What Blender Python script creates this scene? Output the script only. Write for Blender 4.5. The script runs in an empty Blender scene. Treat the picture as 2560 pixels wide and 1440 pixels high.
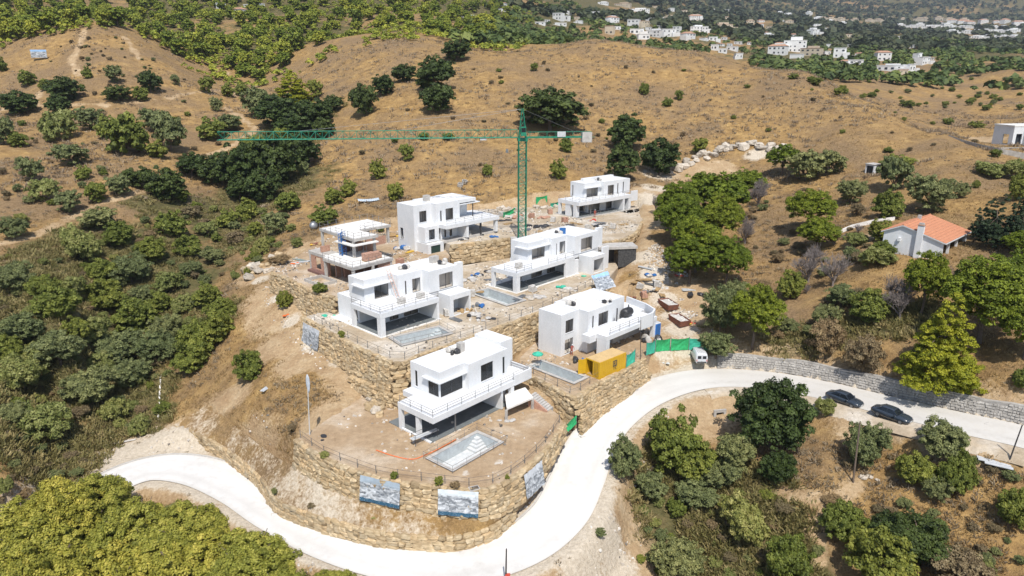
import bpy, bmesh, math, random
import numpy as np
from mathutils import Vector, Matrix

# ------------------------------------------------------------------ camera, sky, sun, exposure
scene = bpy.context.scene
COL = scene.collection
CAM_H = 42.0
PITCH = math.radians(17.0)
FPX = 1750.0                                     # focal length in pixels of the 2560 wide frame
cam_data = bpy.data.cameras.new('camera')
cam_data.sensor_width = 36.0
cam_data.lens = FPX / 2560.0 * 36.0
cam_data.clip_start = 0.5
cam_data.clip_end = 20000.0
cam = bpy.data.objects.new('camera', cam_data)
COL.objects.link(cam)
cam.location = (0, 0, CAM_H)
cam.rotation_euler = (math.pi / 2 - PITCH, 0, 0)
scene.camera = cam

SUN_EL = 57.0
SUN_TRAVEL = (-0.12, 0.99)                       # horizontal direction in which the light travels
world = bpy.data.worlds.new('World')
scene.world = world
world.use_nodes = True
wn = world.node_tree
bg = wn.nodes['Background']
sky = wn.nodes.new('ShaderNodeTexSky')
sky.sky_type = 'NISHITA'
sky.sun_disc = False
sky.sun_elevation = math.radians(SUN_EL)
_d = Vector((SUN_TRAVEL[0], SUN_TRAVEL[1], 0)).normalized() * math.cos(math.radians(SUN_EL))
_d.z = -math.sin(math.radians(SUN_EL))
sky.sun_rotation = math.atan2(-_d.x, -_d.y)
sky.altitude = 100
wn.links.new(sky.outputs[0], bg.inputs[0])
bg.inputs[1].default_value = 0.13
sun_data = bpy.data.lights.new('sun', 'SUN')
sun_data.energy = 4.6
sun_data.angle = math.radians(0.53)
sun_data.color = (1.0, 0.95, 0.87)
sun = bpy.data.objects.new('sun', sun_data)
COL.objects.link(sun)
sun.rotation_euler = _d.to_track_quat('-Z', 'Y').to_euler()
sun.location = (0, 0, 300)
scene.view_settings.view_transform = 'Standard'
scene.view_settings.look = 'None'
scene.view_settings.exposure = 0.12
scene.view_settings.gamma = 1.0
scene.view_settings.use_curve_mapping = False
scene.cycles.max_bounces = 5
scene.cycles.diffuse_bounces = 3
scene.cycles.volume_bounces = 0
scene.cycles.adaptive_threshold = 0.02
scene.cycles.transparent_max_bounces = 6

RNG = np.random.default_rng(7)
random.seed(7)
# ------------------------------------------------------------------ pixel -> ray -> world
SP, CP = math.sin(PITCH), math.cos(PITCH)
def ray(px, py):                                 # direction with unit forward (y) component
    u = (px - 1280) / FPX; v = (py - 720) / FPX
    y = CP - v * SP
    return u / y, (-SP - v * CP) / y
def U(px, py, z):                                # point of the plane z seen at that pixel
    a, s = ray(px, py)
    y = (z - CAM_H) / s
    return Vector((a * y, y, z))
def UD(px, py, d):
    a, s = ray(px, py)
    return Vector((a * d, d, CAM_H + s * d))
def scale_at(P):                                 # pixels (2560 frame) per metre at a point
    return FPX / (P[1] * CP - (P[2] - CAM_H) * SP)

# ------------------------------------------------------------------ materials
def new_mat(name):
    m = bpy.data.materials.new(name); m.use_nodes = True
    return m, m.node_tree.nodes, m.node_tree.links, m.node_tree.nodes['Principled BSDF']
def _noise(N, L, vec, scale, detail=4, rough=0.6):
    n = N.new('ShaderNodeTexNoise'); n.inputs['Scale'].default_value = scale
    n.inputs['Detail'].default_value = detail; n.inputs['Roughness'].default_value = rough
    L.new(vec, n.inputs['Vector']); return n.outputs['Fac']
def _ramp(N, L, fac, stops):
    r = N.new('ShaderNodeValToRGB'); e = r.color_ramp.elements
    while len(e) < len(stops): e.new(0.5)
    for el, (p, c) in zip(e, stops):
        el.position = p; el.color = (*c, 1) if len(c) == 3 else c
    L.new(fac, r.inputs[0]); return r.outputs[0]
def _mix(N, L, fac, a, b, mode='MIX'):
    m = N.new('ShaderNodeMix'); m.data_type = 'RGBA'; m.blend_type = mode; m.clamp_factor = True
    for sock, v in ((m.inputs['Factor'], fac), (m.inputs['A'], a), (m.inputs['B'], b)):
        if hasattr(v, 'links'): L.new(v, sock)
        elif isinstance(v, (int, float)): sock.default_value = v
        else: sock.default_value = (*v, 1)
    return m.outputs['Result']
def _math(N, L, op, a, b=None, clamp=False):
    m = N.new('ShaderNodeMath'); m.operation = op; m.use_clamp = clamp
    for i, v in enumerate((a, b)):
        if v is None: continue
        if hasattr(v, 'links'): L.new(v, m.inputs[i])
        else: m.inputs[i].default_value = v
    return m.outputs[0]
def _bump(N, L, fac, bsdf, strength=0.4, dist=0.1):
    b = N.new('ShaderNodeBump'); b.inputs['Strength'].default_value = strength; b.inputs['Distance'].default_value = dist
    L.new(fac, b.inputs['Height']); L.new(b.outputs[0], bsdf.inputs['Normal'])
def _pos(N): return N.new('ShaderNodeNewGeometry').outputs['Position']
def _obj(N): return N.new('ShaderNodeTexCoord').outputs['Object']

def simple(name, c1, c2=None, scale=3.0, rough=0.85, bump=0.0, metal=0.0, obj=False, spread=(0.35, 0.65), randv=0.0, detail=5):
    m, N, L, B = new_mat(name)
    B.inputs['Roughness'].default_value = rough; B.inputs['Metallic'].default_value = metal
    vec = _obj(N) if obj else _pos(N)
    f = _noise(N, L, vec, scale, detail)
    c = _ramp(N, L, f, [(spread[0], c1), (spread[1], c2 or c1)])
    if randv:
        oi = N.new('ShaderNodeObjectInfo')
        k = _ramp(N, L, oi.outputs['Random'], [(0, (1 - randv,) * 3), (1, (1 + randv * 0.6,) * 3)])
        c = _mix(N, L, 1.0, c, k, 'MULTIPLY')
    L.new(c, B.inputs['Base Color'])
    if bump: _bump(N, L, f, B, bump, 0.05)
    return m

M = {}
m, N, L, B = new_mat('white_plaster'); M['white'] = m
P = _pos(N); mp = N.new('ShaderNodeMapping'); mp.inputs['Scale'].default_value = (1.6, 1.6, 0.35); L.new(P, mp.inputs[0])
f1 = _noise(N, L, P, 0.45, 4); f2 = _noise(N, L, mp.outputs[0], 1.0, 6, 0.7); f3 = _noise(N, L, P, 3.2, 5, 0.7)
c = _ramp(N, L, f1, [(0.35, (0.645, 0.665, 0.69)), (0.65, (0.71, 0.72, 0.735))])
c = _mix(N, L, 1.0, c, _ramp(N, L, f2, [(0.28, (0.955, 0.95, 0.94)), (0.50, (1.0, 1.0, 1.0))]), 'MULTIPLY')
c = _mix(N, L, 1.0, c, _ramp(N, L, f3, [(0.30, (0.95, 0.945, 0.94)), (0.6, (1.02, 1.02, 1.02))]), 'MULTIPLY')
L.new(c, B.inputs['Base Color']); B.inputs['Roughness'].default_value = 0.85; _bump(N, L, f3, B, 0.08, 0.03)
M['roomfloor'] = simple('room_screed', (0.52, 0.48, 0.43), (0.42, 0.39, 0.35), 0.9, 0.9)
M['roofwhite'] = simple('white_roof_screed', (0.76, 0.745, 0.72), (0.60, 0.575, 0.53), 1.2, 0.85, 0.05, spread=(0.45, 0.75))
M['concrete'] = simple('raw_concrete', (0.50, 0.48, 0.45), (0.36, 0.34, 0.32), 1.3, 0.9, 0.1)
M['pool'] = simple('pool_render', (0.50, 0.54, 0.55), (0.40, 0.43, 0.44), 1.8, 0.85, 0.05)
M['poolwhite'] = simple('pool_white_render', (0.60, 0.61, 0.61), (0.48, 0.50, 0.51), 1.6, 0.85)
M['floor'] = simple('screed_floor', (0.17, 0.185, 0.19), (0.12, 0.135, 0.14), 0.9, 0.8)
M['inner'] = simple('interior_plaster', (0.66, 0.60, 0.54), (0.56, 0.51, 0.46), 0.9, 0.9)
M['kerb'] = simple('kerb_concrete', (0.52, 0.50, 0.47), (0.42, 0.40, 0.37), 2, 0.9)
M['metal'] = simple('galvanised_steel', (0.30, 0.31, 0.33), (0.22, 0.23, 0.24), 4, 0.45, metal=0.6)
M['darkmetal'] = simple('dark_grey_metal', (0.06, 0.06, 0.065), (0.09, 0.09, 0.095), 4, 0.4, metal=0.4)
M['rope'] = simple('grey_rope', (0.15, 0.125, 0.105), None, 4, 0.9)
M['black'] = simple('black_plastic', (0.018, 0.018, 0.02), (0.05, 0.05, 0.055), 6, 0.45, 0.2)
M['crane'] = simple('crane_green_paint', (0.012, 0.17, 0.10), (0.02, 0.23, 0.14), 2, 0.4)
M['netgreen'] = simple('green_shade_net', (0.02, 0.30, 0.10), (0.03, 0.40, 0.15), 2.5, 0.8, 0.2)
M['netteal'] = simple('teal_shade_net', (0.03, 0.36, 0.24), (0.06, 0.46, 0.32), 2.5, 0.8, 0.2)
M['brick'] = simple('terracotta_block', (0.36, 0.20, 0.14), (0.50, 0.30, 0.22), 4.0, 0.9, 0.2)
M['brickdark'] = simple('dark_brick', (0.13, 0.07, 0.06), (0.22, 0.12, 0.10), 4.0, 0.9, 0.2)
M['yellow'] = simple('yellow_container_paint', (0.60, 0.36, 0.012), (0.48, 0.28, 0.015), 0.8, 0.5, spread=(0.4, 0.8))
M['sandroof'] = simple('sand_dusted_roof', (0.60, 0.42, 0.20), (0.52, 0.36, 0.17), 1.5, 0.9)
M['red'] = simple('red_plastic', (0.55, 0.06, 0.03), (0.45, 0.08, 0.05), 3, 0.6)
M['orange'] = simple('orange_plastic', (0.75, 0.16, 0.03), (0.60, 0.14, 0.04), 3, 0.6)
M['blue'] = simple('blue_plastic', (0.02, 0.16, 0.55), (0.03, 0.20, 0.62), 3, 0.5)
M['bluesteel'] = simple('blue_steel', (0.02, 0.10, 0.30), (0.03, 0.14, 0.38), 3, 0.5)
M['timber'] = simple('rough_timber', (0.42, 0.28, 0.13), (0.30, 0.20, 0.10), 3, 0.9, 0.1)
M['yellowply'] = simple('yellow_formwork', (0.65, 0.42, 0.04), (0.55, 0.33, 0.05), 2, 0.7)
M['rust'] = simple('rusty_red_steel', (0.24, 0.085, 0.05), (0.15, 0.07, 0.05), 2.5, 0.7, 0.1)
M['rubble'] = simple('rubble_dust', (0.60, 0.58, 0.55), (0.38, 0.36, 0.33), 3.0, 0.95, 0.5)
M['palesheet'] = simple('pale_sheet_metal', (0.66, 0.68, 0.70), (0.55, 0.58, 0.60), 2, 0.4, metal=0.2)
M['palestone'] = simple('pale_limestone', (0.56, 0.50, 0.42), (0.38, 0.33, 0.27), 2.5, 0.95, 0.4, randv=0.25)
M['tile'] = simple('terracotta_tile', (0.52, 0.235, 0.13), (0.40, 0.17, 0.095), 2.2, 0.85, 0.1, spread=(0.3, 0.75))
M['tilefar'] = simple('terracotta_tile_far', (0.36, 0.20, 0.13), (0.46, 0.27, 0.18), 0.6, 0.9)
M['carpaint'] = simple('dark_blue_grey_car_paint', (0.030, 0.040, 0.055), (0.036, 0.048, 0.064), 1, 0.22)
M['carpaint'].node_tree.nodes['Principled BSDF'].inputs['Coat Weight'].default_value = 0.6
M['vanpaint'] = simple('white_van_paint', (0.62, 0.64, 0.66), (0.56, 0.58, 0.60), 2, 0.3)
M['rubber'] = simple('tyre_rubber', (0.015, 0.015, 0.016), None, 3, 0.85)
M['wood_pole'] = simple('weathered_pole', (0.20, 0.15, 0.11), (0.13, 0.10, 0.08), 5, 0.9)
M['bark'] = simple('bark', (0.10, 0.075, 0.055), (0.17, 0.13, 0.10), 6, 0.95, 0.3)
M['deadwood'] = simple('dead_grey_wood', (0.25, 0.215, 0.20), (0.17, 0.145, 0.135), 5, 0.95)
M['skin'] = simple('skin', (0.42, 0.24, 0.16), None, 3, 0.6)
M['workcloth'] = simple('faded_red_work_clothes', (0.40, 0.10, 0.07), (0.30, 0.09, 0.07), 8, 0.9)
M['farwhite'] = simple('white_town_wall', (0.74, 0.74, 0.73), (0.66, 0.66, 0.65), 0.3, 0.9, randv=0.12)
M['farcream'] = simple('cream_town_wall', (0.58, 0.50, 0.38), (0.50, 0.43, 0.33), 0.3, 0.9, randv=0.12)
M['fardark'] = simple('dark_opening', (0.035, 0.04, 0.05), None, 1, 0.3)
m, N, L, B = new_mat('window_glass'); M['glass'] = m
B.inputs['Base Color'].default_value = (0.02, 0.025, 0.03, 1); B.inputs['Roughness'].default_value = 0.08
B.inputs['Alpha'].default_value = 0.62
m, N, L, B = new_mat('dark_window_glass'); M['darkglass'] = m
B.inputs['Base Color'].default_value = (0.012, 0.016, 0.022, 1); B.inputs['Roughness'].default_value = 0.06
m, N, L, B = new_mat('lamp_glass'); M['lens'] = m
B.inputs['Base Color'].default_value = (0.6, 0.62, 0.65, 1); B.inputs['Roughness'].default_value = 0.15

# golden wall stone: each stone its own tone
m, N, L, B = new_mat('golden_limestone'); M['stone'] = m
oi = N.new('ShaderNodeObjectInfo')
vec = N.new('ShaderNodeVectorMath'); vec.operation = 'ADD'
L.new(_obj(N), vec.inputs[0]); L.new(oi.outputs['Random'], vec.inputs[1])
f = _noise(N, L, vec.outputs[0], 1.6, 6, 0.65)
c = _ramp(N, L, f, [(0.28, (0.27, 0.20, 0.115)), (0.5, (0.44, 0.345, 0.22)), (0.72, (0.61, 0.51, 0.36))])
k = _ramp(N, L, oi.outputs['Random'], [(0.0, (0.62, 0.58, 0.52)), (0.25, (1.0, 0.95, 0.86)), (0.5, (0.84, 0.85, 0.86)), (0.75, (1.12, 1.04, 0.93)), (1.0, (1.16, 1.19, 1.22))])
c = _mix(N, L, 1.0, c, k, 'MULTIPLY'); L.new(c, B.inputs['Base Color']); B.inputs['Roughness'].default_value = 0.95
_bump(N, L, f, B, 0.7, 0.12)
M['earthback'] = simple('wall_joint_earth', (0.20, 0.135, 0.07), (0.12, 0.08, 0.045), 2, 0.95)

# pale rough concrete road
m, N, L, B = new_mat('pale_concrete_road'); M['road'] = m
P = _pos(N)
f1 = _noise(N, L, P, 0.10, 5, 0.6); f2 = _noise(N, L, P, 1.1, 6, 0.65); f3 = _noise(N, L, P, 9, 4)
c = _ramp(N, L, f1, [(0.3, (0.60, 0.585, 0.56)), (0.62, (0.72, 0.71, 0.69))])
c2 = _ramp(N, L, f2, [(0.3, (0.86, 0.85, 0.84)), (0.6, (1.02, 1.02, 1.02))])
c = _mix(N, L, 1.0, c, c2, 'MULTIPLY')
at = N.new('ShaderNodeVertexColor'); at.layer_name = 'mask'
sp = N.new('ShaderNodeSeparateColor'); L.new(at.outputs[0], sp.inputs[0])
dirt = _math(N, L, 'MULTIPLY', sp.outputs[0], _ramp(N, L, f2, [(0.3, (0.35,) * 3), (0.7, (1.0,) * 3)]), True)
c = _mix(N, L, dirt, c, (0.52, 0.49, 0.44))
tyre = _math(N, L, 'MULTIPLY', sp.outputs[1], _ramp(N, L, f2, [(0.3, (0.05,) * 3), (0.7, (0.55,) * 3)]), True)
c = _mix(N, L, tyre, c, (0.46, 0.44, 0.41))
st = _ramp(N, L, _noise(N, L, P, 0.35, 3), [(0.66, (0,) * 3), (0.76, (0.22,) * 3)])
c = _mix(N, L, st, c, (0.50, 0.49, 0.47))
L.new(c, B.inputs['Base Color']); B.inputs['Roughness'].default_value = 0.9
_bump(N, L, f3, B, 0.15, 0.02)

# trodden site earth
m, N, L, B = new_mat('site_earth'); M['earth'] = m
P = _pos(N)
f1 = _noise(N, L, P, 0.16, 5, 0.6); f2 = _noise(N, L, P, 1.3, 6, 0.7); f3 = _noise(N, L, P, 7, 5, 0.7)
c = _ramp(N, L, f1, [(0.30, (0.33, 0.225, 0.13)), (0.52, (0.41, 0.30, 0.19)), (0.70, (0.54, 0.45, 0.35))])
c = _mix(N, L, 1.0, c, _ramp(N, L, f2, [(0.25, (0.72, 0.70, 0.67)), (0.65, (1.12, 1.12, 1.12))]), 'MULTIPLY')
c = _mix(N, L, 1.0, c, _ramp(N, L, f3, [(0.3, (0.82,) * 3), (0.7, (1.10,) * 3)]), 'MULTIPLY')
w = _ramp(N, L, _noise(N, L, P, 0.45, 4), [(0.64, (0,) * 3), (0.72, (0.75,) * 3)])
c = _mix(N, L, w, c, (0.60, 0.56, 0.50))
L.new(c, B.inputs['Base Color']); B.inputs['Roughness'].default_value = 0.98
_bump(N, L, f2, B, 0.5, 0.15)

m2 = M['earth'].copy(); m2.name = 'dusty_site_earth'; M['earthpale'] = m2
for nd in m2.node_tree.nodes:
    if nd.type == 'VALTORGB' and len(nd.color_ramp.elements) == 3:
        for el, c_ in zip(nd.color_ramp.elements, ((0.37, 0.285, 0.19), (0.47, 0.39, 0.29), (0.62, 0.57, 0.50))): el.color = (*c_, 1)
# natural ground: dry grass hill, soil, green undergrowth, pale scree (masks follow the place)
m, N, L, B = new_mat('dry_hillside'); M['ground'] = m
P = _pos(N)
at = N.new('ShaderNodeVertexColor'); at.layer_name = 'mask'
sp = N.new('ShaderNodeSeparateColor'); L.new(at.outputs[0], sp.inputs[0])
n1 = _noise(N, L, P, 0.05, 6, 0.62); n2 = _noise(N, L, P, 0.38, 7, 0.68); n3 = _noise(N, L, P, 2.4, 6, 0.7); n4 = _noise(N, L, P, 0.16, 5)
dry = _ramp(N, L, n2, [(0.30, (0.20, 0.128, 0.060)), (0.44, (0.305, 0.198, 0.088)), (0.58, (0.40, 0.265, 0.115)), (0.74, (0.55, 0.385, 0.17))])
dry = _mix(N, L, _ramp(N, L, n1, [(0.40, (0,) * 3), (0.60, (0.8,) * 3)]), dry, _ramp(N, L, n3, [(0.3, (0.155, 0.11, 0.068)), (0.7, (0.30, 0.215, 0.135))]))
dry = _mix(N, L, 1.0, dry, _ramp(N, L, n3, [(0.26, (0.78, 0.76, 0.74)), (0.66, (1.12, 1.11, 1.09))]), 'MULTIPLY')
n5 = _noise(N, L, P, 7.0, 5, 0.75)
dry = _mix(N, L, 1.0, dry, _ramp(N, L, n5, [(0.30, (0.76, 0.74, 0.72)), (0.64, (1.14, 1.13, 1.10))]), 'MULTIPLY')
spot = _ramp(N, L, _noise(N, L, P, 0.85, 4, 0.7), [(0.54, (0,) * 3), (0.64, (0.36,) * 3)])
dry = _mix(N, L, spot, dry, _ramp(N, L, n3, [(0.3, (0.11, 0.082, 0.044)), (0.7, (0.22, 0.165, 0.09))]))
soil = _ramp(N, L, n2, [(0.28, (0.36, 0.24, 0.135)), (0.55, (0.47, 0.345, 0.21)), (0.78, (0.58, 0.475, 0.34))])
soil = _mix(N, L, 1.0, soil, _ramp(N, L, n3, [(0.28, (0.75, 0.73, 0.70)), (0.65, (1.1, 1.1, 1.1))]), 'MULTIPLY')
green = _ramp(N, L, n2, [(0.30, (0.062, 0.064, 0.028)), (0.5, (0.125, 0.110, 0.048)), (0.72, (0.22, 0.165, 0.085))])
green = _mix(N, L, 1.0, green, _ramp(N, L, n3, [(0.3, (0.6,) * 3), (0.65, (1.2,) * 3)]), 'MULTIPLY')
pale = _ramp(N, L, n3, [(0.3, (0.44, 0.37, 0.28)), (0.65, (0.65, 0.57, 0.46))])
wob = _math(N, L, 'MULTIPLY', _math(N, L, 'SUBTRACT', n4, 0.5), 1.3)
wob2 = _math(N, L, 'MULTIPLY', _math(N, L, 'SUBTRACT', n3, 0.5), 0.7)
def _edge(sock):
    v = _math(N, L, 'ADD', _math(N, L, 'ADD', sock, wob), wob2)
    return _ramp(N, L, v, [(0.36, (0,) * 3), (0.62, (1,) * 3)])
c = _mix(N, L, _edge(sp.outputs[1]), dry, green)
c = _mix(N, L, _edge(sp.outputs[0]), c, soil)
c = _mix(N, L, _edge(sp.outputs[2]), c, pale)
L.new(c, B.inputs['Base Color']); B.inputs['Roughness'].default_value = 1.0
B.inputs['Specular IOR Level'].default_value = 0.1
_bump(N, L, n3, B, 0.9, 0.35)

def leaf_mat(name, dark, mid, light, trans=0.22, rv=0.22):
    m, N, L, B = new_mat(name)
    at = N.new('ShaderNodeVertexColor'); at.layer_name = 'tint'
    sp = N.new('ShaderNodeSeparateColor'); L.new(at.outputs[0], sp.inputs[0])
    c = _ramp(N, L, sp.outputs[0], [(0.0, dark), (0.5, mid), (1.0, light)])
    oi = N.new('ShaderNodeObjectInfo')
    k = _ramp(N, L, oi.outputs['Random'], [(0, (1 - rv, 1 - rv * 0.8, 1 - rv)), (0.5, (1, 1, 1)), (1, (1 + rv, 1 + rv * 0.55, 1 + rv * 0.2))])
    c = _mix(N, L, 1.0, c, k, 'MULTIPLY')
    L.new(c, B.inputs['Base Color']); B.inputs['Roughness'].default_value = 0.6
    B.inputs['Specular IOR Level'].default_value = 0.25
    t = N.new('ShaderNodeBsdfTranslucent'); L.new(c, t.inputs['Color'])
    mx = N.new('ShaderNodeMixShader'); mx.inputs[0].default_value = trans
    L.new(B.outputs[0], mx.inputs[1]); L.new(t.outputs[0], mx.inputs[2])
    L.new(mx.outputs[0], N['Material Output'].inputs['Surface'])
    return m
M['l_oak'] = leaf_mat('holm_oak_leaves', (0.028, 0.044, 0.013), (0.064, 0.094, 0.024), (0.11, 0.15, 0.04))
M['l_bush'] = leaf_mat('lentisk_leaves', (0.088, 0.11, 0.02), (0.172, 0.202, 0.038), (0.27, 0.29, 0.062))
M['l_olive'] = leaf_mat('wild_olive_leaves', (0.1, 0.12, 0.048), (0.19, 0.215, 0.084), (0.3, 0.32, 0.135))
M['l_spine'] = leaf_mat('stone_pine_needles', (0.07, 0.098, 0.01), (0.15, 0.196, 0.017), (0.24, 0.29, 0.032))
M['l_apine'] = leaf_mat('aleppo_pine_needles', (0.12, 0.15, 0.012), (0.25, 0.275, 0.02), (0.39, 0.395, 0.04))
M['l_hpine'] = leaf_mat('hill_pine_needles', (0.13, 0.17, 0.025), (0.24, 0.285, 0.038), (0.38, 0.4, 0.055), rv=0.35)
M['l_broad'] = leaf_mat('yellow_green_leaves', (0.14, 0.15, 0.024), (0.29, 0.295, 0.048), (0.47, 0.43, 0.09))
M['l_cyp'] = leaf_mat('dark_conifer_needles', (0.018, 0.033, 0.018), (0.039, 0.063, 0.03), (0.068, 0.102, 0.045))
M['l_reed'] = leaf_mat('pale_green_reeds', (0.14, 0.165, 0.045), (0.245, 0.265, 0.08), (0.36, 0.36, 0.14))
M['l_dry'] = leaf_mat('dry_brown_leaves', (0.138, 0.1, 0.056), (0.237, 0.181, 0.1), (0.338, 0.269, 0.15))
M['l_grass'] = leaf_mat('dry_straw', (0.22, 0.145, 0.065), (0.37, 0.25, 0.115), (0.5, 0.36, 0.18), trans=0.3)
M['l_scrub'] = leaf_mat('grey_brown_scrub_', (0.20, 0.155, 0.105), (0.31, 0.24, 0.165), (0.40, 0.32, 0.22))
M['l_scrub_old'] = leaf_mat('grey_brown_scrub', (0.127, 0.092, 0.057), (0.213, 0.155, 0.092), (0.299, 0.23, 0.132))
M['l_under'] = leaf_mat('mixed_undergrowth', (0.13, 0.13, 0.046), (0.235, 0.21, 0.085), (0.36, 0.295, 0.145))
M['bits'] = leaf_mat('loose_rubble', (0.10, 0.095, 0.09), (0.42, 0.37, 0.31), (0.72, 0.69, 0.64), trans=0.0, rv=0.0)
M['l_far'] = leaf_mat('far_wood_leaves', (0.04, 0.056, 0.028), (0.068, 0.086, 0.042), (0.115, 0.125, 0.06))
M['l_town'] = leaf_mat('town_garden_leaves', (0.06, 0.095, 0.028), (0.115, 0.155, 0.042), (0.21, 0.245, 0.06))

# ------------------------------------------------------------------ mesh helpers
class MB:
    def __init__(s): s.v = []; s.f = []
    def quad(s, a, b, c, d):
        n = len(s.v); s.v += [tuple(a), tuple(b), tuple(c), tuple(d)]; s.f.append((n, n + 1, n + 2, n + 3)); return s
    def tri(s, a, b, c):
        n = len(s.v); s.v += [tuple(a), tuple(b), tuple(c)]; s.f.append((n, n + 1, n + 2)); return s
    def box(s, x0, x1, y0, y1, z0, z1):
        n = len(s.v)
        s.v += [(x0, y0, z0), (x1, y0, z0), (x1, y1, z0), (x0, y1, z0), (x0, y0, z1), (x1, y0, z1), (x1, y1, z1), (x0, y1, z1)]
        s.f += [tuple(n + i for i in q) for q in ((0, 3, 2, 1), (4, 5, 6, 7), (0, 1, 5, 4), (1, 2, 6, 5), (2, 3, 7, 6), (3, 0, 4, 7))]
        return s
    def hexa(s, b, t):                             # four bottom points (ccw from above), four top points
        n = len(s.v); s.v += [tuple(p) for p in b] + [tuple(p) for p in t]
        s.f += [tuple(n + i for i in q) for q in ((0, 3, 2, 1), (4, 5, 6, 7), (0, 1, 5, 4), (1, 2, 6, 5), (2, 3, 7, 6), (3, 0, 4, 7))]
        return s
    def bar(s, a, b, r, n=4, r2=None):
        a, b = Vector(a), Vector(b); d = b - a
        if d.length < 1e-6: return s
        z = d.normalized(); x = z.orthogonal().normalized(); y = z.cross(x); r2 = r if r2 is None else r2
        k = len(s.v)
        for p, q in ((a, r), (b, r2)):
            for i in range(n):
                t = 2 * math.pi * (i + 0.5) / n
                s.v.append(tuple(p + x * (math.cos(t) * q) + y * (math.sin(t) * q)))
        for i in range(n):
            j = (i + 1) % n; s.f.append((k + i, k + j, k + n + j, k + n + i))
        s.f.append(tuple(k + i for i in range(n - 1, -1, -1))); s.f.append(tuple(k + n + i for i in range(n)))
        return s
    def path(s, pts, r, n=4):
        for a, b in zip(pts[:-1], pts[1:]): s.bar(a, b, r, n)
        return s
    def prism(s, poly, z0, z1):
        n = len(s.v); k = len(poly)
        s.v += [(p[0], p[1], z0 if not callable(z0) else z0(p)) for p in poly] + [(p[0], p[1], z1) for p in poly]
        s.f.append(tuple(n + i for i in range(k - 1, -1, -1))); s.f.append(tuple(n + k + i for i in range(k)))
        for i in range(k):
            j = (i + 1) % k; s.f.append((n + i, n + j, n + k + j, n + k + i))
        return s
    def loft(s, rings, cap=True):
        n = len(s.v); k = len(rings[0])
        for r in rings: s.v += [tuple(p) for p in r]
        for a in range(len(rings) - 1):
            for i in range(k):
                j = (i + 1) % k
                s.f.append((n + a * k + i, n + a * k + j, n + (a + 1) * k + j, n + (a + 1) * k + i))
        if cap:
            s.f.append(tuple(n + i for i in range(k - 1, -1, -1)))
            e = n + (len(rings) - 1) * k; s.f.append(tuple(e + i for i in range(k)))
        return s
    def mesh(s, name, m=None, smooth=False):
        me = bpy.data.meshes.new(name); me.from_pydata(s.v, [], s.f)
        if m: me.materials.append(M[m] if isinstance(m, str) else m)
        if smooth: me.polygons.foreach_set('use_smooth', [True] * len(me.polygons))
        me.update(); return me
    def build(s, name, m, parent=None, smooth=False, loc=None):
        return link(name, s.mesh(name, m, smooth), parent, loc)
def link(name, me, parent=None, loc=None):
    o = bpy.data.objects.new(name, me); COL.objects.link(o)
    if parent is not None: o.parent = parent
    if loc is not None: o.location = loc
    return o
def tag(o, label, cat, group=None):
    o['label'] = label; o['category'] = cat
    if group: o['group'] = group
    return o
def thing(name, label, cat, loc=(0, 0, 0), rz=0.0, group=None):
    o = bpy.data.objects.new(name, None); COL.objects.link(o)
    o.empty_display_size = 0.5
    o.location = loc; o.rotation_euler = (0, 0, rz)
    return tag(o, label, cat, group)
def struct(o): o['kind'] = 'structure'; return o
def stuff(o): o['kind'] = 'stuff'; return o
def clone(o, parent=None):
    c = o.copy(); COL.objects.link(c); c.parent = parent
    for ch in o.children: clone(ch, c)
    return c
ORD = ('first second third fourth fifth sixth seventh eighth ninth tenth eleventh twelfth thirteenth fourteenth fifteenth sixteenth '
       'seventeenth eighteenth nineteenth twentieth').split()
_t = 'twenty thirty forty fifty sixty seventy eighty ninety'.split()
for _i, _w in enumerate(_t):
    if _i: ORD.append(_w[:-1] + 'ieth')
    ORD += [_w + '-' + x for x in ORD[:9]]
def ordinal(i, n):
    if n == 1: return ''
    if i == 0: return ', leftmost of them'
    if i == n - 1: return ', rightmost of them'
    return ', %s from the left' % ORD[i]
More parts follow.
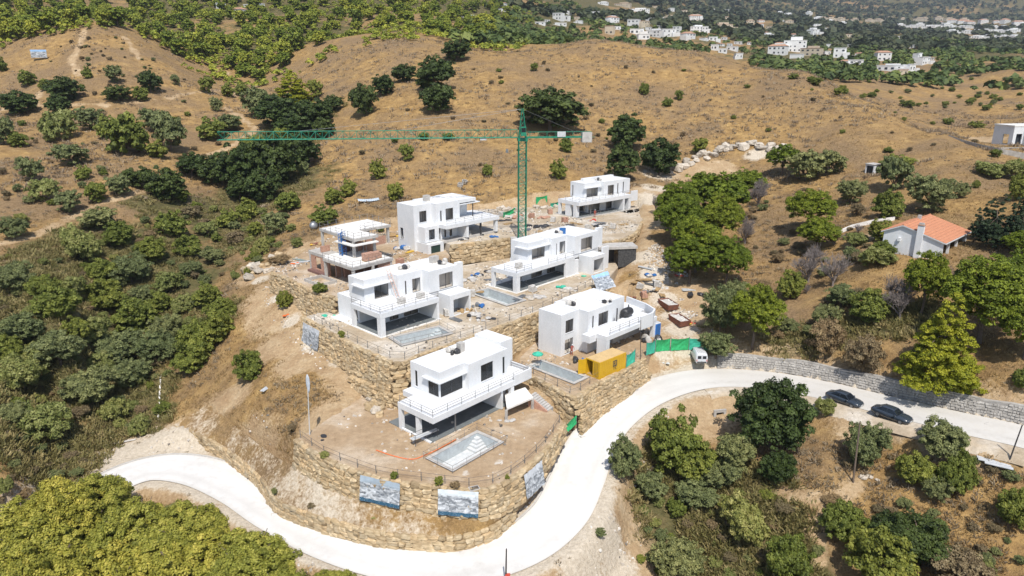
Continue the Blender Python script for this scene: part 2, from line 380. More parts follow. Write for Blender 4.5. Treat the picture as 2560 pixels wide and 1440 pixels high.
# ------------------------------------------------------------------ terrain
ROADP = [(2960, 1250, 3.4), (2760, 1150, 3.0), (2560, 1092, 2.4), (2400, 1056, 2.0), (2230, 1016, 1.2), (2060, 975, 0.4), (1930, 952, -0.2), (1800, 944, -0.8),
         (1700, 957, -1.2), (1600, 995, -1.9), (1520, 1055, -2.7), (1472, 1125, -3.5), (1440, 1205, -4.2), (1395, 1290, -5.0), (1300, 1365, -5.6), (1150, 1408, -6.0), (985, 1396, -6.4), (835, 1350, -7.0), (705, 1285, -7.7), (605, 1222, -8.2), (505, 1180, -8.8), (405, 1168, -9.2), (310, 1192, -9.5), (215, 1250, -10.0), (90, 1330, -10.6), (-80, 1420, -11.2)]
ZP = [  # (px, py, z)
    (600, 1090, -5.2), (560, 1040, -4.6), (660, 1040, -2.6), (600, 900, -1.0), (700, 1060, -2.5), (640, 1130, -5.2), (680, 1000, -1.0), (720, 900, 1.2),
    (600, 780, 2.2), (660, 740, 4.2), (640, 690, 5.2), (820, 900, 2.0), (880, 950, 1.2), (760, 830, 3.2), (730, 770, 4.6), (690, 735, 5.0),
    (450, 900, -5.0), (430, 1000, -6.6), (390, 1080, -8.2), (330, 1120, -9.0), (500, 980, -5.0),
    (250, 1100, -9.2), (120, 1150, -8.6), (130, 1000, -6.0), (250, 960, -6.5), (300, 820, -3.0), (420, 760, -0.5), (520, 680, 2.0),
    (540, 600, 4.6), (620, 560, 6.0), (680, 600, 6.5), (720, 640, 7.2), (740, 580, 8.3),
    (300, 1440, -15.5), (0, 1440, -14.5), (600, 1440, -12.0), (850, 1440, -9.2), (1000, 1480, -8.8), (200, 1330, -12.6), (450, 1300, -11.0), (650, 1380, -10.4),
    (900, 1000, 0.0), (830, 1060, -0.3), (800, 1180, -3.3), (1000, 1260, -3.6), (1150, 1285, -3.6), (1280, 1225, -3.3), (1360, 1130, -2.6), (1410, 1075, -2.0),
    (1000, 925, 1.0), (1100, 900, 1.0), (1250, 880, 1.3), (1330, 920, 1.0), (1300, 860, 1.5),
    (1395, 1045, -0.5), (1462, 1018, -0.1), (1525, 974, 0.4), (1590, 942, 0.9), (1650, 925, -0.4), (1745, 905, -0.4), (1700, 850, 0.6), (1690, 800, 1.6),
    (1655, 720, 4.4), (1610, 650, 7.4), (1590, 610, 9.0), (1600, 902, 1.6), (1635, 880, 1.6), (1660, 858, 1.4), (1580, 925, 1.2), (1570, 640, 6.0), (1545, 690, 4.5), (1640, 560, 10.0), (1740, 850, 0.8), (1640, 850, 1.2), (1610, 780, 1.8),
    (1700, 680, 6.2), (1760, 760, 3.6), (1800, 860, 1.8), (1800, 700, 5.8), (1790, 600, 8.6),
    (1900, 880, 2.3), (2050, 905, 3.0), (2200, 935, 3.6), (2350, 975, 4.4), (2500, 1010, 5.2),
    (1900, 800, 3.8), (2000, 750, 5.8), (2150, 870, 4.8), (2340, 955, 5.2), (2300, 860, 7.0), (2500, 900, 7.4), (2450, 800, 9.2), (2560, 760, 10.5), (2250, 730, 10.0), (2100, 680, 9.6),
    (1900, 650, 7.8), (2000, 600, 10.8), (2150, 620, 12.8), (2236, 627, 13.7), (2355, 650, 13.7), (2450, 640, 14.2), (2560, 640, 14.8), (2450, 570, 15.5), (2300, 540, 15.6),
    (2000, 500, 14.0), (1880, 520, 11.8), (1800, 490, 12.3), (1700, 440, 14.5), (1850, 420, 16.5), (2060, 440, 17.5), (2190, 432, 19.3), (2300, 440, 20.0), (2450, 450, 20.5), (2560, 500, 19.0),
    (1560, 1130, -3.9), (1620, 1060, -3.0), (1700, 1010, -2.2), (1800, 990, -1.6), (1800, 1050, -3.2), (1700, 1130, -4.6), (1600, 1230, -7.0), (1520, 1290, -6.9), (1480, 1400, -8.0), (1600, 1400, -9.8),
    (1900, 1050, -1.8), (1950, 1180, -4.4), (2100, 1080, -0.9), (2250, 1120, -0.7), (2400, 1140, 0.4), (2540, 1160, 1.2), (1800, 1250, -7.2), (2050, 1250, -4.6), (2250, 1230, -2.8), (2450, 1250, -1.8),
    (1800, 1400, -10.4), (2050, 1400, -8.2), (2300, 1400, -6.0), (2540, 1400, -4.4), (1700, 1480, -13), (2200, 1500, -9), (1300, 1480, -8.4), (2760, 1300, -1.0),
    (1000, 520, 11.3), (900, 530, 10.6), (820, 560, 9.8), (1100, 505, 11.8), (1250, 495, 12.0), (1400, 490, 12.5), (1500, 470, 13.4), (1610, 490, 12.5),
]
DP = [  # (px, py, forward distance)
    (-500, 1200, 62), (-500, 800, 100), (-500, 500, 150), (-500, 270, 250), (-500, 60, 380), (-500, -60, 520), (-500, -200, 900), (-500, -400, 3000),
    (0, 1220, 74), (0, 1000, 90), (0, 750, 113), (0, 600, 137), (0, 500, 158), (0, 400, 188), (0, 290, 240), (0, 215, 280), (0, 150, 318), (0, 70, 362), (0, -10, 470), (0, -90, 700), (0, -250, 3000),
    (150, 820, 106), (150, 620, 137), (150, 450, 176), (150, 330, 225), (150, 270, 250), (150, 205, 275), (150, 130, 305), (150, 75, 330), (150, 85, 380), (150, 40, 450), (150, -20, 560), (150, -200, 2500),
    (230, 58, 338), (290, 62, 338), (235, 90, 390), (300, 90, 400), (260, 20, 520), (260, -60, 700), (330, 500, 165), (330, 380, 200), (330, 280, 245), (330, 225, 268), (330, 150, 300), (400, 120, 330), (420, 100, 420), (420, 30, 520), (420, -60, 750),
    (480, 430, 196), (480, 330, 236), (480, 250, 272), (480, 190, 305), (520, 165, 350), (600, 480, 190), (620, 400, 214), (650, 330, 240), (600, 250, 290), (640, 215, 330),
    (700, 500, 182), (740, 420, 206), (720, 300, 252), (740, 200, 320), (700, 130, 385), (640, 60, 460), (640, 0, 560), (640, -80, 800), (640, -250, 2500),
    (850, 470, 186), (850, 400, 206), (850, 300, 240), (850, 220, 275), (860, 150, 318), (870, 110, 345), (890, 90, 420), (900, 30, 500), (900, -20, 600), (900, -120, 900), (900, -260, 2500),
    (1050, 440, 188), (1050, 360, 208), (1050, 260, 240), (1080, 180, 275), (1080, 140, 300), (1060, 90, 360), (1000, 60, 420), (1060, 20, 560), (1060, -40, 750), (1060, -200, 2000),
    (1300, 430, 188), (1300, 360, 208), (1300, 260, 243), (1300, 180, 276), (1300, 132, 300), (1290, 128, 370), (1200, 115, 400), (1250, 95, 450), (1250, 60, 620), (1300, 20, 850), (1300, -30, 1200), (1300, -150, 2500),
    (1500, 400, 202), (1500, 300, 234), (1500, 200, 266), (1500, 122, 298), (1500, 135, 380), (1500, 128, 470), (1500, 95, 640), (1500, 60, 850), (1500, 25, 1200), (1500, -40, 2000), (1500, -140, 3500), (1500, -220, 5000),
    (1750, 380, 208), (1750, 300, 232), (1750, 200, 262), (1750, 140, 284), (1750, 175, 380), (1750, 150, 520), (1750, 120, 660), (1750, 85, 900), (1750, 55, 1300), (1750, 15, 2200), (1750, -50, 3500), (1750, -130, 5000),
    (2000, 380, 198), (2000, 280, 224), (2000, 190, 250), (2000, 215, 330), (2000, 190, 430), (2000, 165, 560), (2000, 130, 760), (2000, 95, 1100), (2000, 65, 1600), (2000, 35, 2400), (2000, -30, 3600), (2000, -110, 5000),
    (2250, 380, 180), (2200, 290, 208), (2350, 332, 190), (2200, 262, 224), (2200, 292, 272), (2200, 250, 335), (2350, 352, 228), (2350, 290, 310), (2350, 220, 410), (2350, 182, 490), (2200, 200, 420), (2200, 178, 480), (2300, 165, 580), (2300, 135, 760), (2300, 105, 1150), (2300, 85, 1700), (2300, 55, 2500), (2300, -10, 3600), (2300, -90, 5000),
    (2560, 420, 160), (2560, 362, 176), (2480, 372, 170), (2500, 378, 205), (2560, 310, 270), (2560, 260, 330), (2560, 200, 420), (2560, 180, 490), (2560, 160, 600), (2560, 130, 850), (2560, 105, 1300), (2560, 85, 1900), (2560, 40, 2700), (2560, -20, 3700), (2560, -90, 5000),
    (3060, 1300, 48), (3060, 900, 80), (3060, 650, 110), (3060, 450, 150), (3060, 300, 240), (3060, 200, 400), (3060, 140, 900), (3060, 90, 2000), (3060, -40, 4000), (3060, -80, 5500),
    (1280, 2000, 40), (300, 2000, 42), (2300, 2000, 40), (-500, 1800, 45), (3060, 1900, 38), (1280, 2800, 26), (-600, 2600, 26), (3000, 2700, 26),
]
_pts = [U(*q) for q in ROADP] + [U(*q) for q in ZP] + [UD(*q) for q in DP]
_X = np.array([[p.x / p.y * 2.2, math.log(p.y)] for p in _pts]); _e = np.array([(p.z - CAM_H) / p.y for p in _pts])
def _K(r2): return np.where(r2 > 1e-12, 0.5 * r2 * np.log(np.maximum(r2, 1e-12)), 0.0)
_n = len(_X); _D = ((_X[:, None] - _X[None]) ** 2).sum(-1)
_A = np.zeros((_n + 3, _n + 3)); _A[:_n, :_n] = _K(_D) + 0.002 * np.eye(_n); _A[:_n, _n] = 1; _A[:_n, _n + 1:] = _X; _A[_n, :_n] = 1; _A[_n + 1:, :_n] = _X.T
_W = np.linalg.solve(_A, np.concatenate([_e, np.zeros(3)]))
def tps(x, y):
    x = np.asarray(x, float).ravel(); y = np.maximum(np.asarray(y, float).ravel(), 8.0)
    out = np.empty(len(x))
    for i in range(0, len(x), 20000):
        q = np.stack([x[i:i + 20000] / y[i:i + 20000] * 2.2, np.log(y[i:i + 20000])], 1)
        d = ((q ** 2).sum(1)[:, None] + (_X ** 2).sum(1)[None] - 2 * q @ _X.T)
        out[i:i + 20000] = _K(np.maximum(d, 0)) @ _W[:_n] + _W[_n] + q @ _W[_n + 1:]
    return CAM_H + out * y
# smooth road centre line
def catmull(pts, k=8):
    pts = [Vector(p) for p in pts]; P = [pts[0] * 2 - pts[1]] + pts + [pts[-1] * 2 - pts[-2]]; out = []
    for i in range(1, len(P) - 2):
        for j in range(k):
            t = j / k; a, b, c, d = P[i - 1], P[i], P[i + 1], P[i + 2]
            out.append(0.5 * ((2 * b) + (c - a) * t + (2 * a - 5 * b + 4 * c - d) * t * t + (3 * b - a - 3 * c + d) * t ** 3))
    out.append(P[-2]); return out
ROAD = catmull([U(*q) for q in ROADP], 8)
ROADA = np.array([tuple(p) for p in ROAD])
ROAD_HALF = 3.25
def polyline_dist(x, y, A):
    """distance to polyline and z there"""
    best = np.full(len(x), 1e9); bz = np.zeros(len(x))
    for a, b in zip(A[:-1], A[1:]):
        d = b[:2] - a[:2]; L2 = max(d @ d, 1e-9)
        t = np.clip(((x - a[0]) * d[0] + (y - a[1]) * d[1]) / L2, 0, 1)
        r = np.hypot(x - a[0] - t * d[0], y - a[1] - t * d[1]); k = r < best
        best[k] = r[k]; bz[k] = (a[2] + t * (b[2] - a[2]))[k]
    return best, bz
def poly_sd(x, y, poly):
    """signed distance to polygon, positive inside"""
    ins = np.zeros(len(x), bool); best = np.full(len(x), 1e9)
    for (ax, ay), (bx, by) in zip(poly, poly[1:] + poly[:1]):
        c = ((ay > y) != (by > y)); xx = ax + (y - ay) * (bx - ax) / ((by - ay) or 1e-12)
        ins ^= c & (x < xx)
        dx, dy = bx - ax, by - ay; L2 = max(dx * dx + dy * dy, 1e-9)
        t = np.clip(((x - ax) * dx + (y - ay) * dy) / L2, 0, 1)
        best = np.minimum(best, np.hypot(x - ax - t * dx, y - ay - t * dy))
    return np.where(ins, best, -best)
WALL_A = [(742, 1098), (800, 1138), (870, 1167), (940, 1192), (1010, 1203), (1100, 1214), (1180, 1223), (1235, 1214), (1285, 1189), (1335, 1149), (1378, 1104), (1408, 1058)]
WALL_BC = [(760, 792), (828, 830), (890, 862), (940, 886), (985, 905), (1012, 902), (1065, 880), (1150, 850), (1280, 803), (1347, 778), (1415, 748), (1482, 714), (1522, 694)]
WALL_G = [(682, 680), (725, 697), (775, 722), (812, 735), (842, 744)]
WALL_E = [(1128, 612), (1200, 604), (1285, 593)]
WALL_D = [(1492, 606), (1550, 598), (1590, 580), (1607, 548)]
WALL_F = [(1298, 922), (1340, 944), (1390, 970), (1437, 992), (1480, 962), (1520, 941), (1565, 920), (1612, 893)]
PADS = {  # name: (z, polygon in pixels of its own plane)
    'A': (0.0, WALL_A + [(1396, 1036), (1340, 1000), (1270, 955), (1200, 925), (1000, 950), (900, 990), (830, 1040), (780, 1075)]),
    'F': (1.8, WALL_F + [(1650, 850), (1640, 790), (1560, 740), (1470, 770), (1335, 860), (1300, 895)]),
    'BC': (6.0, WALL_BC + [(1545, 668), (1530, 640), (1490, 625), (1300, 640), (1130, 668), (1060, 660), (1000, 690), (880, 730), (850, 778), (800, 782)]),
    'G': (8.5, WALL_G + [(870, 722), (960, 690), (1050, 668), (1110, 655), (1125, 640), (1095, 600), (1000, 575), (940, 580), (900, 575), (800, 600), (745, 640), (690, 662)]),
    'ED': (10.0, WALL_E + [(1330, 590), (1400, 590), (1470, 592)] + WALL_D + [(1600, 515), (1520, 505), (1400, 512), (1250, 520), (1120, 528), (1040, 545), 'E0', 'E1', 'E2', 'E3']),
}
_eo = U(1032.8, 514.9, 17.6)
def _elocal(u, w): return (_eo.x + (u - w) * 0.70711, _eo.y + (u + w) * 0.70711)
_EL = {'E0': _elocal(4.0, 6.6), 'E1': _elocal(4.6, 5.5), 'E2': _elocal(5.3, -2.0), 'E3': _elocal(4.9, -4.2)}
PADW = {k: (z, [_EL[q] if isinstance(q, str) else tuple(U(q[0], q[1], z)[:2]) for q in poly]) for k, (z, poly) in PADS.items()}
# lower stone wall and the sloping strip above it (outer = top of lower wall, inner = foot of upper wall)
WALL_2 = [(440, 1062, -7.4), (500, 1085, -7.2), (564, 1120, -6.9), (645, 1184, -6.3), (691, 1245, -5.9), (745, 1270, -5.6), (800, 1289, -5.3), (860, 1306, -5.0), (912, 1320, -4.85), (985, 1331, -4.65), (1056, 1337, -4.5),
          (1110, 1340, -4.4), (1152, 1338, -4.35), (1216, 1320, -4.2), (1252, 1296, -4.0), (1290, 1262, -3.7)]
W2 = [U(*q) for q in WALL_2]
def resample(pts, n):
    pts = [Vector(p) for p in pts]; L = [0]
    for a, b in zip(pts[:-1], pts[1:]): L.append(L[-1] + (b - a).length)
    out = []
    for k in range(n):
        s = L[-1] * k / (n - 1); i = 0
        while i < len(L) - 2 and L[i + 1] < s: i += 1
        t = (s - L[i]) / max(L[i + 1] - L[i], 1e-9); out.append(pts[i].lerp(pts[i + 1], t))
    return out
def offset_line(pts, off):
    out = []
    for i, p in enumerate(pts):
        a = pts[max(i - 1, 0)]; b = pts[min(i + 1, len(pts) - 1)]
        t = Vector((b.x - a.x, b.y - a.y, 0)).normalized(); n = Vector((-t.y, t.x, 0))
        out.append(p + n * off)
    return out
SI = [U(*q) for q in ((520, 1010, -5.0), (560, 1040, -4.9), (620, 1090, -4.4), (690, 1140, -3.8), (728, 1160, -3.4))] + [Vector((p.x, p.y, -3.05)) for p in offset_line(resample([U(a, b, 0) for a, b in WALL_A[:10]], 12)[1:], -0.75)]
STRIPW = [tuple(p[:2]) for p in W2] + [tuple(p[:2]) for p in SI[::-1]]
def ground_np(x, y):
    """height of what one walks on: terrain cut by the road and lowered under the terraces"""
    x = np.asarray(x, float).ravel(); y = np.asarray(y, float).ravel()
    z = tps(x, y)
    near = (y < 260) & (y > 20)
    if near.any():
        xn, yn, zn = x[near], y[near], z[near]
        d, rz = polyline_dist(xn, yn, ROADA[::2])
        t = np.clip((d - ROAD_HALF - 1.0) / 3.0, 0, 1); t = t * t * (3 - 2 * t)
        zn = (rz - 0.10) * (1 - t) + zn * t
        up = (xn > 26); 
        if up.any():                                          # the road's uphill side is held by the rubble wall
            q = ROADA[:72]; dd, rr = polyline_dist(xn, yn, q[::2]); k = np.clip(np.searchsorted(-q[:, 0], -xn), 1, len(q) - 1)
            ysd = np.interp(xn, q[::-1, 0], q[::-1, 1]); uphill = up & (yn > ysd) & (dd > ROAD_HALF + 0.7)
            f_ = np.clip((dd - ROAD_HALF - 0.7) / 0.5, 0, 1) * np.clip((xn - 26) / 5, 0, 1); g_ = np.clip((16 - dd) / 8, 0, 1)
            zn = np.where(uphill, np.maximum(zn, (rr + 1.75) * f_ * g_ + zn * (1 - f_ * g_)), zn)
        sd = poly_sd(xn, yn, STRIPW); zn = np.where(sd > 0.3, np.minimum(zn, -8.4 + np.clip((xn + 36) * 0.09, 0, 2.4)), zn)
        for k, (pz, poly) in PADW.items():
            sd = poly_sd(xn, yn, poly)
            zn = np.where(sd > 0.45, np.minimum(zn, pz - 0.55), zn); zn = np.where(sd > 1.2, np.minimum(zn, pz - 2.4), zn)
        z[near] = zn
    return z
def surface_np(x, y):
    z = ground_np(x, y); xx = np.asarray(x, float).ravel(); yy = np.asarray(y, float).ravel()
    for k, (pz, poly) in PADW.items():
        z = np.where(poly_sd(xx, yy, poly) > 0, np.maximum(z, pz), z)
    return z
def G(x, y): return float(surface_np([x], [y])[0])
_marchd = np.geomspace(32, 5200, 700)
def hit(px, py, dmin=0):
    """point of the ground seen at a pixel"""
    a, s = ray(px, py); d = _marchd[_marchd > dmin]
    zz = surface_np(a * d, d); rz = CAM_H + s * d
    k = np.nonzero(rz <= zz)[0]
    if len(k) == 0: return Vector((a * d[-1], d[-1], zz[-1]))
    i = k[0]
    if i == 0: return Vector((a * d[0], d[0], zz[0]))
    lo, hi = d[i - 1], d[i]
    dd = np.linspace(lo, hi, 24); z2 = surface_np(a * dd, dd); j = np.nonzero(CAM_H + s * dd <= z2)[0]
    y = dd[j[0]] if len(j) else hi
    return Vector((a * y, y, float(surface_np([a * y], [y])[0])))

# ground sheet: rows at growing distance, columns by bearing
_rows = np.concatenate([np.geomspace(22, 230, 300), np.geomspace(230, 6500, 220)[1:]])
_ang = np.linspace(-1.22, 1.22, 330)
_GX = (_rows[:, None] * _ang[None]); _GY = np.repeat(_rows[:, None], len(_ang), 1)
_GZ = ground_np(_GX, _GY).reshape(_GX.shape)
def zsheet(x, y):
    x = np.asarray(x, float); y = np.asarray(y, float)
    f = np.interp(y, _rows, np.arange(len(_rows))); i = np.clip(f.astype(int), 0, len(_rows) - 2); fy = f - i
    g = (x / y - _ang[0]) / (_ang[1] - _ang[0]); j = np.clip(g.astype(int), 0, len(_ang) - 2); fx = np.clip(g - j, 0, 1)
    return (_GZ[i, j] * (1 - fx) + _GZ[i, j + 1] * fx) * (1 - fy) + (_GZ[i + 1, j] * (1 - fx) + _GZ[i + 1, j + 1] * fx) * fy
_BB = {k: (min(p[0] for p in q), max(p[0] for p in q), min(p[1] for p in q), max(p[1] for p in q)) for k, q in [(k, v[1]) for k, v in PADW.items()] + [('strip', STRIPW)]}
def surface_np(x, y):
    xx = np.asarray(x, float).ravel(); yy = np.asarray(y, float).ravel(); z = zsheet(xx, yy); nr = (yy < 260) & (np.abs(xx) < 60)
    if nr.any():
        for k, (pz, poly) in PADW.items():
            x0, x1, y0, y1 = _BB[k]; q = nr & (xx > x0) & (xx < x1) & (yy > y0) & (yy < y1)
            if q.any(): z[q] = np.where(poly_sd(xx[q], yy[q], poly) > 0, np.maximum(z[q], pz), z[q])
        x0, x1, y0, y1 = _BB['strip']; q = nr & (xx > x0) & (xx < x1) & (yy > y0) & (yy < y1)
        if q.any(): d_ = poly_sd(xx[q], yy[q], STRIPW); z[q] = np.where(d_ > 0, np.maximum(z[q], -4.2 - np.clip((-10 - xx[q]) * .08, 0, 2.6)), z[q])
    return z
# small uneven relief
def vnoise(x, y, s, seed):
    r = np.random.default_rng(seed); T = r.random((64, 64))
    X = x / s; Y = y / s; i = np.floor(X).astype(int); j = np.floor(Y).astype(int); fx = X - i; fy = Y - j
    fx = fx * fx * (3 - 2 * fx); fy = fy * fy * (3 - 2 * fy)
    g = lambda a, b: T[a % 64, b % 64]
    return (g(i, j) * (1 - fx) + g(i + 1, j) * fx) * (1 - fy) + (g(i, j + 1) * (1 - fx) + g(i + 1, j + 1) * fx) * fy - 0.5
_rd, _ = polyline_dist(_GX.ravel(), _GY.ravel(), ROADA[::3]); _rd = _rd.reshape(_GX.shape)
_amp = np.clip((_rd - 4.3) / 6, 0, 1)
_padmask = np.zeros(_GX.shape)
for k, (pz, poly) in PADW.items():
    _padmask = np.maximum(_padmask, np.clip(poly_sd(_GX.ravel(), _GY.ravel(), poly).reshape(_GX.shape) + 1.5, 0, 1))
_amp *= (1 - _padmask)
_hill = np.clip((_GY - 185) / 40, 0, 1)
_GZ = _GZ + _amp * (_hill * (vnoise(_GX, _GY, 31, 21) * 2.6 + vnoise(_GX + _GY * .4, _GY, 13, 22) * 1.1) + vnoise(_GX, _GY, 9, 1) * 0.9 + vnoise(_GX, _GY, 3.1, 2) * 0.35 + np.clip((_GY - 250) / 150, 0, 1) * (vnoise(_GX, _GY, 46, 3) * 7 + np.clip(_GY / 900 - 0.4, 0, 3) * vnoise(_GX, _GY, 190, 4) * 16))

# masks: soil, green, pale
SOIL = [(690, 720, 6), (720, 780, 6), (770, 830, 6), (830, 880, 6), (880, 920, 6), (930, 970, 6), (640, 690, 5), (660, 760, 5), (700, 860, 5), (760, 900, 5),
        (1745, 905, 7), (1700, 850, 5), (1690, 800, 4), (1660, 740, 4), (1630, 690, 4), (1605, 650, 5), (1590, 620, 5), (1660, 900, 6), (1600, 920, 6), (1640, 560, 6), (1720, 800, 4), (1740, 760, 4), (1720, 720, 5),
        (800, 1050, 4), (1520, 980, 4), (1450, 1020, 4), (1700, 1010, 4), (1780, 1000, 5), (1640, 1060, 4), (1850, 1000, 4), (1760, 1060, 4), (1700, 1090, 3), (2050, 1000, 3), (2150, 1050, 3), (2350, 1090, 3), (2250, 1060, 3),
        (1480, 1330, 5), (1540, 1270, 4), (1460, 1420, 6), (1560, 1380, 5), (1500, 1440, 5), (420, 1110, 5), (350, 1120, 5), (1680, 430, 6), (1740, 420, 6), (1800, 420, 6), (1600, 480, 6), (1620, 520, 6), (2200, 625, 3), (2150, 600, 3),
        (760, 620, 5), (740, 660, 5), (990, 560, 5), (1020, 590, 5), (890, 560, 5), (560, 1000, 4), (600, 1120, 4), (2440, 345, 6), (2480, 350, 6)]
GREEN = [(150, 900, 16), (250, 800, 14), (350, 720, 13), (100, 1000, 12), (60, 800, 12), (330, 880, 12), (450, 700, 10), (250, 980, 10), (180, 680, 12), (520, 820, 6), (420, 620, 12), (560, 560, 12), (640, 500, 12), (700, 450, 14), (330, 1000, 6),
         (700, 350, 14), (760, 290, 14), (1700, 1300, 7), (1780, 1340, 8), (1650, 1420, 8), (1750, 1430, 8), (1850, 1260, 6), (1900, 1400, 7), (1620, 1200, 5), (2000, 1430, 5), (1980, 860, 4), (2080, 830, 5), (1800, 780, 5), (2250, 800, 5),
         (60, 1080, 10), (500, 520, 8), (400, 520, 8), (360, 1060, 4), (300, 940, 8), (100, 690, 10), (620, 600, 8), (250, 600, 10)]
PALE = [(1600, 640, 2.6), (1620, 680, 2.6), (1642, 712, 2.6), (1660, 750, 2.8), (1680, 790, 2.8), (1700, 830, 3), (1715, 865, 3.2), (1650, 870, 2.5), (650, 700, 2), (690, 745, 2), (730, 800, 2), (790, 850, 2), (850, 900, 2), (900, 940, 2), (940, 985, 2), (300, 1150, 5), (380, 1130, 5), (440, 1110, 4), (480, 1130, 3), (150, 1270, 5), (60, 1330, 5), (1500, 1340, 4), (1460, 1400, 4), (1700, 985, 2), (1640, 1020, 2), (1650, 440, 5), (1900, 385, 4), (1960, 390, 4), (1620, 500, 4), (1640, 470, 4), ]
PATHS = [[(180, 155, 0), (200, 110, 0), (215, 70, 0)], [(175, 150, 0), (200, 190, 0)], [(310, 90, 0), (350, 150, 0)], [(560, 180, 0), (600, 215, 0), (590, 240, 0)], [(0, 610, 0), (80, 590, 0), (160, 555, 0), (230, 515, 0), (300, 495, 0), (380, 475, 0)],
         [(560, 265, 0), (600, 290, 0), (640, 325, 0), (560, 375, 0), (480, 390, 0)], [(0, 275, 0), (120, 265, 0), (250, 265, 0), (420, 245, 0), (520, 230, 0), (640, 215, 0)], [(20, 235, 0), (100, 225, 0), (90, 260, 0)],
         [(2140, 1210, 0), (2080, 1260, 0), (2040, 1330, 0), (2050, 1400, 0)], [(2050, 1250, 0), (1960, 1230, 0)], [(1760, 400, 0), (1660, 470, 0), (1620, 560, 0), (1600, 640, 0)]]
_mask = np.zeros(_GX.shape + (4,)); _mask[..., 3] = 1
def _splat(lst, ch):
    for px, py, r in lst:
        P = hit(px, py); d = np.hypot(_GX - P.x, _GY - P.y)
        _mask[..., ch] = np.maximum(_mask[..., ch], np.clip(1.15 - d / r * 0.75, 0, 1))
_splat(SOIL, 0); _splat(GREEN, 1); _splat(PALE, 2)
for ln in PATHS:
    A = np.array([tuple(hit(q[0], q[1])) for q in ln]); d, _ = polyline_dist(_GX.ravel(), _GY.ravel(), A)
    w = 1.3 + _GY.ravel() * 0.002
    _mask[..., 0] = np.maximum(_mask[..., 0], np.clip(1.0 - d / w * 0.7, 0, 0.7).reshape(_GX.shape))
_mask[..., 0] = np.maximum(_mask[..., 0], np.clip(1.0 - (_rd - 3.2) / 6.0, 0, 0.8) * (_GY < 260))
_mask[..., 2] = np.maximum(_mask[..., 2], np.clip(1.0 - (_rd - 3.2) / 2.6, 0, 0.7) * (_GY < 260))
_mask[..., 0] = np.maximum(_mask[..., 0], np.clip(_padmask, 0, 1) * 0.9)
_far = np.clip((_GY - 430) / 200, 0, 1) * (0.72 + 1.3 * vnoise(_GX, _GY, 120, 9) + 0.9 * vnoise(_GX, _GY, 37, 10))
_hillgreen = np.clip((_GY - 335) / 60, 0, 1) * (_GX < 10) * (0.62 + 0.9 * vnoise(_GX, _GY, 40, 31))
_mask[..., 1] = np.maximum(_mask[..., 1], np.clip(np.maximum(_far, _hillgreen), 0, 0.95))
def grid_mesh(name, X, Y, Z, mat, mask=None):
    nr, nc = X.shape
    me = bpy.data.meshes.new(name)
    co = np.stack([X, Y, Z], -1).reshape(-1, 3).astype(np.float32)
    i = np.arange(nr * nc).reshape(nr, nc)
    q = np.stack([i[:-1, :-1], i[:-1, 1:], i[1:, 1:], i[1:, :-1]], -1).reshape(-1).astype(np.int32)
    nf = (nr - 1) * (nc - 1)
    me.vertices.add(len(co)); me.vertices.foreach_set('co', co.ravel())
    me.loops.add(len(q)); me.loops.foreach_set('vertex_index', q)
    me.polygons.add(nf); me.polygons.foreach_set('loop_start', np.arange(nf, dtype=np.int32) * 4)
    me.update(calc_edges=True); me.validate()
    me.polygons.foreach_set('use_smooth', np.ones(len(me.polygons), bool))
    if mask is not None:
        a = me.color_attributes.new('mask', 'FLOAT_COLOR', 'POINT'); a.data.foreach_set('color', mask.reshape(-1, 4).astype(np.float32).ravel())
    me.materials.append(M[mat]); return link(name, me)
struct(grid_mesh('ground', _GX, _GY, _GZ, 'ground', _mask))
def GN(x, y):                                      # ground incl. relief, bilinear-ish, for planting
    z = surface_np(x, y); return z

# ------------------------------------------------------------------ road, kerb, pads
_cols = [-ROAD_HALF, -2.6, -1.6, -0.5, 0.6, 1.7, 2.6, ROAD_HALF]
_lines = [offset_line(ROAD, -c) for c in _cols]
X = np.array([[p.x for p in l] for l in _lines]).T; Y = np.array([[p.y for p in l] for l in _lines]).T; Z = np.array([[p.z + 0.02 for p in l] for l in _lines]).T
_rm = np.zeros(X.shape + (4,)); _rm[..., 3] = 1
_rm[..., 0] = np.clip((X - 16) / 16, 0, 1) * 0.9        # older, dirtier concrete on the right
_rm[:, 2, 1] = 1; _rm[:, 5, 1] = 0.8
_rm[:, 0, 0] = np.maximum(_rm[:, 0, 0], 0.8); _rm[:, -1, 0] = np.maximum(_rm[:, -1, 0], 0.8)
struct(grid_mesh('road', X, Y, Z, 'road', _rm))
_sl = [offset_line(ROAD[14:62], c) for c in (3.2, 4.2, 5.2, 5.9)]
X = np.array([[p.x for p in l] for l in _sl]).T; Y = np.array([[p.y for p in l] for l in _sl]).T; Z = np.array([[p.z - (.02, .09, .18, .9)[j] for p in l] for j, l in enumerate(_sl)]).T
struct(grid_mesh('road_shoulder', X[:, ::-1], Y[:, ::-1], Z[:, ::-1], 'earthpale'))
# kerb on the site side (left of travel seen from the right end)
kl = offset_line(ROAD, -ROAD_HALF - 0.13); mb = MB()
_kerb_pts = kl[90:190]
rings = []
for i, p in enumerate(_kerb_pts):
    a = _kerb_pts[max(i - 1, 0)]; b = _kerb_pts[min(i + 1, len(_kerb_pts) - 1)]
    t = Vector((b.x - a.x, b.y - a.y, 0)).normalized(); n = Vector((-t.y, t.x, 0))
    rings.append([p + n * -0.12 + Vector((0, 0, -0.3)), p + n * 0.12 + Vector((0, 0, -0.3)), p + n * 0.12 + Vector((0, 0, 0.13)), p + n * -0.12 + Vector((0, 0, 0.13))])
mb.loft(rings); struct(mb.build('kerb', 'kerb'))
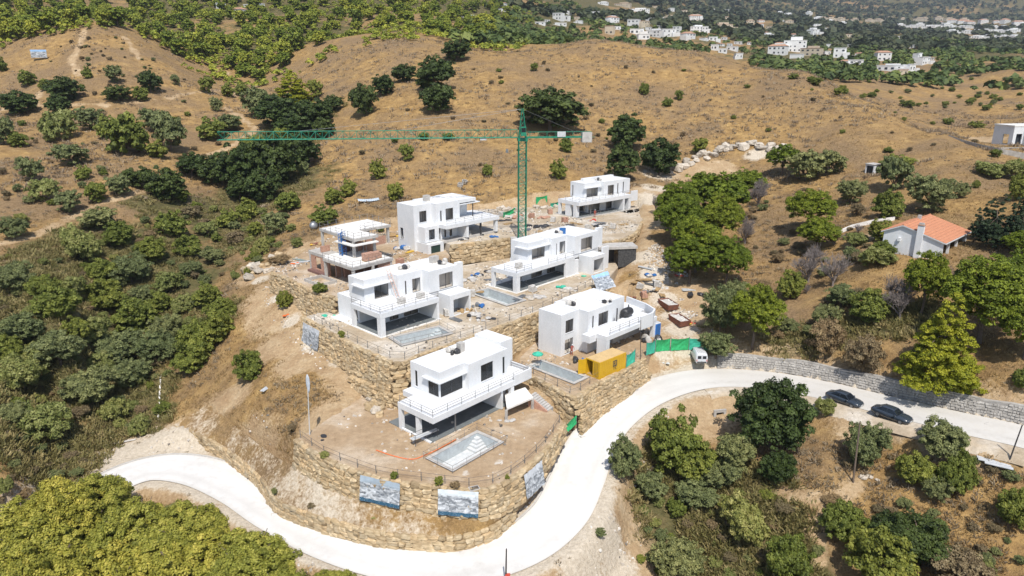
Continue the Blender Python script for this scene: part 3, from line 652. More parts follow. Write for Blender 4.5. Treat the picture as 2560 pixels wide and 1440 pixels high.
# earthwork strip above lower wall
so = catmull(W2, 5); si = catmull(SI, 5); K = 8
X = np.array([[so[i].lerp(si[i], j / K).x for j in range(K + 1)] for i in range(len(so))]); Y = np.array([[so[i].lerp(si[i], j / K).y for j in range(K + 1)] for i in range(len(so))])
Z = np.array([[so[i].lerp(si[i], j / K).z for j in range(K + 1)] for i in range(len(so))]); Z = Z + vnoise(X, Y, 2.0, 6) * 0.35 * np.linspace(0, 1, K + 1)[None] - 0.08
_sm = np.zeros(X.shape + (4,)); _sm[..., 0] = 0.45; _sm[..., 2] = 0.40; _sm[..., 3] = 1
struct(grid_mesh('earth_bank', X, Y, Z, 'ground', _sm))
POOLS = {'A': (0.0, [(1068, 1148), (1132, 1180), (1256, 1108)]), 'B': (6.0, [(974, 846), (1005, 866), (1114, 826)]), 'C': (6.0, [(1175, 734), (1267, 766), (1300, 748)]), 'F': (1.8, [(1320, 917), (1435, 961), (1462, 942)])}
POOLW = {}
for k, (z, c) in POOLS.items():
    a, b, d = [U(q[0], q[1], z) for q in c]; e1 = a - b; e2 = d - b
    e1n = e1.normalized(); e2n = (e2 - e1n * e2.dot(e1n)).normalized(); POOLW[k] = (b, e1n, e2n, e1.length, e2.dot(e2n))
def keyhole(outer, hole):
    i, j = min(((i, j) for i in range(len(outer)) for j in range(len(hole))), key=lambda t: (outer[t[0]][0] - hole[t[1]][0]) ** 2 + (outer[t[0]][1] - hole[t[1]][1]) ** 2)
    return outer[:i + 1] + hole[j:] + hole[:j + 1] + outer[i:]
def _ccw(p): return p if sum(a[0] * b[1] - b[0] * a[1] for a, b in zip(p, p[1:] + p[:1])) > 0 else p[::-1]
for k, (pz, poly) in PADW.items():
    mb = MB(); area = sum(a[0] * b[1] - b[0] * a[1] for a, b in zip(poly, poly[1:] + poly[:1]))
    pl = _ccw(list(poly))
    for pk in {'A': 'A', 'BC': 'BC', 'F': 'F'}.get(k, ''):
        b, e1, e2, l1, l2 = POOLW[pk]; hole = [tuple((b + e1 * u + e2 * v)[:2]) for u, v in ((0, 0), (l1, 0), (l1, l2), (0, l2))]; pl = keyhole(pl, _ccw(hole)[::-1])
    mb.prism(pl, pz - (8.0 if k != 'A' else 5.0), pz); o = mb.build('terrace_ground', 'earthpale' if k in ('BC', 'ED') else 'earth'); struct(o)
# ------------------------------------------------------------------ stone walls
def boulder_mesh(seed, name='stone', m='stone', jit=0.13, bev=0.20):
    r = random.Random(seed); bm = bmesh.new(); bmesh.ops.create_cube(bm, size=1.0)
    bmesh.ops.bevel(bm, geom=bm.edges[:] + bm.verts[:], offset=bev * (0.8 + 0.3 * r.random()), segments=1, affect='EDGES', profile=0.5)
    for v in bm.verts: v.co += Vector((r.uniform(-jit, jit), r.uniform(-jit, jit), r.uniform(-jit, jit)))
    me = bpy.data.meshes.new(name); bm.to_mesh(me); bm.free(); me.materials.append(M[m]); return me
STONES = [boulder_mesh(i) for i in range(9)]
PSTONES = [boulder_mesh(50 + i, 'boulder', 'palestone', 0.14, 0.28) for i in range(5)]
def stone_wall(name, label, tops, side, foot, sw=(0.75, 1.35), sh=(0.5, 0.66), seed=1, batter=0.10, group=None, cap=300, thick=0.7, mat_meshes=None):
    """courses of rough stones under a top line; side=+1: visible face on the left of the walking direction"""
    r = random.Random(seed); tops = [Vector(p) for p in tops]
    w = thing(name, label, 'wall', tops[0], 0, group); base = tops[0]
    L = [0]
    for a, b in zip(tops[:-1], tops[1:]): L.append(L[-1] + (Vector((b.x - a.x, b.y - a.y, 0))).length)
    def at(s):
        i = 0
        while i < len(L) - 2 and L[i + 1] < s: i += 1
        t = min(max((s - L[i]) / max(L[i + 1] - L[i], 1e-9), 0), 1); p = tops[i].lerp(tops[i + 1], t)
        d = (tops[i + 1] - tops[i]); d.z = 0; d.normalize(); return p, d
    n = 0; rows = 0; depth = 0.0; meshes = mat_meshes or STONES
    maxdrop = max(at(L[-1] * k / 30)[0].z - foot(at(L[-1] * k / 30)[0]) for k in range(31)) + 0.3
    extra = MB()
    while depth < maxdrop and rows < 14:
        h = r.uniform(*sh); s = r.uniform(-0.5, 0.0)
        while s < L[-1]:
            wd = r.uniform(*sw); c = s + wd / 2; s += wd * 0.985
            if c < 0 or c > L[-1]: continue
            p, d = at(c); nrm = Vector((-d.y, d.x, 0)) * side
            if p.z - depth - h * 0.3 < foot(p): continue
            q = p + nrm * (batter * (depth + h / 2) + r.uniform(-0.07, 0.10)) + Vector((0, 0, -depth - h / 2 + r.uniform(-0.04, 0.04)))
            if n >= cap:
                continue
            o = bpy.data.objects.new('stone', meshes[r.randrange(len(meshes))]); COL.objects.link(o); o.parent = w
            o.location = q - base; o.scale = (wd * 1.04 * r.uniform(0.94, 1.06), thick * r.uniform(0.85, 1.15), h * 1.08 * r.uniform(0.9, 1.12))
            o.rotation_euler = (r.uniform(-0.08, 0.08), r.uniform(-0.07, 0.07), math.atan2(d.y, d.x) + r.uniform(-0.08, 0.08) + (math.pi if r.random() < 0.5 else 0)); n += 1
        depth += h * 0.97; rows += 1
    mb = MB()
    for a, b in zip(tops[:-1], tops[1:]):
        d = (b - a); d.z = 0; d.normalize(); nrm = Vector((-d.y, d.x, 0)) * side
        za = foot(a) - 0.3; zb = foot(b) - 0.3; o1 = nrm * 0.10; ba = nrm * (batter * max(a.z - za, 0)) + o1; bb = nrm * (batter * max(b.z - zb, 0)) + o1
        mb.quad(a + o1 + Vector((0, 0, -0.15)) - base, b + o1 + Vector((0, 0, -0.15)) - base, Vector((b.x, b.y, zb)) + bb - base, Vector((a.x, a.y, za)) + ba - base)
    mb.build('earth_backing', 'earthback', w)
    print(name, 'stones', n, 'len', round(L[-1], 1), 'drop', round(maxdrop, 1))
    return w
def foot_at(side_pts_side, off=1.1):
    return None
def wall_foot(tops, side, off=1.0, extra=None):
    T = [Vector(p) for p in tops]
    def f(p):
        best = None
        for a, b in zip(T[:-1], T[1:]):
            d = Vector((b.x - a.x, b.y - a.y, 0)); l = d.length; d.normalize()
            t = max(0, min(l, (p.x - a.x) * d.x + (p.y - a.y) * d.y)); q = Vector((a.x, a.y, 0)) + d * t
            dd = math.hypot(p.x - q.x, p.y - q.y)
            if best is None or dd < best[0]: best = (dd, d)
        n = Vector((-best[1].y, best[1].x, 0)) * side
        z = G(p.x + n.x * off, p.y + n.y * off)
        return z if extra is None else max(z, extra)
    return f
def memo(f):
    c = {}
    def g(p):
        k = (round(p.x * 2), round(p.y * 2))
        if k not in c: c[k] = f(p)
        return c[k]
    return g
tA = catmull([U(a, b, 0.05) for a, b in WALL_A], 3)
wA = stone_wall('retaining_wall', 'tall golden boulder wall with banners below the front villa terrace', tA, -1, lambda p: (-3.25 if p.x < 2.5 else -3.25 + min((p.x - 2.5) * 0.45, 1.5)), (0.7, 1.35), (0.44, 0.60), 3, 0.12)
t2 = catmull(W2, 3)
f2 = memo(wall_foot(t2, -1, 1.0))
stone_wall('retaining_wall', 'low golden stone wall curving along the white road', t2, -1, f2, (0.7, 1.35), (0.42, 0.58), 5, 0.10, thick=0.55)
WB1 = [U(a, b, 6.05) for a, b in WALL_BC[:5]]; WB2 = [U(a, b, 6.05) for a, b in WALL_BC[4:9]]; WB3 = [U(a, b, 6.05) for a, b in WALL_BC[8:]]
stone_wall('retaining_wall', 'golden boulder wall facing the dirt track left of the middle villas', WB1, -1, memo(wall_foot(WB1, -1, 1.2)), (0.65, 1.3), (0.44, 0.62), 7, 0.16)
stone_wall('retaining_wall', 'golden boulder wall behind the roof of the front villa', WB2, -1, memo(wall_foot(WB2, -1, 1.2)), (0.7, 1.4), (0.48, 0.66), 8, 0.22)
stone_wall('retaining_wall', 'golden boulder wall behind the villa with the yellow container', WB3, -1, memo(wall_foot(WB3, -1, 1.2)), (0.7, 1.3), (0.45, 0.64), 9, 0.20)
WG = [U(a, b, 8.55) for a, b in WALL_G]
stone_wall('retaining_wall', 'golden boulder wall below the unfinished brick villa', WG, -1, memo(wall_foot(WG, -1, 1.1)), (0.6, 1.15), (0.42, 0.6), 11, 0.18)
WE = [U(a, b, 10.05) for a, b in WALL_E]
stone_wall('retaining_wall', 'golden boulder wall beside the tall rear villa left of the crane mast', WE, -1, lambda p: 5.8, (0.8, 1.5), (0.6, 0.85), 13, 0.10)
WD = catmull([U(a, b, 10.05) for a, b in WALL_D], 3)
stone_wall('retaining_wall', 'curved ochre stone wall below the rearmost villa', WD, -1, memo(wall_foot(WD, -1, 1.0, 7.6)), (0.6, 1.1), (0.42, 0.6), 15, 0.08)
WF1 = [U(a, b, 1.85) for a, b in WALL_F[:4]]; WF2 = [U(a, b, 1.85) for a, b in WALL_F[3:]]
stone_wall('retaining_wall', 'golden stone wall left of the grey concrete pool', WF1, -1, memo(wall_foot(WF1, -1, 1.1)), (0.6, 1.15), (0.42, 0.6), 17, 0.12)
stone_wall('retaining_wall', 'golden stone wall between the yellow container and the white road', WF2, -1, memo(wall_foot(WF2, -1, 1.1)), (0.6, 1.15), (0.42, 0.6), 19, 0.25)
WS = [U(878, 938, 2.3), U(930, 962, 2.1), U(985, 986, 1.9), U(1010, 992, 1.8)]
stone_wall('retaining_wall', 'short low stone wall on the slope left of the front villa', WS, -1, lambda p: 0.4, (0.6, 1.1), (0.4, 0.55), 21, 0.15)
def boulder_pile(spots, name, label_fmt, cat, group, meshes, size, seed):
    r = random.Random(seed)
    pts = []
    for px, py in spots:
        P = hit(px, py); pts.append((px, P))
    pts.sort(key=lambda q: q[0])
    for i, (px, P) in enumerate(pts):
        s = r.uniform(*size); o = bpy.data.objects.new(name, meshes[r.randrange(len(meshes))]); COL.objects.link(o)
        o.location = P + Vector((0, 0, s * 0.22)); o.scale = (s * r.uniform(0.8, 1.4), s * r.uniform(0.8, 1.2), s * r.uniform(0.55, 0.9)); o.rotation_euler = (r.uniform(-0.3, 0.3), r.uniform(-0.3, 0.3), r.uniform(0, 6.28))
        tag(o, label_fmt + ordinal(i, len(pts)), cat, group)
_r = random.Random(4)
boulder_pile([(645, 655), (662, 650), (680, 648), (698, 646), (628, 668), (640, 672), (655, 668), (672, 664), (690, 662), (706, 655), (634, 685), (648, 682), (668, 680), (625, 697), (684, 676), (615, 680)],
             'boulder', 'quarried boulder in the pile above the dirt track', 'boulder', 'boulder pile above the dirt track', PSTONES[:3] + STONES[:3], (1.0, 1.9), 5)
boulder_pile([(915, 985), (925, 1000), (935, 1010), (945, 1018), (955, 1025), (920, 1015), (940, 1030), (950, 1040), (962, 1012), (930, 1022)],
             'boulder', 'loose boulder on the slope left of the front villa', 'boulder', 'loose boulders left of the front villa', STONES[:4] + PSTONES[:2], (0.7, 1.3), 6)
_sp = []
for t in np.linspace(0, 1, 46):
    px = 1648 + 320 * t; py = 440 - 75 * math.sin(min(t * 1.25, 1) * math.pi / 2) + (t > 0.75) * (t - 0.75) * 40
    _sp += [(px + _r.uniform(-6, 6), py + _r.uniform(-8, 10))]
boulder_pile(_sp, 'boulder', 'pale boulder in the rock bank at the hill foot', 'boulder', 'rock bank at the hill foot', PSTONES, (1.4, 2.7), 7)
boulder_pile([(1330 + i * 9 + _r.uniform(-3, 3), 524 - i * 0.4 + _r.uniform(-5, 7)) for i in range(8)] + [(1240 + i * 8, 527 + _r.uniform(-5, 5)) for i in range(7)],
             'boulder', 'pale block in the rubble row behind the crane mast', 'boulder', 'rubble row behind the crane', PSTONES, (0.8, 1.5), 8)

# grey rubble retaining wall along the upper road: small stones as real relief
_seg = ROAD[6:57]; foots_ = offset_line(_seg, -ROAD_HALF - 0.35); tops = [p + Vector((0, 0, 1.85 + 0.12 * math.sin(i * .7))) for i, p in enumerate(offset_line(_seg, -ROAD_HALF - 1.05))]
tops = tops[::-1]; foots_ = foots_[::-1]
w = thing('rubble_wall', 'long grey rubble retaining wall along the upper side of the road', 'wall', tops[0])
mb = MB(); base = tops[0]; sb = MB(); r = random.Random(3)
feet = foots_
for i in range(len(tops) - 1):
    a, b, fa, fb = tops[i] - base, tops[i + 1] - base, feet[i] - base + Vector((0, 0, -0.05)), feet[i + 1] - base + Vector((0, 0, -0.05))
    mb.quad(fa, fb, b, a)
    nrm = (fb - fa).cross(a - fa).normalized()
    if nrm.z < 0: nrm = -nrm
    L_ = (b - a).length; H_ = (a - fa).length
    for yy in range(int(H_ / 0.34)):
        x = r.uniform(0, 0.2)
        while x < L_:
            wd = r.uniform(0.28, 0.55); u = min((x + wd / 2) / L_, 1); v = (yy + 0.5 + r.uniform(-.15, .15)) * 0.34 / H_
            c = fa.lerp(fb, u).lerp(a.lerp(b, u), v); tx = (fb - fa).normalized() * wd * 0.47; ty = (a - fa).normalized() * 0.155; pr = nrm * r.uniform(0.06, 0.14)
            n = len(sb.v); j = lambda: Vector((r.uniform(-.03, .03), r.uniform(-.03, .03), r.uniform(-.03, .03)))
            sb.v += [tuple(q) for q in (c - tx - ty + j(), c + tx - ty + j(), c + tx + ty + j(), c - tx + ty + j(), c - tx * 0.7 - ty * 0.7 + pr + j(), c + tx * 0.7 - ty * 0.7 + pr + j(), c + tx * 0.7 + ty * 0.7 + pr + j(), c - tx * 0.7 + ty * 0.7 + pr + j())]
            sb.f += [tuple(n + i2 for i2 in q) for q in ((4, 5, 6, 7), (0, 1, 5, 4), (1, 2, 6, 5), (2, 3, 7, 6), (3, 0, 4, 7))]
            x += wd
mb.build('mortar_face', simple('grey_mortar', (0.30, 0.28, 0.26), (0.20, 0.19, 0.175), 0.6, 0.95), w)
M['greystone'] = simple('grey_rubble_stone', (0.24, 0.225, 0.205), (0.47, 0.445, 0.41), 1.1, 0.95, 0.2, spread=(0.3, 0.7), detail=7)
stuff(sb.build('rubble_stones', 'greystone', w))
cp = MB(); rings = []
for i, p in enumerate(tops):
    q = p - base; a = tops[max(i - 1, 0)]; b = tops[min(i + 1, len(tops) - 1)]; t = (b - a); t.z = 0; t.normalize(); n = Vector((-t.y, t.x, 0))
    rings.append([q + n * -0.02 + Vector((0, 0, -0.3)), q + n * 0.5 + Vector((0, 0, -0.3)), q + n * 0.48 + Vector((0, 0, 0.08)), q + n * -0.04 + Vector((0, 0, 0.08))])
cp.loft(rings); cp.build('coping', 'greystone', w)

# ------------------------------------------------------------------ villas
def panel(mb, axis, a0, a1, z0, z1, c0, c1, holes=()):
    A = sorted({a0, a1, *[h[0] for h in holes], *[h[1] for h in holes]}); Zs = sorted({z0, z1, *[h[2] for h in holes], *[h[3] for h in holes]})
    A = [a for a in A if a0 <= a <= a1]; Zs = [z for z in Zs if z0 <= z <= z1]
    def solid(i, j):
        if i < 0 or j < 0 or i >= len(A) - 1 or j >= len(Zs) - 1: return False
        a = (A[i] + A[i + 1]) / 2; z = (Zs[j] + Zs[j + 1]) / 2
        return not any(h[0] < a < h[1] and h[2] < z < h[3] for h in holes)
    P = (lambda a, c, z: (a, c, z)) if axis == 'u' else (lambda a, c, z: (c, a, z))
    for i in range(len(A) - 1):
        for j in range(len(Zs) - 1):
            if not solid(i, j): continue
            l, r_, b, t = A[i], A[i + 1], Zs[j], Zs[j + 1]
            mb.quad(P(l, c0, b), P(r_, c0, b), P(r_, c0, t), P(l, c0, t)); mb.quad(P(l, c1, b), P(l, c1, t), P(r_, c1, t), P(r_, c1, b))
            if not solid(i - 1, j): mb.quad(P(l, c0, b), P(l, c0, t), P(l, c1, t), P(l, c1, b))
            if not solid(i + 1, j): mb.quad(P(r_, c0, b), P(r_, c1, b), P(r_, c1, t), P(r_, c0, t))
            if not solid(i, j - 1): mb.quad(P(l, c0, b), P(l, c1, b), P(r_, c1, b), P(r_, c0, b))
            if not solid(i, j + 1): mb.quad(P(l, c0, t), P(r_, c0, t), P(r_, c1, t), P(l, c1, t))
def fix_normals(me):
    bm = bmesh.new(); bm.from_mesh(me); bmesh.ops.remove_doubles(bm, verts=bm.verts, dist=0.0005); bmesh.ops.recalc_face_normals(bm, faces=bm.faces); bm.to_mesh(me); bm.free()
def frame_part(vil, side, h, c, t, glass=False, bar=True, sill=True):
    a0, a1, z0, z1 = h; fw = 0.06
    if side in 'SN': P = lambda a, d, z: (a, c + d * (1 if side == 'S' else -1), z)
    else: P = lambda a, d, z: (c + d * (1 if side == 'W' else -1), a, z)
    mb = MB()
    def bx(x0, x1, zz0, zz1, d0=0.10, d1=0.17):
        p, q = P(x0, d0, zz0), P(x1, d1, zz1); mb.box(min(p[0], q[0]), max(p[0], q[0]), min(p[1], q[1]), max(p[1], q[1]), zz0, zz1)
    bx(a0 + .003, a0 + fw, z0 + .003, z1 - .003); bx(a1 - fw, a1 - .003, z0 + .003, z1 - .003); bx(a0 + fw, a1 - fw, z1 - fw, z1 - .003); bx(a0 + fw, a1 - fw, z0 + .003, z0 + fw)
    if bar and a1 - a0 > 1.2: m_ = (a0 + a1) / 2; bx(m_ - 0.03, m_ + 0.03, z0 + fw, z1 - fw)
    w = mb.build('window', 'darkmetal', vil)
    if glass:
        g = MB(); p, q = P(a0 + fw, 0.125, z0 + fw), P(a1 - fw, 0.14, z1 - fw)
        g.box(min(p[0], q[0]), max(p[0], q[0]), min(p[1], q[1]), max(p[1], q[1]), z0 + fw, z1 - fw); g.build('pane', 'glass', w)
    if sill:
        s = MB(); p, q = P(a0 - 0.05, -0.06, z0 - 0.05), P(a1 + 0.05, 0.09, z0 + 0.004)
        s.box(min(p[0], q[0]), max(p[0], q[0]), min(p[1], q[1]), max(p[1], q[1]), z0 - 0.06, z0 + 0.004); s.build('sill', 'white', w)
class Villa:
    def __init__(s, label, px, z, phi, zg):
        O = U(px[0], px[1], z); s.zg = zg
        s.o = thing('villa', label, 'villa', (O.x, O.y, zg), math.radians(phi)); s.phi = math.radians(phi); s.O = O
    def W(s, u, w, z=0.0):
        return Vector((s.O.x + u * math.cos(s.phi) - w * math.sin(s.phi), s.O.y + u * math.sin(s.phi) + w * math.cos(s.phi), s.zg + z))
    def block(s, u0, u1, w0, w1, z0, z1, S=(), N=(), W=(), E=(), t=0.26, m='white', roof=True, par=0.22, frames=True, glass=False, floor=True):
        mb = MB()
        panel(mb, 'u', u0, u1, z0, z1, w0, w0 + t, S); panel(mb, 'u', u0, u1, z0, z1, w1, w1 - t, N)
        panel(mb, 'w', w0 + t, w1 - t, z0, z1, u0, u0 + t, W); panel(mb, 'w', w0 + t, w1 - t, z0, z1, u1, u1 - t, E)
        me = mb.mesh('wall', m); fix_normals(me); wl = link('wall', me, s.o)
        if roof: MB().box(u0 + t - .004, u1 - t + .004, w0 + t - .004, w1 - t + .004, z1 - par - 0.2, z1 - par).build('roof', 'roofwhite', s.o)
        if floor: MB().box(u0 + t + .002, u1 - t - .002, w0 + t + .002, w1 - t - .002, z0 - 0.02, z0 + 0.06).build('floor', 'roomfloor', s.o)
        if S and frames and w1 - w0 > 4: MB().box(u0 + t + .003, u1 - t - .003, w0 + 1.5, w0 + 1.6, z0 + .061, z1 - par - .205 if roof else z1 - .01).build('added_partition', 'inner', s.o)  # inner wall added close behind the windows so the openings look brighter
        if frames:
            for side, hs, c in (('S', S, w0), ('N', N, w1), ('W', W, u0), ('E', E, u1)):
                for h in hs: frame_part(s.o, side, h, c, t, glass)
        return wl
    def box(s, name, u0, u1, w0, w1, z0, z1, m='white'):
        return MB().box(u0, u1, w0, w1, z0, z1).build(name, m, s.o)
    def railing(s, pts, z, h=1.0, step=2.2, rails=3, m='metal', post=0.042):
        pts = [Vector((a, b, z)) for a, b in pts]; pm = MB().bar((0, 0, 0), (0, 0, h), post).mesh('post', m); o = None
        for k in range(rails):
            rl = MB().path([p + Vector((0, 0, h * (k + 1) / rails - 0.03)) for p in pts], 0.026)
            if o is None: o = rl.build('railing', 'rope', s.o)
            else: rl.build('rail', 'rope', o)
        for j, (a, b) in enumerate(zip(pts[:-1], pts[1:])):
            n = max(1, round((b - a).length / step))
            for i in range(0 if j == 0 else 1, n + 1): link('post', pm, o, a.lerp(b, i / n))
        return o
    def sacks(s, u, w, z, n=5, size=0.7, m='black', seed=1, name='rubbish_sack'):
        r = random.Random(seed)
        for i in range(n):
            o = bpy.data.objects.new(name, _sack(m, r.randrange(4))); COL.objects.link(o); o.parent = s.o
            k = size * r.uniform(0.7, 1.2); o.scale = (k, k * r.uniform(0.7, 1), k * r.uniform(0.7, 1.1)); o.location = (u + r.uniform(-.6, .6), w + r.uniform(-.5, .5), z + k * 0.3); o.rotation_euler = (0, 0, r.uniform(0, 6))
_sackc = {}
def _sack(m, i):
    if (m, i) not in _sackc:
        r = random.Random(i); bm = bmesh.new(); bmesh.ops.create_icosphere(bm, subdivisions=2, radius=0.5)
        for v in bm.verts: v.co *= r.uniform(0.78, 1.14)
        for v in bm.verts: v.co.z = max(v.co.z, -0.32)
        me = bpy.data.meshes.new('sack'); bm.to_mesh(me); bm.free(); me.materials.append(M[m]); _sackc[(m, i)] = me
    return _sackc[(m, i)]
def top_clutter(v, u, w, z, label, m='black', n=4, size=0.7, seed=1):
    """a heap that lies on a roof: its own thing"""
    P = v.W(u, w, z); t = thing('sack_heap', label, 'heap', P); r = random.Random(seed)
    for i in range(n):
        o = bpy.data.objects.new('sack', _sack(m if i % 3 else 'rubble', r.randrange(4))); COL.objects.link(o); o.parent = t
        k = size * r.uniform(0.7, 1.2); o.scale = (k, k * r.uniform(.7, 1), k * r.uniform(.8, 1.2)); o.location = (r.uniform(-.7, .7), r.uniform(-.5, .5), k * 0.3); o.rotation_euler = (0, 0, r.uniform(0, 6))

# --- A: finished front villa
A = Villa('finished white villa with corner glass window on the front terrace', (1082, 1046), 3.55, 48, 0.0)
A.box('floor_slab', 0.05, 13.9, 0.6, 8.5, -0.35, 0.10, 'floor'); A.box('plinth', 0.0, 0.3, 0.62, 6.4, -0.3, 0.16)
A.box('balcony', 0, 14.3, 0, 6.45, 2.78, 3.55)
A.box('balcony', 2.6, 17.7, 6.46, 8.6, 2.80, 3.53); A.box('balcony', 14.31, 17.68, 0.0, 6.45, 2.80, 3.53)
A.block(5.0, 17.6, 3.8, 8.5, 0.10, 2.79, S=[(5.6, 8.6, .2, 2.5), (9.8, 12.2, .2, 2.5), (12.9, 13.5, .5, 2.4)], W=[(4.4, 7.6, .2, 2.5)], roof=False)
A.box('pillar', 0.02, 0.52, 5.9, 6.42, 0.1, 2.78); A.box('pillar', 0.12, 0.62, 2.75, 3.3, 0.1, 2.78); A.box('pillar', 4.0, 4.14, 0.5, 0.64, 0.1, 2.78, 'metal')
A.box('end_wall', 12.0, 12.36, 0.25, 3.79, 0.1, 2.78); A.box('pillar', 13.7, 14.28, 0.05, 0.6, 0.0, 2.78); A.box('pillar', 14.0, 14.25, 1.6, 3.6, 0.0, 2.78)
A.block(4.0, 8.2, 3.1, 8.6, 3.55, 7.1, S=[(4.12, 7.9, 3.66, 5.75)], W=[(3.37, 5.3, 3.66, 5.75), (7.3, 7.8, 3.9, 6.1)], glass=True)
A.block(8.205, 15.5, 2.3, 8.62, 3.552, 7.07, S=[(10.4, 12.7, 3.9, 6.2), (14.5, 14.95, 3.7, 6.1)], glass=True)
A.block(15.505, 17.9, 3.6, 8.5, 3.554, 7.55)
A.box('canopy', 3.45, 8.20, 2.55, 3.10, 5.82, 5.97); A.box('canopy', 3.45, 3.995, 3.105, 5.9, 5.82, 5.97)
A.box('parapet', 14.35, 17.64, -0.12, 0.12, 2.81, 4.25); A.box('parapet', 17.45, 17.69, 0.125, 3.5, 3.53, 4.25)
A.railing([(0.12, 6.2), (0.12, 0.12), (14.2, 0.12)], 3.55); A.railing([(14.4, 0.3), (17.4, 0.3), (17.4, 3.4)], 3.53)
A.box('vent_stack', 10.6, 11.4, 6.2, 7.0, 6.8, 8.1, 'concrete')
P1, P2, P3, P4 = U(1267, 1021, 1.7), U(1333, 993, 1.7), U(1313, 968, 1.7), U(1262, 985, 1.7)
Ainv = Matrix.Translation(A.o.location) @ Matrix.Rotation(A.phi, 4, 'Z'); Ainv.invert()
q = [Ainv @ p for p in (P1, P2, P3, P4)]
MB().hexa([p + Vector((0, 0, -0.25)) for p in q], q).build('side_slab', 'roofwhite', A.o)
for p in q[:3]:
    MB().box(p.x - 0.16, p.x + 0.1, p.y - 0.05, p.y + 0.2, -0.2, 1.46).build('pillar', 'concrete', A.o)
top_clutter(A, 9.9, 6.8, 6.86, 'dark sacks and vent rubble on the front villa roof', n=6, size=0.9, seed=3)
# --- B
B_ = Villa('white villa with long pool and roof ladder on the middle terrace', (949.8, 785.8), 9.6, 46, 6.0)
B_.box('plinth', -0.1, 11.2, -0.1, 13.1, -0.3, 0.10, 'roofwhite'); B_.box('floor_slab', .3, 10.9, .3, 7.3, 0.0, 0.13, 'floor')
B_.box('balcony', 0, 10.9, 0, 7.4, 2.85, 3.6); B_.box('balcony', 1.6, 16.9, 7.41, 10.0, 2.87, 3.58); B_.box('balcony', 10.91, 16.9, 2.7, 7.4, 2.87, 3.58)
B_.block(1.5, 5.2, 7.45, 13.2, 0, 3.56, W=[(8.0, 8.7, 0.2, 2.5)], m='white')
B_.block(4.2, 16.9, 4.6, 9.9, 0.12, 2.86, S=[(4.9, 6.6, .2, 2.5), (7.6, 10.4, .2, 2.5), (11.2, 12.6, .3, 2.5)], W=[(5.0, 7.2, .2, 2.5)], roof=False)
B_.box('pillar', 0.02, 0.85, 0.02, 0.85, 0.12, 2.85); B_.box('pillar', 0.02, 0.5, 6.7, 7.38, 0.12, 2.85); B_.box('end_wall', 10.5, 10.88, 0.05, 4.59, 0.12, 2.85)
B_.block(1.6, 6.6, 6.0, 10.0, 3.6, 7.0, S=[(3.4, 6.0, 3.68, 5.7)], W=[])
B_.block(6.605, 11.2, 4.4, 10.02, 3.602, 7.03, S=[(7.9, 8.2, 3.75, 5.9), (9.3, 10.9, 3.7, 5.9)])
B_.block(11.205, 16.9, 2.6, 9.4, 3.604, 7.06, S=[(13.2, 16.0, 3.7, 6.2)], W=[])
B_.box('party_wall', 16.905, 18.2, 2.62, 3.3, 0.0, 7.3); B_.box('vent_stack', 15.2, 16.6, 6.6, 7.4, 6.8, 7.9, 'concrete')
B_.box('canopy', 1.0, 6.6, 5.4, 5.995, 5.9, 6.05); B_.box('canopy', 1.0, 1.595, 6.0, 8.6, 5.9, 6.05)
B_.block(12.7, 17.0, -0.4, 2.58, 0, 3.5, S=[(13.4, 16.7, .1, 2.7)], W=[], par=0.1, frames=False)
B_.railing([(0.12, 7.2), (0.12, 0.12), (10.8, 0.12)], 3.6)
for dx in (4.6, 8.2): B_.box('block_stack', dx, dx + 1.1, 1.4, 2.2, 3.605, 4.5, 'rubble')
lad = MB(); a, b = Vector((6.0, 3.5, 3.6)), Vector((6.0, 5.95, 7.9)); sx = Vector((0.28, 0, 0))
lad.bar(a - sx, b - sx, 0.045); lad.bar(a + sx, b + sx, 0.045)
for i in range(12): p = a.lerp(b, (i + 0.6) / 12.5); lad.bar(p - sx, p + sx, 0.03)
lad_o = lad.build('ladder', simple('pinkish_ladder', (0.55, 0.34, 0.26), None, 3, 0.6)); lad_o.location = B_.o.location; lad_o.rotation_euler = (0, 0, B_.phi)
tag(lad_o, 'pale ladder leaning from the balcony to the roof of the middle-left villa', 'ladder')
top_clutter(B_, 10.2, 7.4, 6.85, 'dark sack heap on the roof of the middle-left villa', n=4, size=0.9, seed=4)
top_clutter(B_, 16.2, 5.2, 6.9, 'black sheeting at the roof edge of the middle-left villa', n=4, size=0.9, seed=5)
# --- C
C = Villa('white villa below the crane with a blue banner beside it', (1291.7, 683.6), 9.6, 47, 6.0)
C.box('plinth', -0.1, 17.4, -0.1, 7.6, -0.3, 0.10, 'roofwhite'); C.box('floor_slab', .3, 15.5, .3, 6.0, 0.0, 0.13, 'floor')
C.box('balcony', 0, 16.0, 0, 6.1, 2.85, 3.6); C.box('balcony', 7.1, 24.0, 6.11, 8.2, 2.87, 3.58); C.box('balcony', 16.01, 24.0, 0.9, 6.1, 2.87, 3.58)
C.block(6.0, 23.9, 3.9, 8.1, 0.12, 2.86, S=[(8.2, 11.2, .2, 2.5), (12.6, 15.0, .2, 2.5)], W=[(4.4, 6.6, .2, 2.5)], roof=False)
C.box('pillar', 0.02, 0.9, 0.02, 0.9, 0.12, 2.85); C.box('pillar', 0.02, 0.6, 5.5, 6.08, 0.12, 2.85); C.box('end_wall', 13.3, 17.2, 0.02, 0.4, 0.0, 2.84); C.box('end_wall', 15.6, 15.98, 0.41, 3.89, 0.12, 2.85)
C.block(7.1, 12.8, 3.8, 8.0, 3.6, 7.0, S=[(8.2, 11.8, 3.68, 5.7)])
C.block(12.805, 17.0, 2.9, 8.02, 3.602, 7.03, S=[(14.0, 14.25, 3.7, 5.9), (15.0, 16.7, 3.7, 6.0)])
C.block(17.005, 24.0, 0.8, 8.2, 3.604, 7.06, S=[(18.8, 22.4, 3.7, 6.3)])
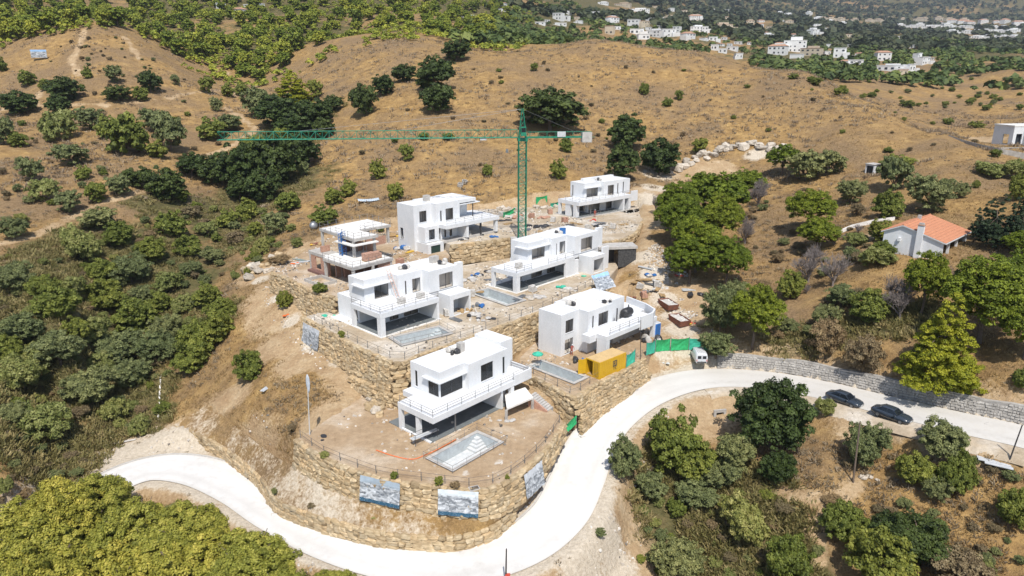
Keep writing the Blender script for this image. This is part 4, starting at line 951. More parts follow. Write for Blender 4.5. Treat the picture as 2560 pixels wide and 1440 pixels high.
C.box('party_wall', 24.005, 25.6, 0.82, 1.5, 0.0, 7.5)
C.box('canopy', 6.5, 12.8, 3.2, 3.795, 5.9, 6.05); C.box('canopy', 6.5, 7.095, 3.8, 6.6, 5.9, 6.05)
C.block(18.2, 22.4, -2.3, 0.78, 0, 3.4, S=[(18.9, 22.0, .1, 2.7)], par=0.1, frames=False); C.box('parapet', 22.5, 24.5, -1.6, -1.3, 0, 4.4)
C.railing([(0.12, 3.0), (0.12, 0.12), (4.0, 0.12)], 3.6); C.railing([(8.5, 0.12), (15.8, 0.12)], 3.6)
C.box('block_stack', 2.2, 3.3, 1.6, 2.5, 3.605, 4.6, 'rubble')
top_clutter(C, 17.2, 5.0, 6.85, 'dark tarpaulin heap with a blue board on the roof below the crane', n=4, size=1.0, seed=6)
MB().box(-0.6, 0.6, -0.05, 0.05, 0, 1.2).build('board', 'bluesteel', None).location = C.W(17.9, 4.6, 6.84)
tag(bpy.data.objects['board'], 'dark blue board standing on the roof below the crane', 'board')
# --- D
D = Villa('rearmost white villa at the foot of the brown hill', (1447.8, 506.5), 13.7, 40, 10.0)
D.box('plinth', -0.2, 17.5, -0.6, 8.0, -0.3, 0.10, 'concrete'); D.box('floor_slab', .1, 17.2, .1, 6.9, 0.0, 0.13, 'floor')
D.box('balcony', 0, 18.2, 0, 7.0, 2.85, 3.7); D.box('balcony', 5.3, 20.0, 7.01, 8.0, 2.87, 3.66)
D.block(6.0, 19.9, 3.2, 7.9, 0.12, 2.86, S=[(6.6, 10.4, .2, 2.6), (12.6, 14.8, .2, 2.6)], W=[(4.0, 7.0, .2, 2.5)], roof=False)
D.box('pillar', 0.02, 0.6, 6.3, 6.98, 0.12, 2.85); D.box('pillar', 0.02, 1.0, 0.9, 1.9, 0.12, 2.85); D.box('pillar', 0.1, 0.9, 3.0, 4.6, 0.12, 2.85); D.box('pillar', 4.6, 4.8, 0.7, 0.9, 0.12, 2.85, 'metal')
D.box('end_wall', 15.3, 15.9, 0.02, 3.19, 0.12, 2.85); D.box('end_wall', 17.3, 18.18, 0.05, 3.19, 0.12, 2.85)
D.block(5.0, 10.6, 3.3, 8.0, 3.7, 7.2, S=[(5.8, 9.7, 3.78, 5.9)], W=[(7.0, 7.4, 3.9, 6.4)])
D.block(10.605, 20.0, 2.2, 7.9, 3.702, 7.23, S=[(12.0, 14.2, 3.8, 6.2), (15.4, 15.8, 3.9, 6.4), (17.4, 17.8, 3.8, 6.6)])
D.box('canopy', 4.5, 10.4, 2.6, 3.295, 6.05, 6.22); D.box('roof_upstand', 8.2, 19.0, 6.8, 7.7, 7.02, 7.7)
D.box('parapet', 18.21, 20.6, 0.0, 0.25, 2.0, 4.5); D.box('side_slab', 13.5, 20.5, -3.4, -0.62, -0.5, 0.0, 'concrete')
D.railing([(0.12, 6.8), (0.12, 0.12), (18.0, 0.12)], 3.7)
top_clutter(D, 12.2, 5.6, 7.0, 'grey rubble and dark sacks on the rearmost villa roof', n=5, size=0.9, seed=8)
# --- E
E_ = Villa('three-storey white villa left of the crane mast', (1032.8, 514.9), 17.6, 45, 8.0)
E_.block(0, 4.4, 0, 5.3, 0, 9.6, S=[(1.4, 3.2, 6.1, 8.3)], W=[(3.6, 4.6, 2.4, 4.7)])
E_.block(0.5, 4.4, -3.6, -0.005, 0, 2.4, S=[(1.2, 3.6, 0.05, 2.0)], par=0.1, m='white', frames=False)
MB().box(1.2, 3.6, -3.45, -3.40, 0.05, 2.0).build('garage_door', simple('dark_green_door', (0.012, 0.035, 0.03), (0.02, 0.05, 0.04), 3, 0.5), E_.o)
E_.block(0.9, 5.2, -2.2, -0.006, 2.42, 5.5, S=[(1.9, 3.4, 2.9, 4.9), (4.4, 4.8, 2.6, 4.9)], roof=True, par=0.05)
E_.block(4.405, 10.6, -1.4, 6.0, 2.4, 9.63, S=[(5.5, 5.9, 6.0, 8.1), (6.9, 8.9, 6.0, 8.3), (6.4, 6.9, 2.6, 5.0), (7.8, 8.5, 2.6, 5.0)])
E_.block(10.605, 15.2, 1.6, 6.3, 5.7, 9.66, S=[(11.0, 12.6, 5.8, 8.2)], W=[])
E_.box('canopy', 10.605, 16.4, -1.2, 1.59, 8.5, 8.68); E_.box('canopy_roof', 10.605, 15.3, -1.1, 1.59, 8.9, 9.6); E_.box('pillar', 14.6, 14.75, -0.9, -0.75, 5.71, 8.5, 'darkmetal')
E_.box('balcony', 4.41, 18.9, -4.4, -1.41, 4.95, 5.7); E_.box('balcony', 10.61, 19.5, -1.405, 4.6, 4.97, 5.68)
E_.box('floor_slab', 4.3, 19.2, -3.6, 6.0, 2.0, 2.42, 'concrete')
E_.box('pillar', 18.0, 18.6, -4.2, -3.5, 2.42, 4.95); E_.box('pillar', 14.0, 14.3, -3.9, -3.6, 2.42, 4.95, 'darkmetal'); E_.box('end_wall', 9.9, 10.5, -4.2, -1.42, 2.42, 4.95)
E_.box('end_wall', 12.0, 13.4, 3.4, 3.7, 2.42, 4.95); E_.box('end_wall', 15.5, 16.6, 3.4, 3.7, 2.42, 4.95); E_.box('pillar', 18.6, 19.2, 3.6, 4.3, 2.42, 4.96)
E_.railing([(4.8, -4.2), (18.8, -4.2), (19.2, 4.2)], 5.7, m='metal'); E_.box('vent_stack', 5.4, 6.6, 3.0, 3.9, 9.4, 10.6, 'concrete')
# --- F
F = Villa('white villa with walled roof terrace behind the yellow container', (1401.3, 892.3), 1.8, 45, 1.8)
F.block(0, 4.0, 0, 4.5, 0, 6.5, S=[(1.0, 2.8, 3.4, 5.4), (0.9, 2.8, 0.1, 2.4)])
F.block(4.005, 10.0, -1.8, 5.0, 0, 6.53, S=[(5.0, 5.4, 3.7, 5.6), (6.5, 8.9, 3.6, 5.6)], W=[])
F.block(10.005, 14.0, -1.0, 5.2, 0, 6.56)
F.box('balcony', 4.2, 17.2, -5.2, -1.81, 2.75, 3.45); F.box('balcony', 14.01, 19.4, -1.805, 3.0, 2.77, 3.43); F.box('pillar', 4.22, 5.0, -5.18, -3.4, 0, 2.75); F.box('end_wall', 2.6, 4.2, -3.3, -1.82, 2.3, 3.4)
F.box('end_wall', 16.4, 17.1, -5.15, -4.5, 0, 2.75)
F.box('end_wall', 9.8, 17.0, -2.2, -1.9, 0, 2.75, 'inner')
pp = [(12.6, -5.2), (15.6, -5.35), (17.3, -4.6), (18.6, -2.0), (19.5, 2.4)]; mb = MB(); rings = []
for i, p in enumerate(pp):
    a = Vector(pp[max(i - 1, 0)]); b = Vector(pp[min(i + 1, len(pp) - 1)]); t = (b - a).normalized(); n = Vector((-t.y, t.x)); p = Vector(p)
    rings.append([(p.x - n.x * .14, p.y - n.y * .14, 2.3), (p.x + n.x * .14, p.y + n.y * .14, 2.3), (p.x + n.x * .14, p.y + n.y * .14, 4.5), (p.x - n.x * .14, p.y - n.y * .14, 4.5)])
mb.loft(rings); mb.build('parapet', 'white', F.o)
F.railing([(5.2, -5.0), (12.4, -5.0)], 3.45); F.box('roof_upstand', 5.5, 10.0, 2.8, 4.6, 6.3, 6.9, 'roofwhite')
F.box('pillar', 10.6, 10.75, -2.2, -2.05, 3.45, 5.6, 'darkmetal'); F.box('pillar', 13.3, 13.45, -2.4, -2.25, 3.45, 5.6, 'darkmetal')
top_clutter(F, 5.2, 2.6, 6.3, 'dark board heap on the roof behind the container', n=4, size=1.0, seed=9)
top_clutter(F, 9.6, -0.8, 6.35, 'tangled black hoses at the roof edge behind the container', n=5, size=0.7, seed=10)
tank = MB()
for i in range(12): pass
rg = [[(x, math.cos(t) * q, 0.75 + math.sin(t) * q) for t in [2 * math.pi * k / 14 for k in range(14)]] for x, q in ((-1.0, 0.3), (-0.95, 0.62), (-0.5, 0.74), (0.5, 0.74), (0.95, 0.62), (1.0, 0.3))]
tank.loft(rg); tk = tank.build('water_tank', 'black', None, True); tk.location = F.W(13.6, -1.9, 3.45); tk.rotation_euler = (0, 0, F.phi); tag(tk, 'black plastic water tank lying on the walled roof terrace', 'tank')
# --- G: concrete frame with brick infill
Gv = Villa('unfinished grey concrete frame villa with brick infill walls', (884.2, 598.5), 15.4, 46, 8.5)
up = [(0, 0), (5.0, 0), (5.0, 5.6), (11.6, 5.3), (11.7, 12.8), (0.7, 12.0)]
MB().prism(up, 6.45, 6.9).build('roof_slab', 'concrete', Gv.o); MB().prism([(0.25, 0.25), (4.75, 0.25), (4.75, 5.8), (11.3, 5.6), (11.4, 12.5), (0.95, 11.7)], 6.9, 6.93).build('roof_screed', 'roofwhite', Gv.o)
MB().prism([(-0.6, -0.6), (4.6, -0.6), (4.6, 0.3), (0.3, 0.3), (0.3, 5.0), (-0.6, 5.0)], 5.75, 5.95).build('canopy', 'roofwhite', Gv.o)
lo = [(-3.6, -4.6), (5.0, -4.0), (5.4, 6.0), (0.6, 6.1), (0.5, 11.6), (-2.4, 11.0), (-2.4, 6.2), (-3.5, 4.5)]
MB().prism(lo, 3.0, 3.5).build('floor_slab', 'concrete', Gv.o); MB().prism([(-3.3, -4.3), (4.7, -3.7), (4.9, 5.7), (0.4, 5.8), (-2.1, 5.9), (-3.2, 4.3)], 3.5, 3.53).build('floor_screed', 'roofwhite', Gv.o)
for u, w, z0, z1 in ((0.3, 0.6, 3.5, 6.45), (4.5, 0.6, 3.5, 6.45), (11.2, 5.8, 3.5, 6.45), (0.9, 11.4, 3.5, 6.45), (0.3, 5.0, 3.5, 6.45), (4.6, 5.8, 3.5, 6.45), (11.2, 12.2, 3.5, 6.45),
                     (-3.3, -4.3, -0.2, 3.0), (-3.2, 4.2, -0.2, 3.0), (-2.2, 10.6, -0.2, 3.0), (4.6, -3.7, -0.2, 3.0), (0.6, -4.2, -0.2, 3.0), (4.9, 5.5, -0.2, 3.0)):
    Gv.box('column', u - 0.2, u + 0.2, w - 0.2, w + 0.2, z0, z1, 'concrete')
mb = MB(); panel(mb, 'w', 4.45, 10.35, -0.2, 3.0, -2.35, -2.1, [(7.2, 9.0, 0.6, 2.7)]); me = mb.mesh('wall', 'brick'); fix_normals(me); link('wall', me, Gv.o)
Gv.box('wall', -3.25, -2.4, 4.5, 10.3, -0.6, 0.4, 'brickdark'); Gv.box('wall', -1.0, 4.4, 2.0, 2.25, -0.2, 3.0, 'brick'); Gv.box('wall', -2.0, 0.4, 3.0, 3.25, -0.2, 3.0, 'brick'); Gv.box('wall', 2.0, 4.4, -3.85, -3.6, -0.2, 3.0, 'brick')
Gv.box('wall', 4.4, 4.65, -3.4, 5.2, -0.2, 3.0, 'brickdark'); Gv.box('wall', 2.6, 4.4, 4.2, 4.45, 3.53, 5.2, 'brick'); Gv.box('wall', 4.55, 4.8, 1.0, 4.6, 3.53, 5.0, 'brick'); Gv.box('wall', -1.6, 0.2, 8.0, 8.25, 3.53, 4.6, 'brick'); Gv.box('wall', 6.4, 10.8, 6.0, 6.25, 3.4, 4.9, 'brick')
Gv.box('wall', 0.6, 4.4, 5.2, 5.45, 3.53, 6.44, 'brickdark')
for u, w in ((1.2, 1.4), (2.6, 1.2), (3.6, 1.8), (1.4, 3.2), (2.8, 3.4), (-2.2, -3.2), (-0.6, -3.4), (1.8, -3.0), (-2.4, 0.5), (-2.2, 2.6)):
    z = 3.53 if w > 0.8 and u > 0.5 else -0.2; MB().bar((u, w, z), (u, w, z + (2.9 if z > 0 else 3.2)), 0.05, 5).build('prop', 'metal', Gv.o)
Gv.railing([(0.1, 0.1), (4.9, 0.1), (5.0, 5.4)], 6.9, 1.0, 1.8, 2); Gv.railing([(0.1, 0.1), (0.8, 11.9), (11.6, 12.7), (11.6, 5.4), (6.0, 5.6)], 6.9, 1.1, 1.9, 2); Gv.railing([(-3.5, 4.4), (-3.5, -4.5), (4.9, -3.9)], 3.5, 1.0, 1.7, 2)
Gv.box('stair_scaffold', -0.5, -0.42, 3.2, 3.28, 3.53, 7.6, 'bluesteel')
sc = MB()
for x in (-0.5, 0.3):
    for y in (3.0, 3.9): sc.bar((x, y, 3.5), (x, y, 7.7), 0.05)
for k in range(7): z = 3.7 + k * 0.6; sc.bar((-0.5, 3.0, z), (0.3, 3.9, z + 0.5), 0.04); sc.bar((-0.5, 3.9, z), (0.3, 3.0, z + 0.5), 0.04); sc.bar((-0.5, 3.0, z), (-0.5, 3.9, z), 0.04); sc.bar((0.3, 3.0, z), (0.3, 3.9, z), 0.04)
sc = sc.build('scaffold_tower', 'bluesteel'); sc.location = Gv.o.location; sc.rotation_euler = (0, 0, Gv.phi); tag(sc, 'narrow blue scaffold tower at the unfinished brick villa', 'scaffold')
def pallet_stack(P, rz, label, m, dims=(1.2, 1.0, 1.0), rows=4, group=None, name='block_pallet', cat='pallet'):
    t = thing(name, label, cat, P, rz, group); a, b, h = dims
    pb = MB(); pb.box(-a / 2, a / 2, -b / 2, b / 2, 0.10, 0.13)
    for x in (-a / 2 + .05, 0, a / 2 - .05): pb.box(x - .05, x + .05, -b / 2, b / 2, 0.0, 0.10)
    pb.build('pallet', 'timber', t)
    n = 3
    r = random.Random(int(P[0] * 10)); bm = MB().box(-.5, .5, -.5, .5, -.5, .5).mesh('block', m)
    for k in range(rows):
        for i in range(n):
            for j in range(2):
                if k == rows - 1 and r.random() < 0.3: continue
                o = link('block', bm, t); o.scale = (a / n * 0.95, b / 2 * 0.95, h / rows * 0.94); o.location = (-a / 2 + a * (i + .5) / n + r.uniform(-.02, .02), -b / 2 + b * (j + .5) / 2, 0.14 + h / rows * (k + 0.5))
    return t
pallet_stack(Gv.W(1.0, -2.6, 3.53), 0.8, 'stack of pink bricks on the lower slab of the unfinished villa', 'brick', (2.0, 1.2, 1.2))
pallet_stack(Gv.W(2.9, -2.2, 3.53), 0.9, 'second lower stack of pink bricks on the unfinished villa slab', 'brick', (1.4, 1.1, 1.0))
# ------------------------------------------------------------------ vegetation
def leaf_cloud(rng, centers, radii, per, size, up=0.35, tint=None, flat=1.0, elong=1.5):
    """leaf quads round clump centres -> (verts, tint)"""
    n = len(centers) * per
    c = np.repeat(centers, per, 0); r = np.repeat(radii, per); tn = np.repeat(tint, per)
    d = rng.normal(size=(n, 3)); d /= np.linalg.norm(d, axis=1)[:, None]; d[:, 2] = np.abs(d[:, 2]) * 0.9 + d[:, 2] * 0.1
    pos = c + d * (r * rng.uniform(0.55, 1.05, n))[:, None] * np.array([1, 1, flat])
    nr = d + rng.normal(size=(n, 3)) * 0.38; nr[:, 2] += up; nr /= np.linalg.norm(nr, axis=1)[:, None]
    t = np.cross(nr, rng.normal(size=(n, 3))); t /= np.linalg.norm(t, axis=1)[:, None]; b = np.cross(nr, t)
    s = size * rng.uniform(0.6, 1.3, n)
    t = t * (s * elong / 2)[:, None]; b = b * (s / elong)[:, None]
    v = np.stack([pos - t - b * 0.5, pos + t * 0.3 - b, pos + t + b * 0.4, pos - t * 0.2 + b], 1)
    tv = np.clip(tn + rng.normal(size=n) * 0.16, 0, 1)
    return v.reshape(-1, 3), np.repeat(tv, 4)
def quads_mesh(name, v, tint, mat):
    me = bpy.data.meshes.new(name); n = len(v) // 4
    me.vertices.add(len(v)); me.vertices.foreach_set('co', v.astype(np.float32).ravel())
    me.loops.add(len(v)); me.loops.foreach_set('vertex_index', np.arange(len(v), dtype=np.int32))
    me.polygons.add(n); me.polygons.foreach_set('loop_start', np.arange(n, dtype=np.int32) * 4); me.update(calc_edges=True)
    a = me.color_attributes.new('tint', 'FLOAT_COLOR', 'POINT')
    c = np.ones((len(v), 4), np.float32); c[:, :3] = tint[:, None]; a.data.foreach_set('color', c.ravel())
    me.materials.append(M[mat]); return me
def clumps(rng, lobes, n, flip=0.35, wild=0.13):
    """clump centres spread over lobe surfaces: lobes (x,y,z,rx,ry,rz)"""
    lob = np.array(lobes); wgt = (lob[:, 3] * lob[:, 4]) ** 1.0; wgt = wgt / wgt.sum()
    k = rng.choice(len(lob), n, p=wgt); d = rng.normal(size=(n, 3)); d /= np.linalg.norm(d, axis=1)[:, None]
    low = d[:, 2] < -0.25; fl = low & (rng.random(n) < flip); d[fl, 2] *= -0.6
    rad = np.where(rng.random(n) < wild, rng.uniform(1.0, 1.25, n), rng.uniform(0.70, 1.0, n))[:, None]
    return lob[k, :3] + d * lob[k, 3:6] * rad, k
def crown(seed, mat, lobes, nclump, per, cr, leaf, flip=0.35, wild=0.13, **kw):
    rng = np.random.default_rng(seed); c, k = clumps(rng, lobes, nclump, flip, wild)
    c = c[c[:, 2] > 0.01]; tint = np.clip(rng.normal(0.45, 0.2, len(c)), 0, 1)
    v, t = leaf_cloud(rng, c, cr * rng.uniform(0.7, 1.3, len(c)), per, leaf, tint=tint, **kw)
    return quads_mesh('crown', v, t, mat)
def lobes_round(rng, n, rr, spread, zc, flat=0.85):
    L = [(0, 0, zc, rr, rr, rr * flat)]
    for i in range(n):
        a = 2 * math.pi * i / n + rng.uniform(-.4, .4); s = spread * rng.uniform(0.7, 1.1)
        q = rr * rng.uniform(0.45, 0.7); L.append((math.cos(a) * s, math.sin(a) * s, zc + rng.uniform(-0.12, 0.12), q, q, q * flat))
    return L
def trunk_mesh(seed, h, r0, spread, nb=5, z1=None):
    rg = random.Random(seed); mb = MB(); top = Vector((rg.uniform(-.03, .03), rg.uniform(-.03, .03), h))
    mid = Vector((rg.uniform(-.04, .04), rg.uniform(-.04, .04), h * 0.55)); mb.bar((0, 0, -0.12), mid, r0, 7, r0 * 0.75); mb.bar(mid, top, r0 * 0.75, 7, r0 * 0.5)
    for i in range(nb):
        a = 2 * math.pi * i / nb + rg.uniform(-.5, .5); e = Vector((math.cos(a) * spread, math.sin(a) * spread, (z1 or h + 0.25) + rg.uniform(-.05, .1)))
        s = mid.lerp(top, rg.uniform(0.2, 1)); k = s.lerp(e, 0.5) + Vector((0, 0, 0.03)); mb.bar(s, k, r0 * 0.42, 5, r0 * 0.3); mb.bar(k, e, r0 * 0.3, 5, r0 * 0.12)
    return mb.mesh('trunk', 'bark')
_rg = random.Random(11)
SPEC = {}     # kind: list of (crown mesh, trunk mesh or None), unit width 1
def lob(*a): return lobes_round(_rg, *a)
def lob_umb(seed, z=0.58):
    r = random.Random(seed); L = [(0, 0, z, 0.42, 0.42, 0.32)]
    for i in range(9):
        a = 2 * math.pi * i / 9 + r.uniform(-.3, .3); s = r.uniform(0.22, 0.36); L.append((math.cos(a) * s, math.sin(a) * s, z - 0.06 + r.uniform(-.07, .08), 0.18, 0.18, 0.18))
    return L
def lob_cone(seed, h, w0=0.36, n=7):
    r = random.Random(seed); L = []
    for k in range(n):
        f = k / (n - 1); z = 0.16 * h + f * 0.80 * h; q = w0 * (1 - f) ** 0.75 + 0.05
        for i in range(max(1, int(6 * (1 - f)) + 1)):
            a = r.uniform(0, 6.28); s = q * 0.72 * r.uniform(0.6, 1.1) * (f < 0.95); L.append((math.cos(a) * s, math.sin(a) * s, z + r.uniform(-.04, .04) * h, q * 0.5 + 0.03, q * 0.5 + 0.03, 0.09 * h))
    return L
def lob_fir(seed):
    r = random.Random(seed); L = []
    for k in range(10):
        f = k / 9; z = 0.14 + f * 1.10; R_ = 0.44 * (1 - f) ** 0.75 + 0.04; L.append((r.uniform(-.02, .02), r.uniform(-.02, .02), z, R_ * .9, R_ * .9, .12))
        for i in range(int(7 * (1 - f)) + 1): a = r.uniform(0, 6.28); L.append((math.cos(a) * R_ * .78, math.sin(a) * R_ * .78, z + r.uniform(-.05, .03), .13 * (1 - f) + .04, .13 * (1 - f) + .04, .06))
    return L
def proto(kind, seeds, mat, lobef, ncl, per, cr, leaf, trunk, hi=True, **kw):
    SPEC[kind] = []; SPEC[kind + '_hi'] = []
    for s in seeds:
        lb = lobef(s); tr = trunk(s)
        SPEC[kind].append((crown(s + len(kind) * 10, mat, lb, ncl, per, cr, leaf, **kw), tr))
        if hi and s < 3: SPEC[kind + '_hi'].append((crown(s + len(kind) * 10, mat, lb, int(ncl * 1.45), int(per * 1.7), cr * 0.9, leaf * 0.60, **kw), tr))
proto('oak', (1, 2, 3), 'l_oak', lambda s: lob(8, 0.35, 0.25, 0.37, 0.95), 200, 56, 0.078, 0.030, lambda s: trunk_mesh(s, 0.3, 0.035, 0.22))
proto('bush', (1, 2, 3), 'l_bush', lambda s: lob(6, 0.34, 0.24, 0.27, 0.9), 140, 52, 0.080, 0.036, lambda s: trunk_mesh(s, 0.12, 0.02, 0.2, 6, 0.3))
proto('olive', (1, 2, 3), 'l_olive', lambda s: lob(8, 0.31, 0.28, 0.32, 0.95), 160, 50, 0.078, 0.030, lambda s: trunk_mesh(s, 0.16, 0.03, 0.24, 6, 0.36))
proto('spine', (1, 2, 3), 'l_spine', lob_umb, 380, 44, 0.058, 0.024, lambda s: trunk_mesh(s, 0.45, 0.030, 0.26, 6, 0.6), up=0.6, flip=.6, wild=0.02)
proto('apine', (1, 2), 'l_apine', lambda s: lob_fir(s), 760, 52, 0.052, 0.020, lambda s: trunk_mesh(s, 0.9, 0.03, 0.25, 6, 0.7), up=0.5)
proto('hpine', (1, 2, 3), 'l_hpine', lambda s: lobes_round(_rg, 6, 0.33, 0.22, 0.42, 1.05), 100, 26, 0.10, 0.060, lambda s: trunk_mesh(s, 0.5, 0.03, 0.2, 4, 0.5), False, up=0.5)
proto('cyp', (1, 2), 'l_cyp', lambda s: lob_cone(s + 9, 1.5, 0.36, 8), 220, 46, 0.065, 0.034, lambda s: trunk_mesh(s, 1.0, 0.03, 0.2, 6, 0.6), up=0.1)
proto('broad', (1, 2), 'l_broad', lambda s: lob(13, 0.27, 0.34, 0.46, 0.95), 520, 150, 0.056, 0.0125, lambda s: trunk_mesh(s, 0.4, 0.03, 0.28, 7), False, up=0.45)
proto('reed', (1, 2), 'l_reed', lambda s: lob(6, 0.30, 0.26, 0.25, 0.85), 120, 44, 0.085, 0.038, lambda s: trunk_mesh(s, 0.1, 0.015, 0.2, 6, 0.25), up=0.1, elong=2.2)
proto('dry', (1, 2), 'l_dry', lambda s: lob(6, 0.30, 0.24, 0.30, 0.85), 100, 46, 0.09, 0.030, lambda s: trunk_mesh(s, 0.12, 0.02, 0.22, 7, 0.35))
def dead_mesh(seed):
    rg = random.Random(seed); mb = MB()
    def br(p, d, l, r, k):
        e = p + d * l; mb.bar(p, e, r, 4 if k < 2 else 3, r * 0.62)
        if k == 5: return
        for i in range((4 if k < 4 else 3) if k else 8):
            nd = (d + Vector((rg.uniform(-1, 1), rg.uniform(-1, 1), rg.uniform(-.35, .75))) * (0.85 if k else 0.8)).normalized()
            br(p.lerp(e, rg.uniform(0.45, 1.0)), nd, l * rg.uniform(0.6, 0.85), r * 0.58, k + 1)
    br(Vector((0, 0, -0.05)), Vector((0, 0, 1)), 0.28, 0.034, 0)
    return mb.mesh('branches', 'deadwood')
SPEC['dead_hi'] = []
SPEC['dead'] = [(dead_mesh(s), None) for s in (1, 2)]
NOUN = {'oak': 'dark green holm oak', 'bush': 'round green lentisk bush', 'olive': 'grey-green wild olive', 'spine': 'bright green umbrella pine', 'apine': 'yellow-green conical pine', 'cyp': 'very dark conifer',
        'broad': 'yellow-green leafy tree', 'reed': 'pale green shrub', 'dry': 'dry brownish shrub', 'dead': 'leafless grey tree'}
ONAME = {'oak': 'holm_oak', 'bush': 'lentisk_bush', 'olive': 'wild_olive', 'spine': 'umbrella_pine', 'apine': 'conical_pine', 'cyp': 'dark_conifer', 'broad': 'leafy_tree', 'reed': 'pale_shrub', 'dry': 'dry_shrub', 'dead': 'dead_tree', 'hpine': 'hill_pine'}
CATN = {'oak': 'tree', 'bush': 'bush', 'olive': 'tree', 'spine': 'tree', 'apine': 'tree', 'cyp': 'tree', 'broad': 'tree', 'reed': 'shrub', 'dry': 'shrub', 'dead': 'tree', 'hpine': 'tree'}
_prng = random.Random(21)
def plant(kind, P, width, hscale=1.0, label='', group=None):
    lst_ = SPEC[kind + '_hi'] if (P.y < 150 and SPEC[kind + '_hi'] and width > 1.6) else SPEC[kind]; cr, tr = lst_[_prng.randrange(len(lst_))]
    t = thing(ONAME[kind], label, CATN[kind], P, _prng.uniform(0, 6.28), group); t.scale = (width, width * _prng.uniform(0.9, 1.1), width * hscale)
    link('branches' if kind == 'dead' else 'crown', cr, t)
    if tr: link('trunk', tr, t)
    return t
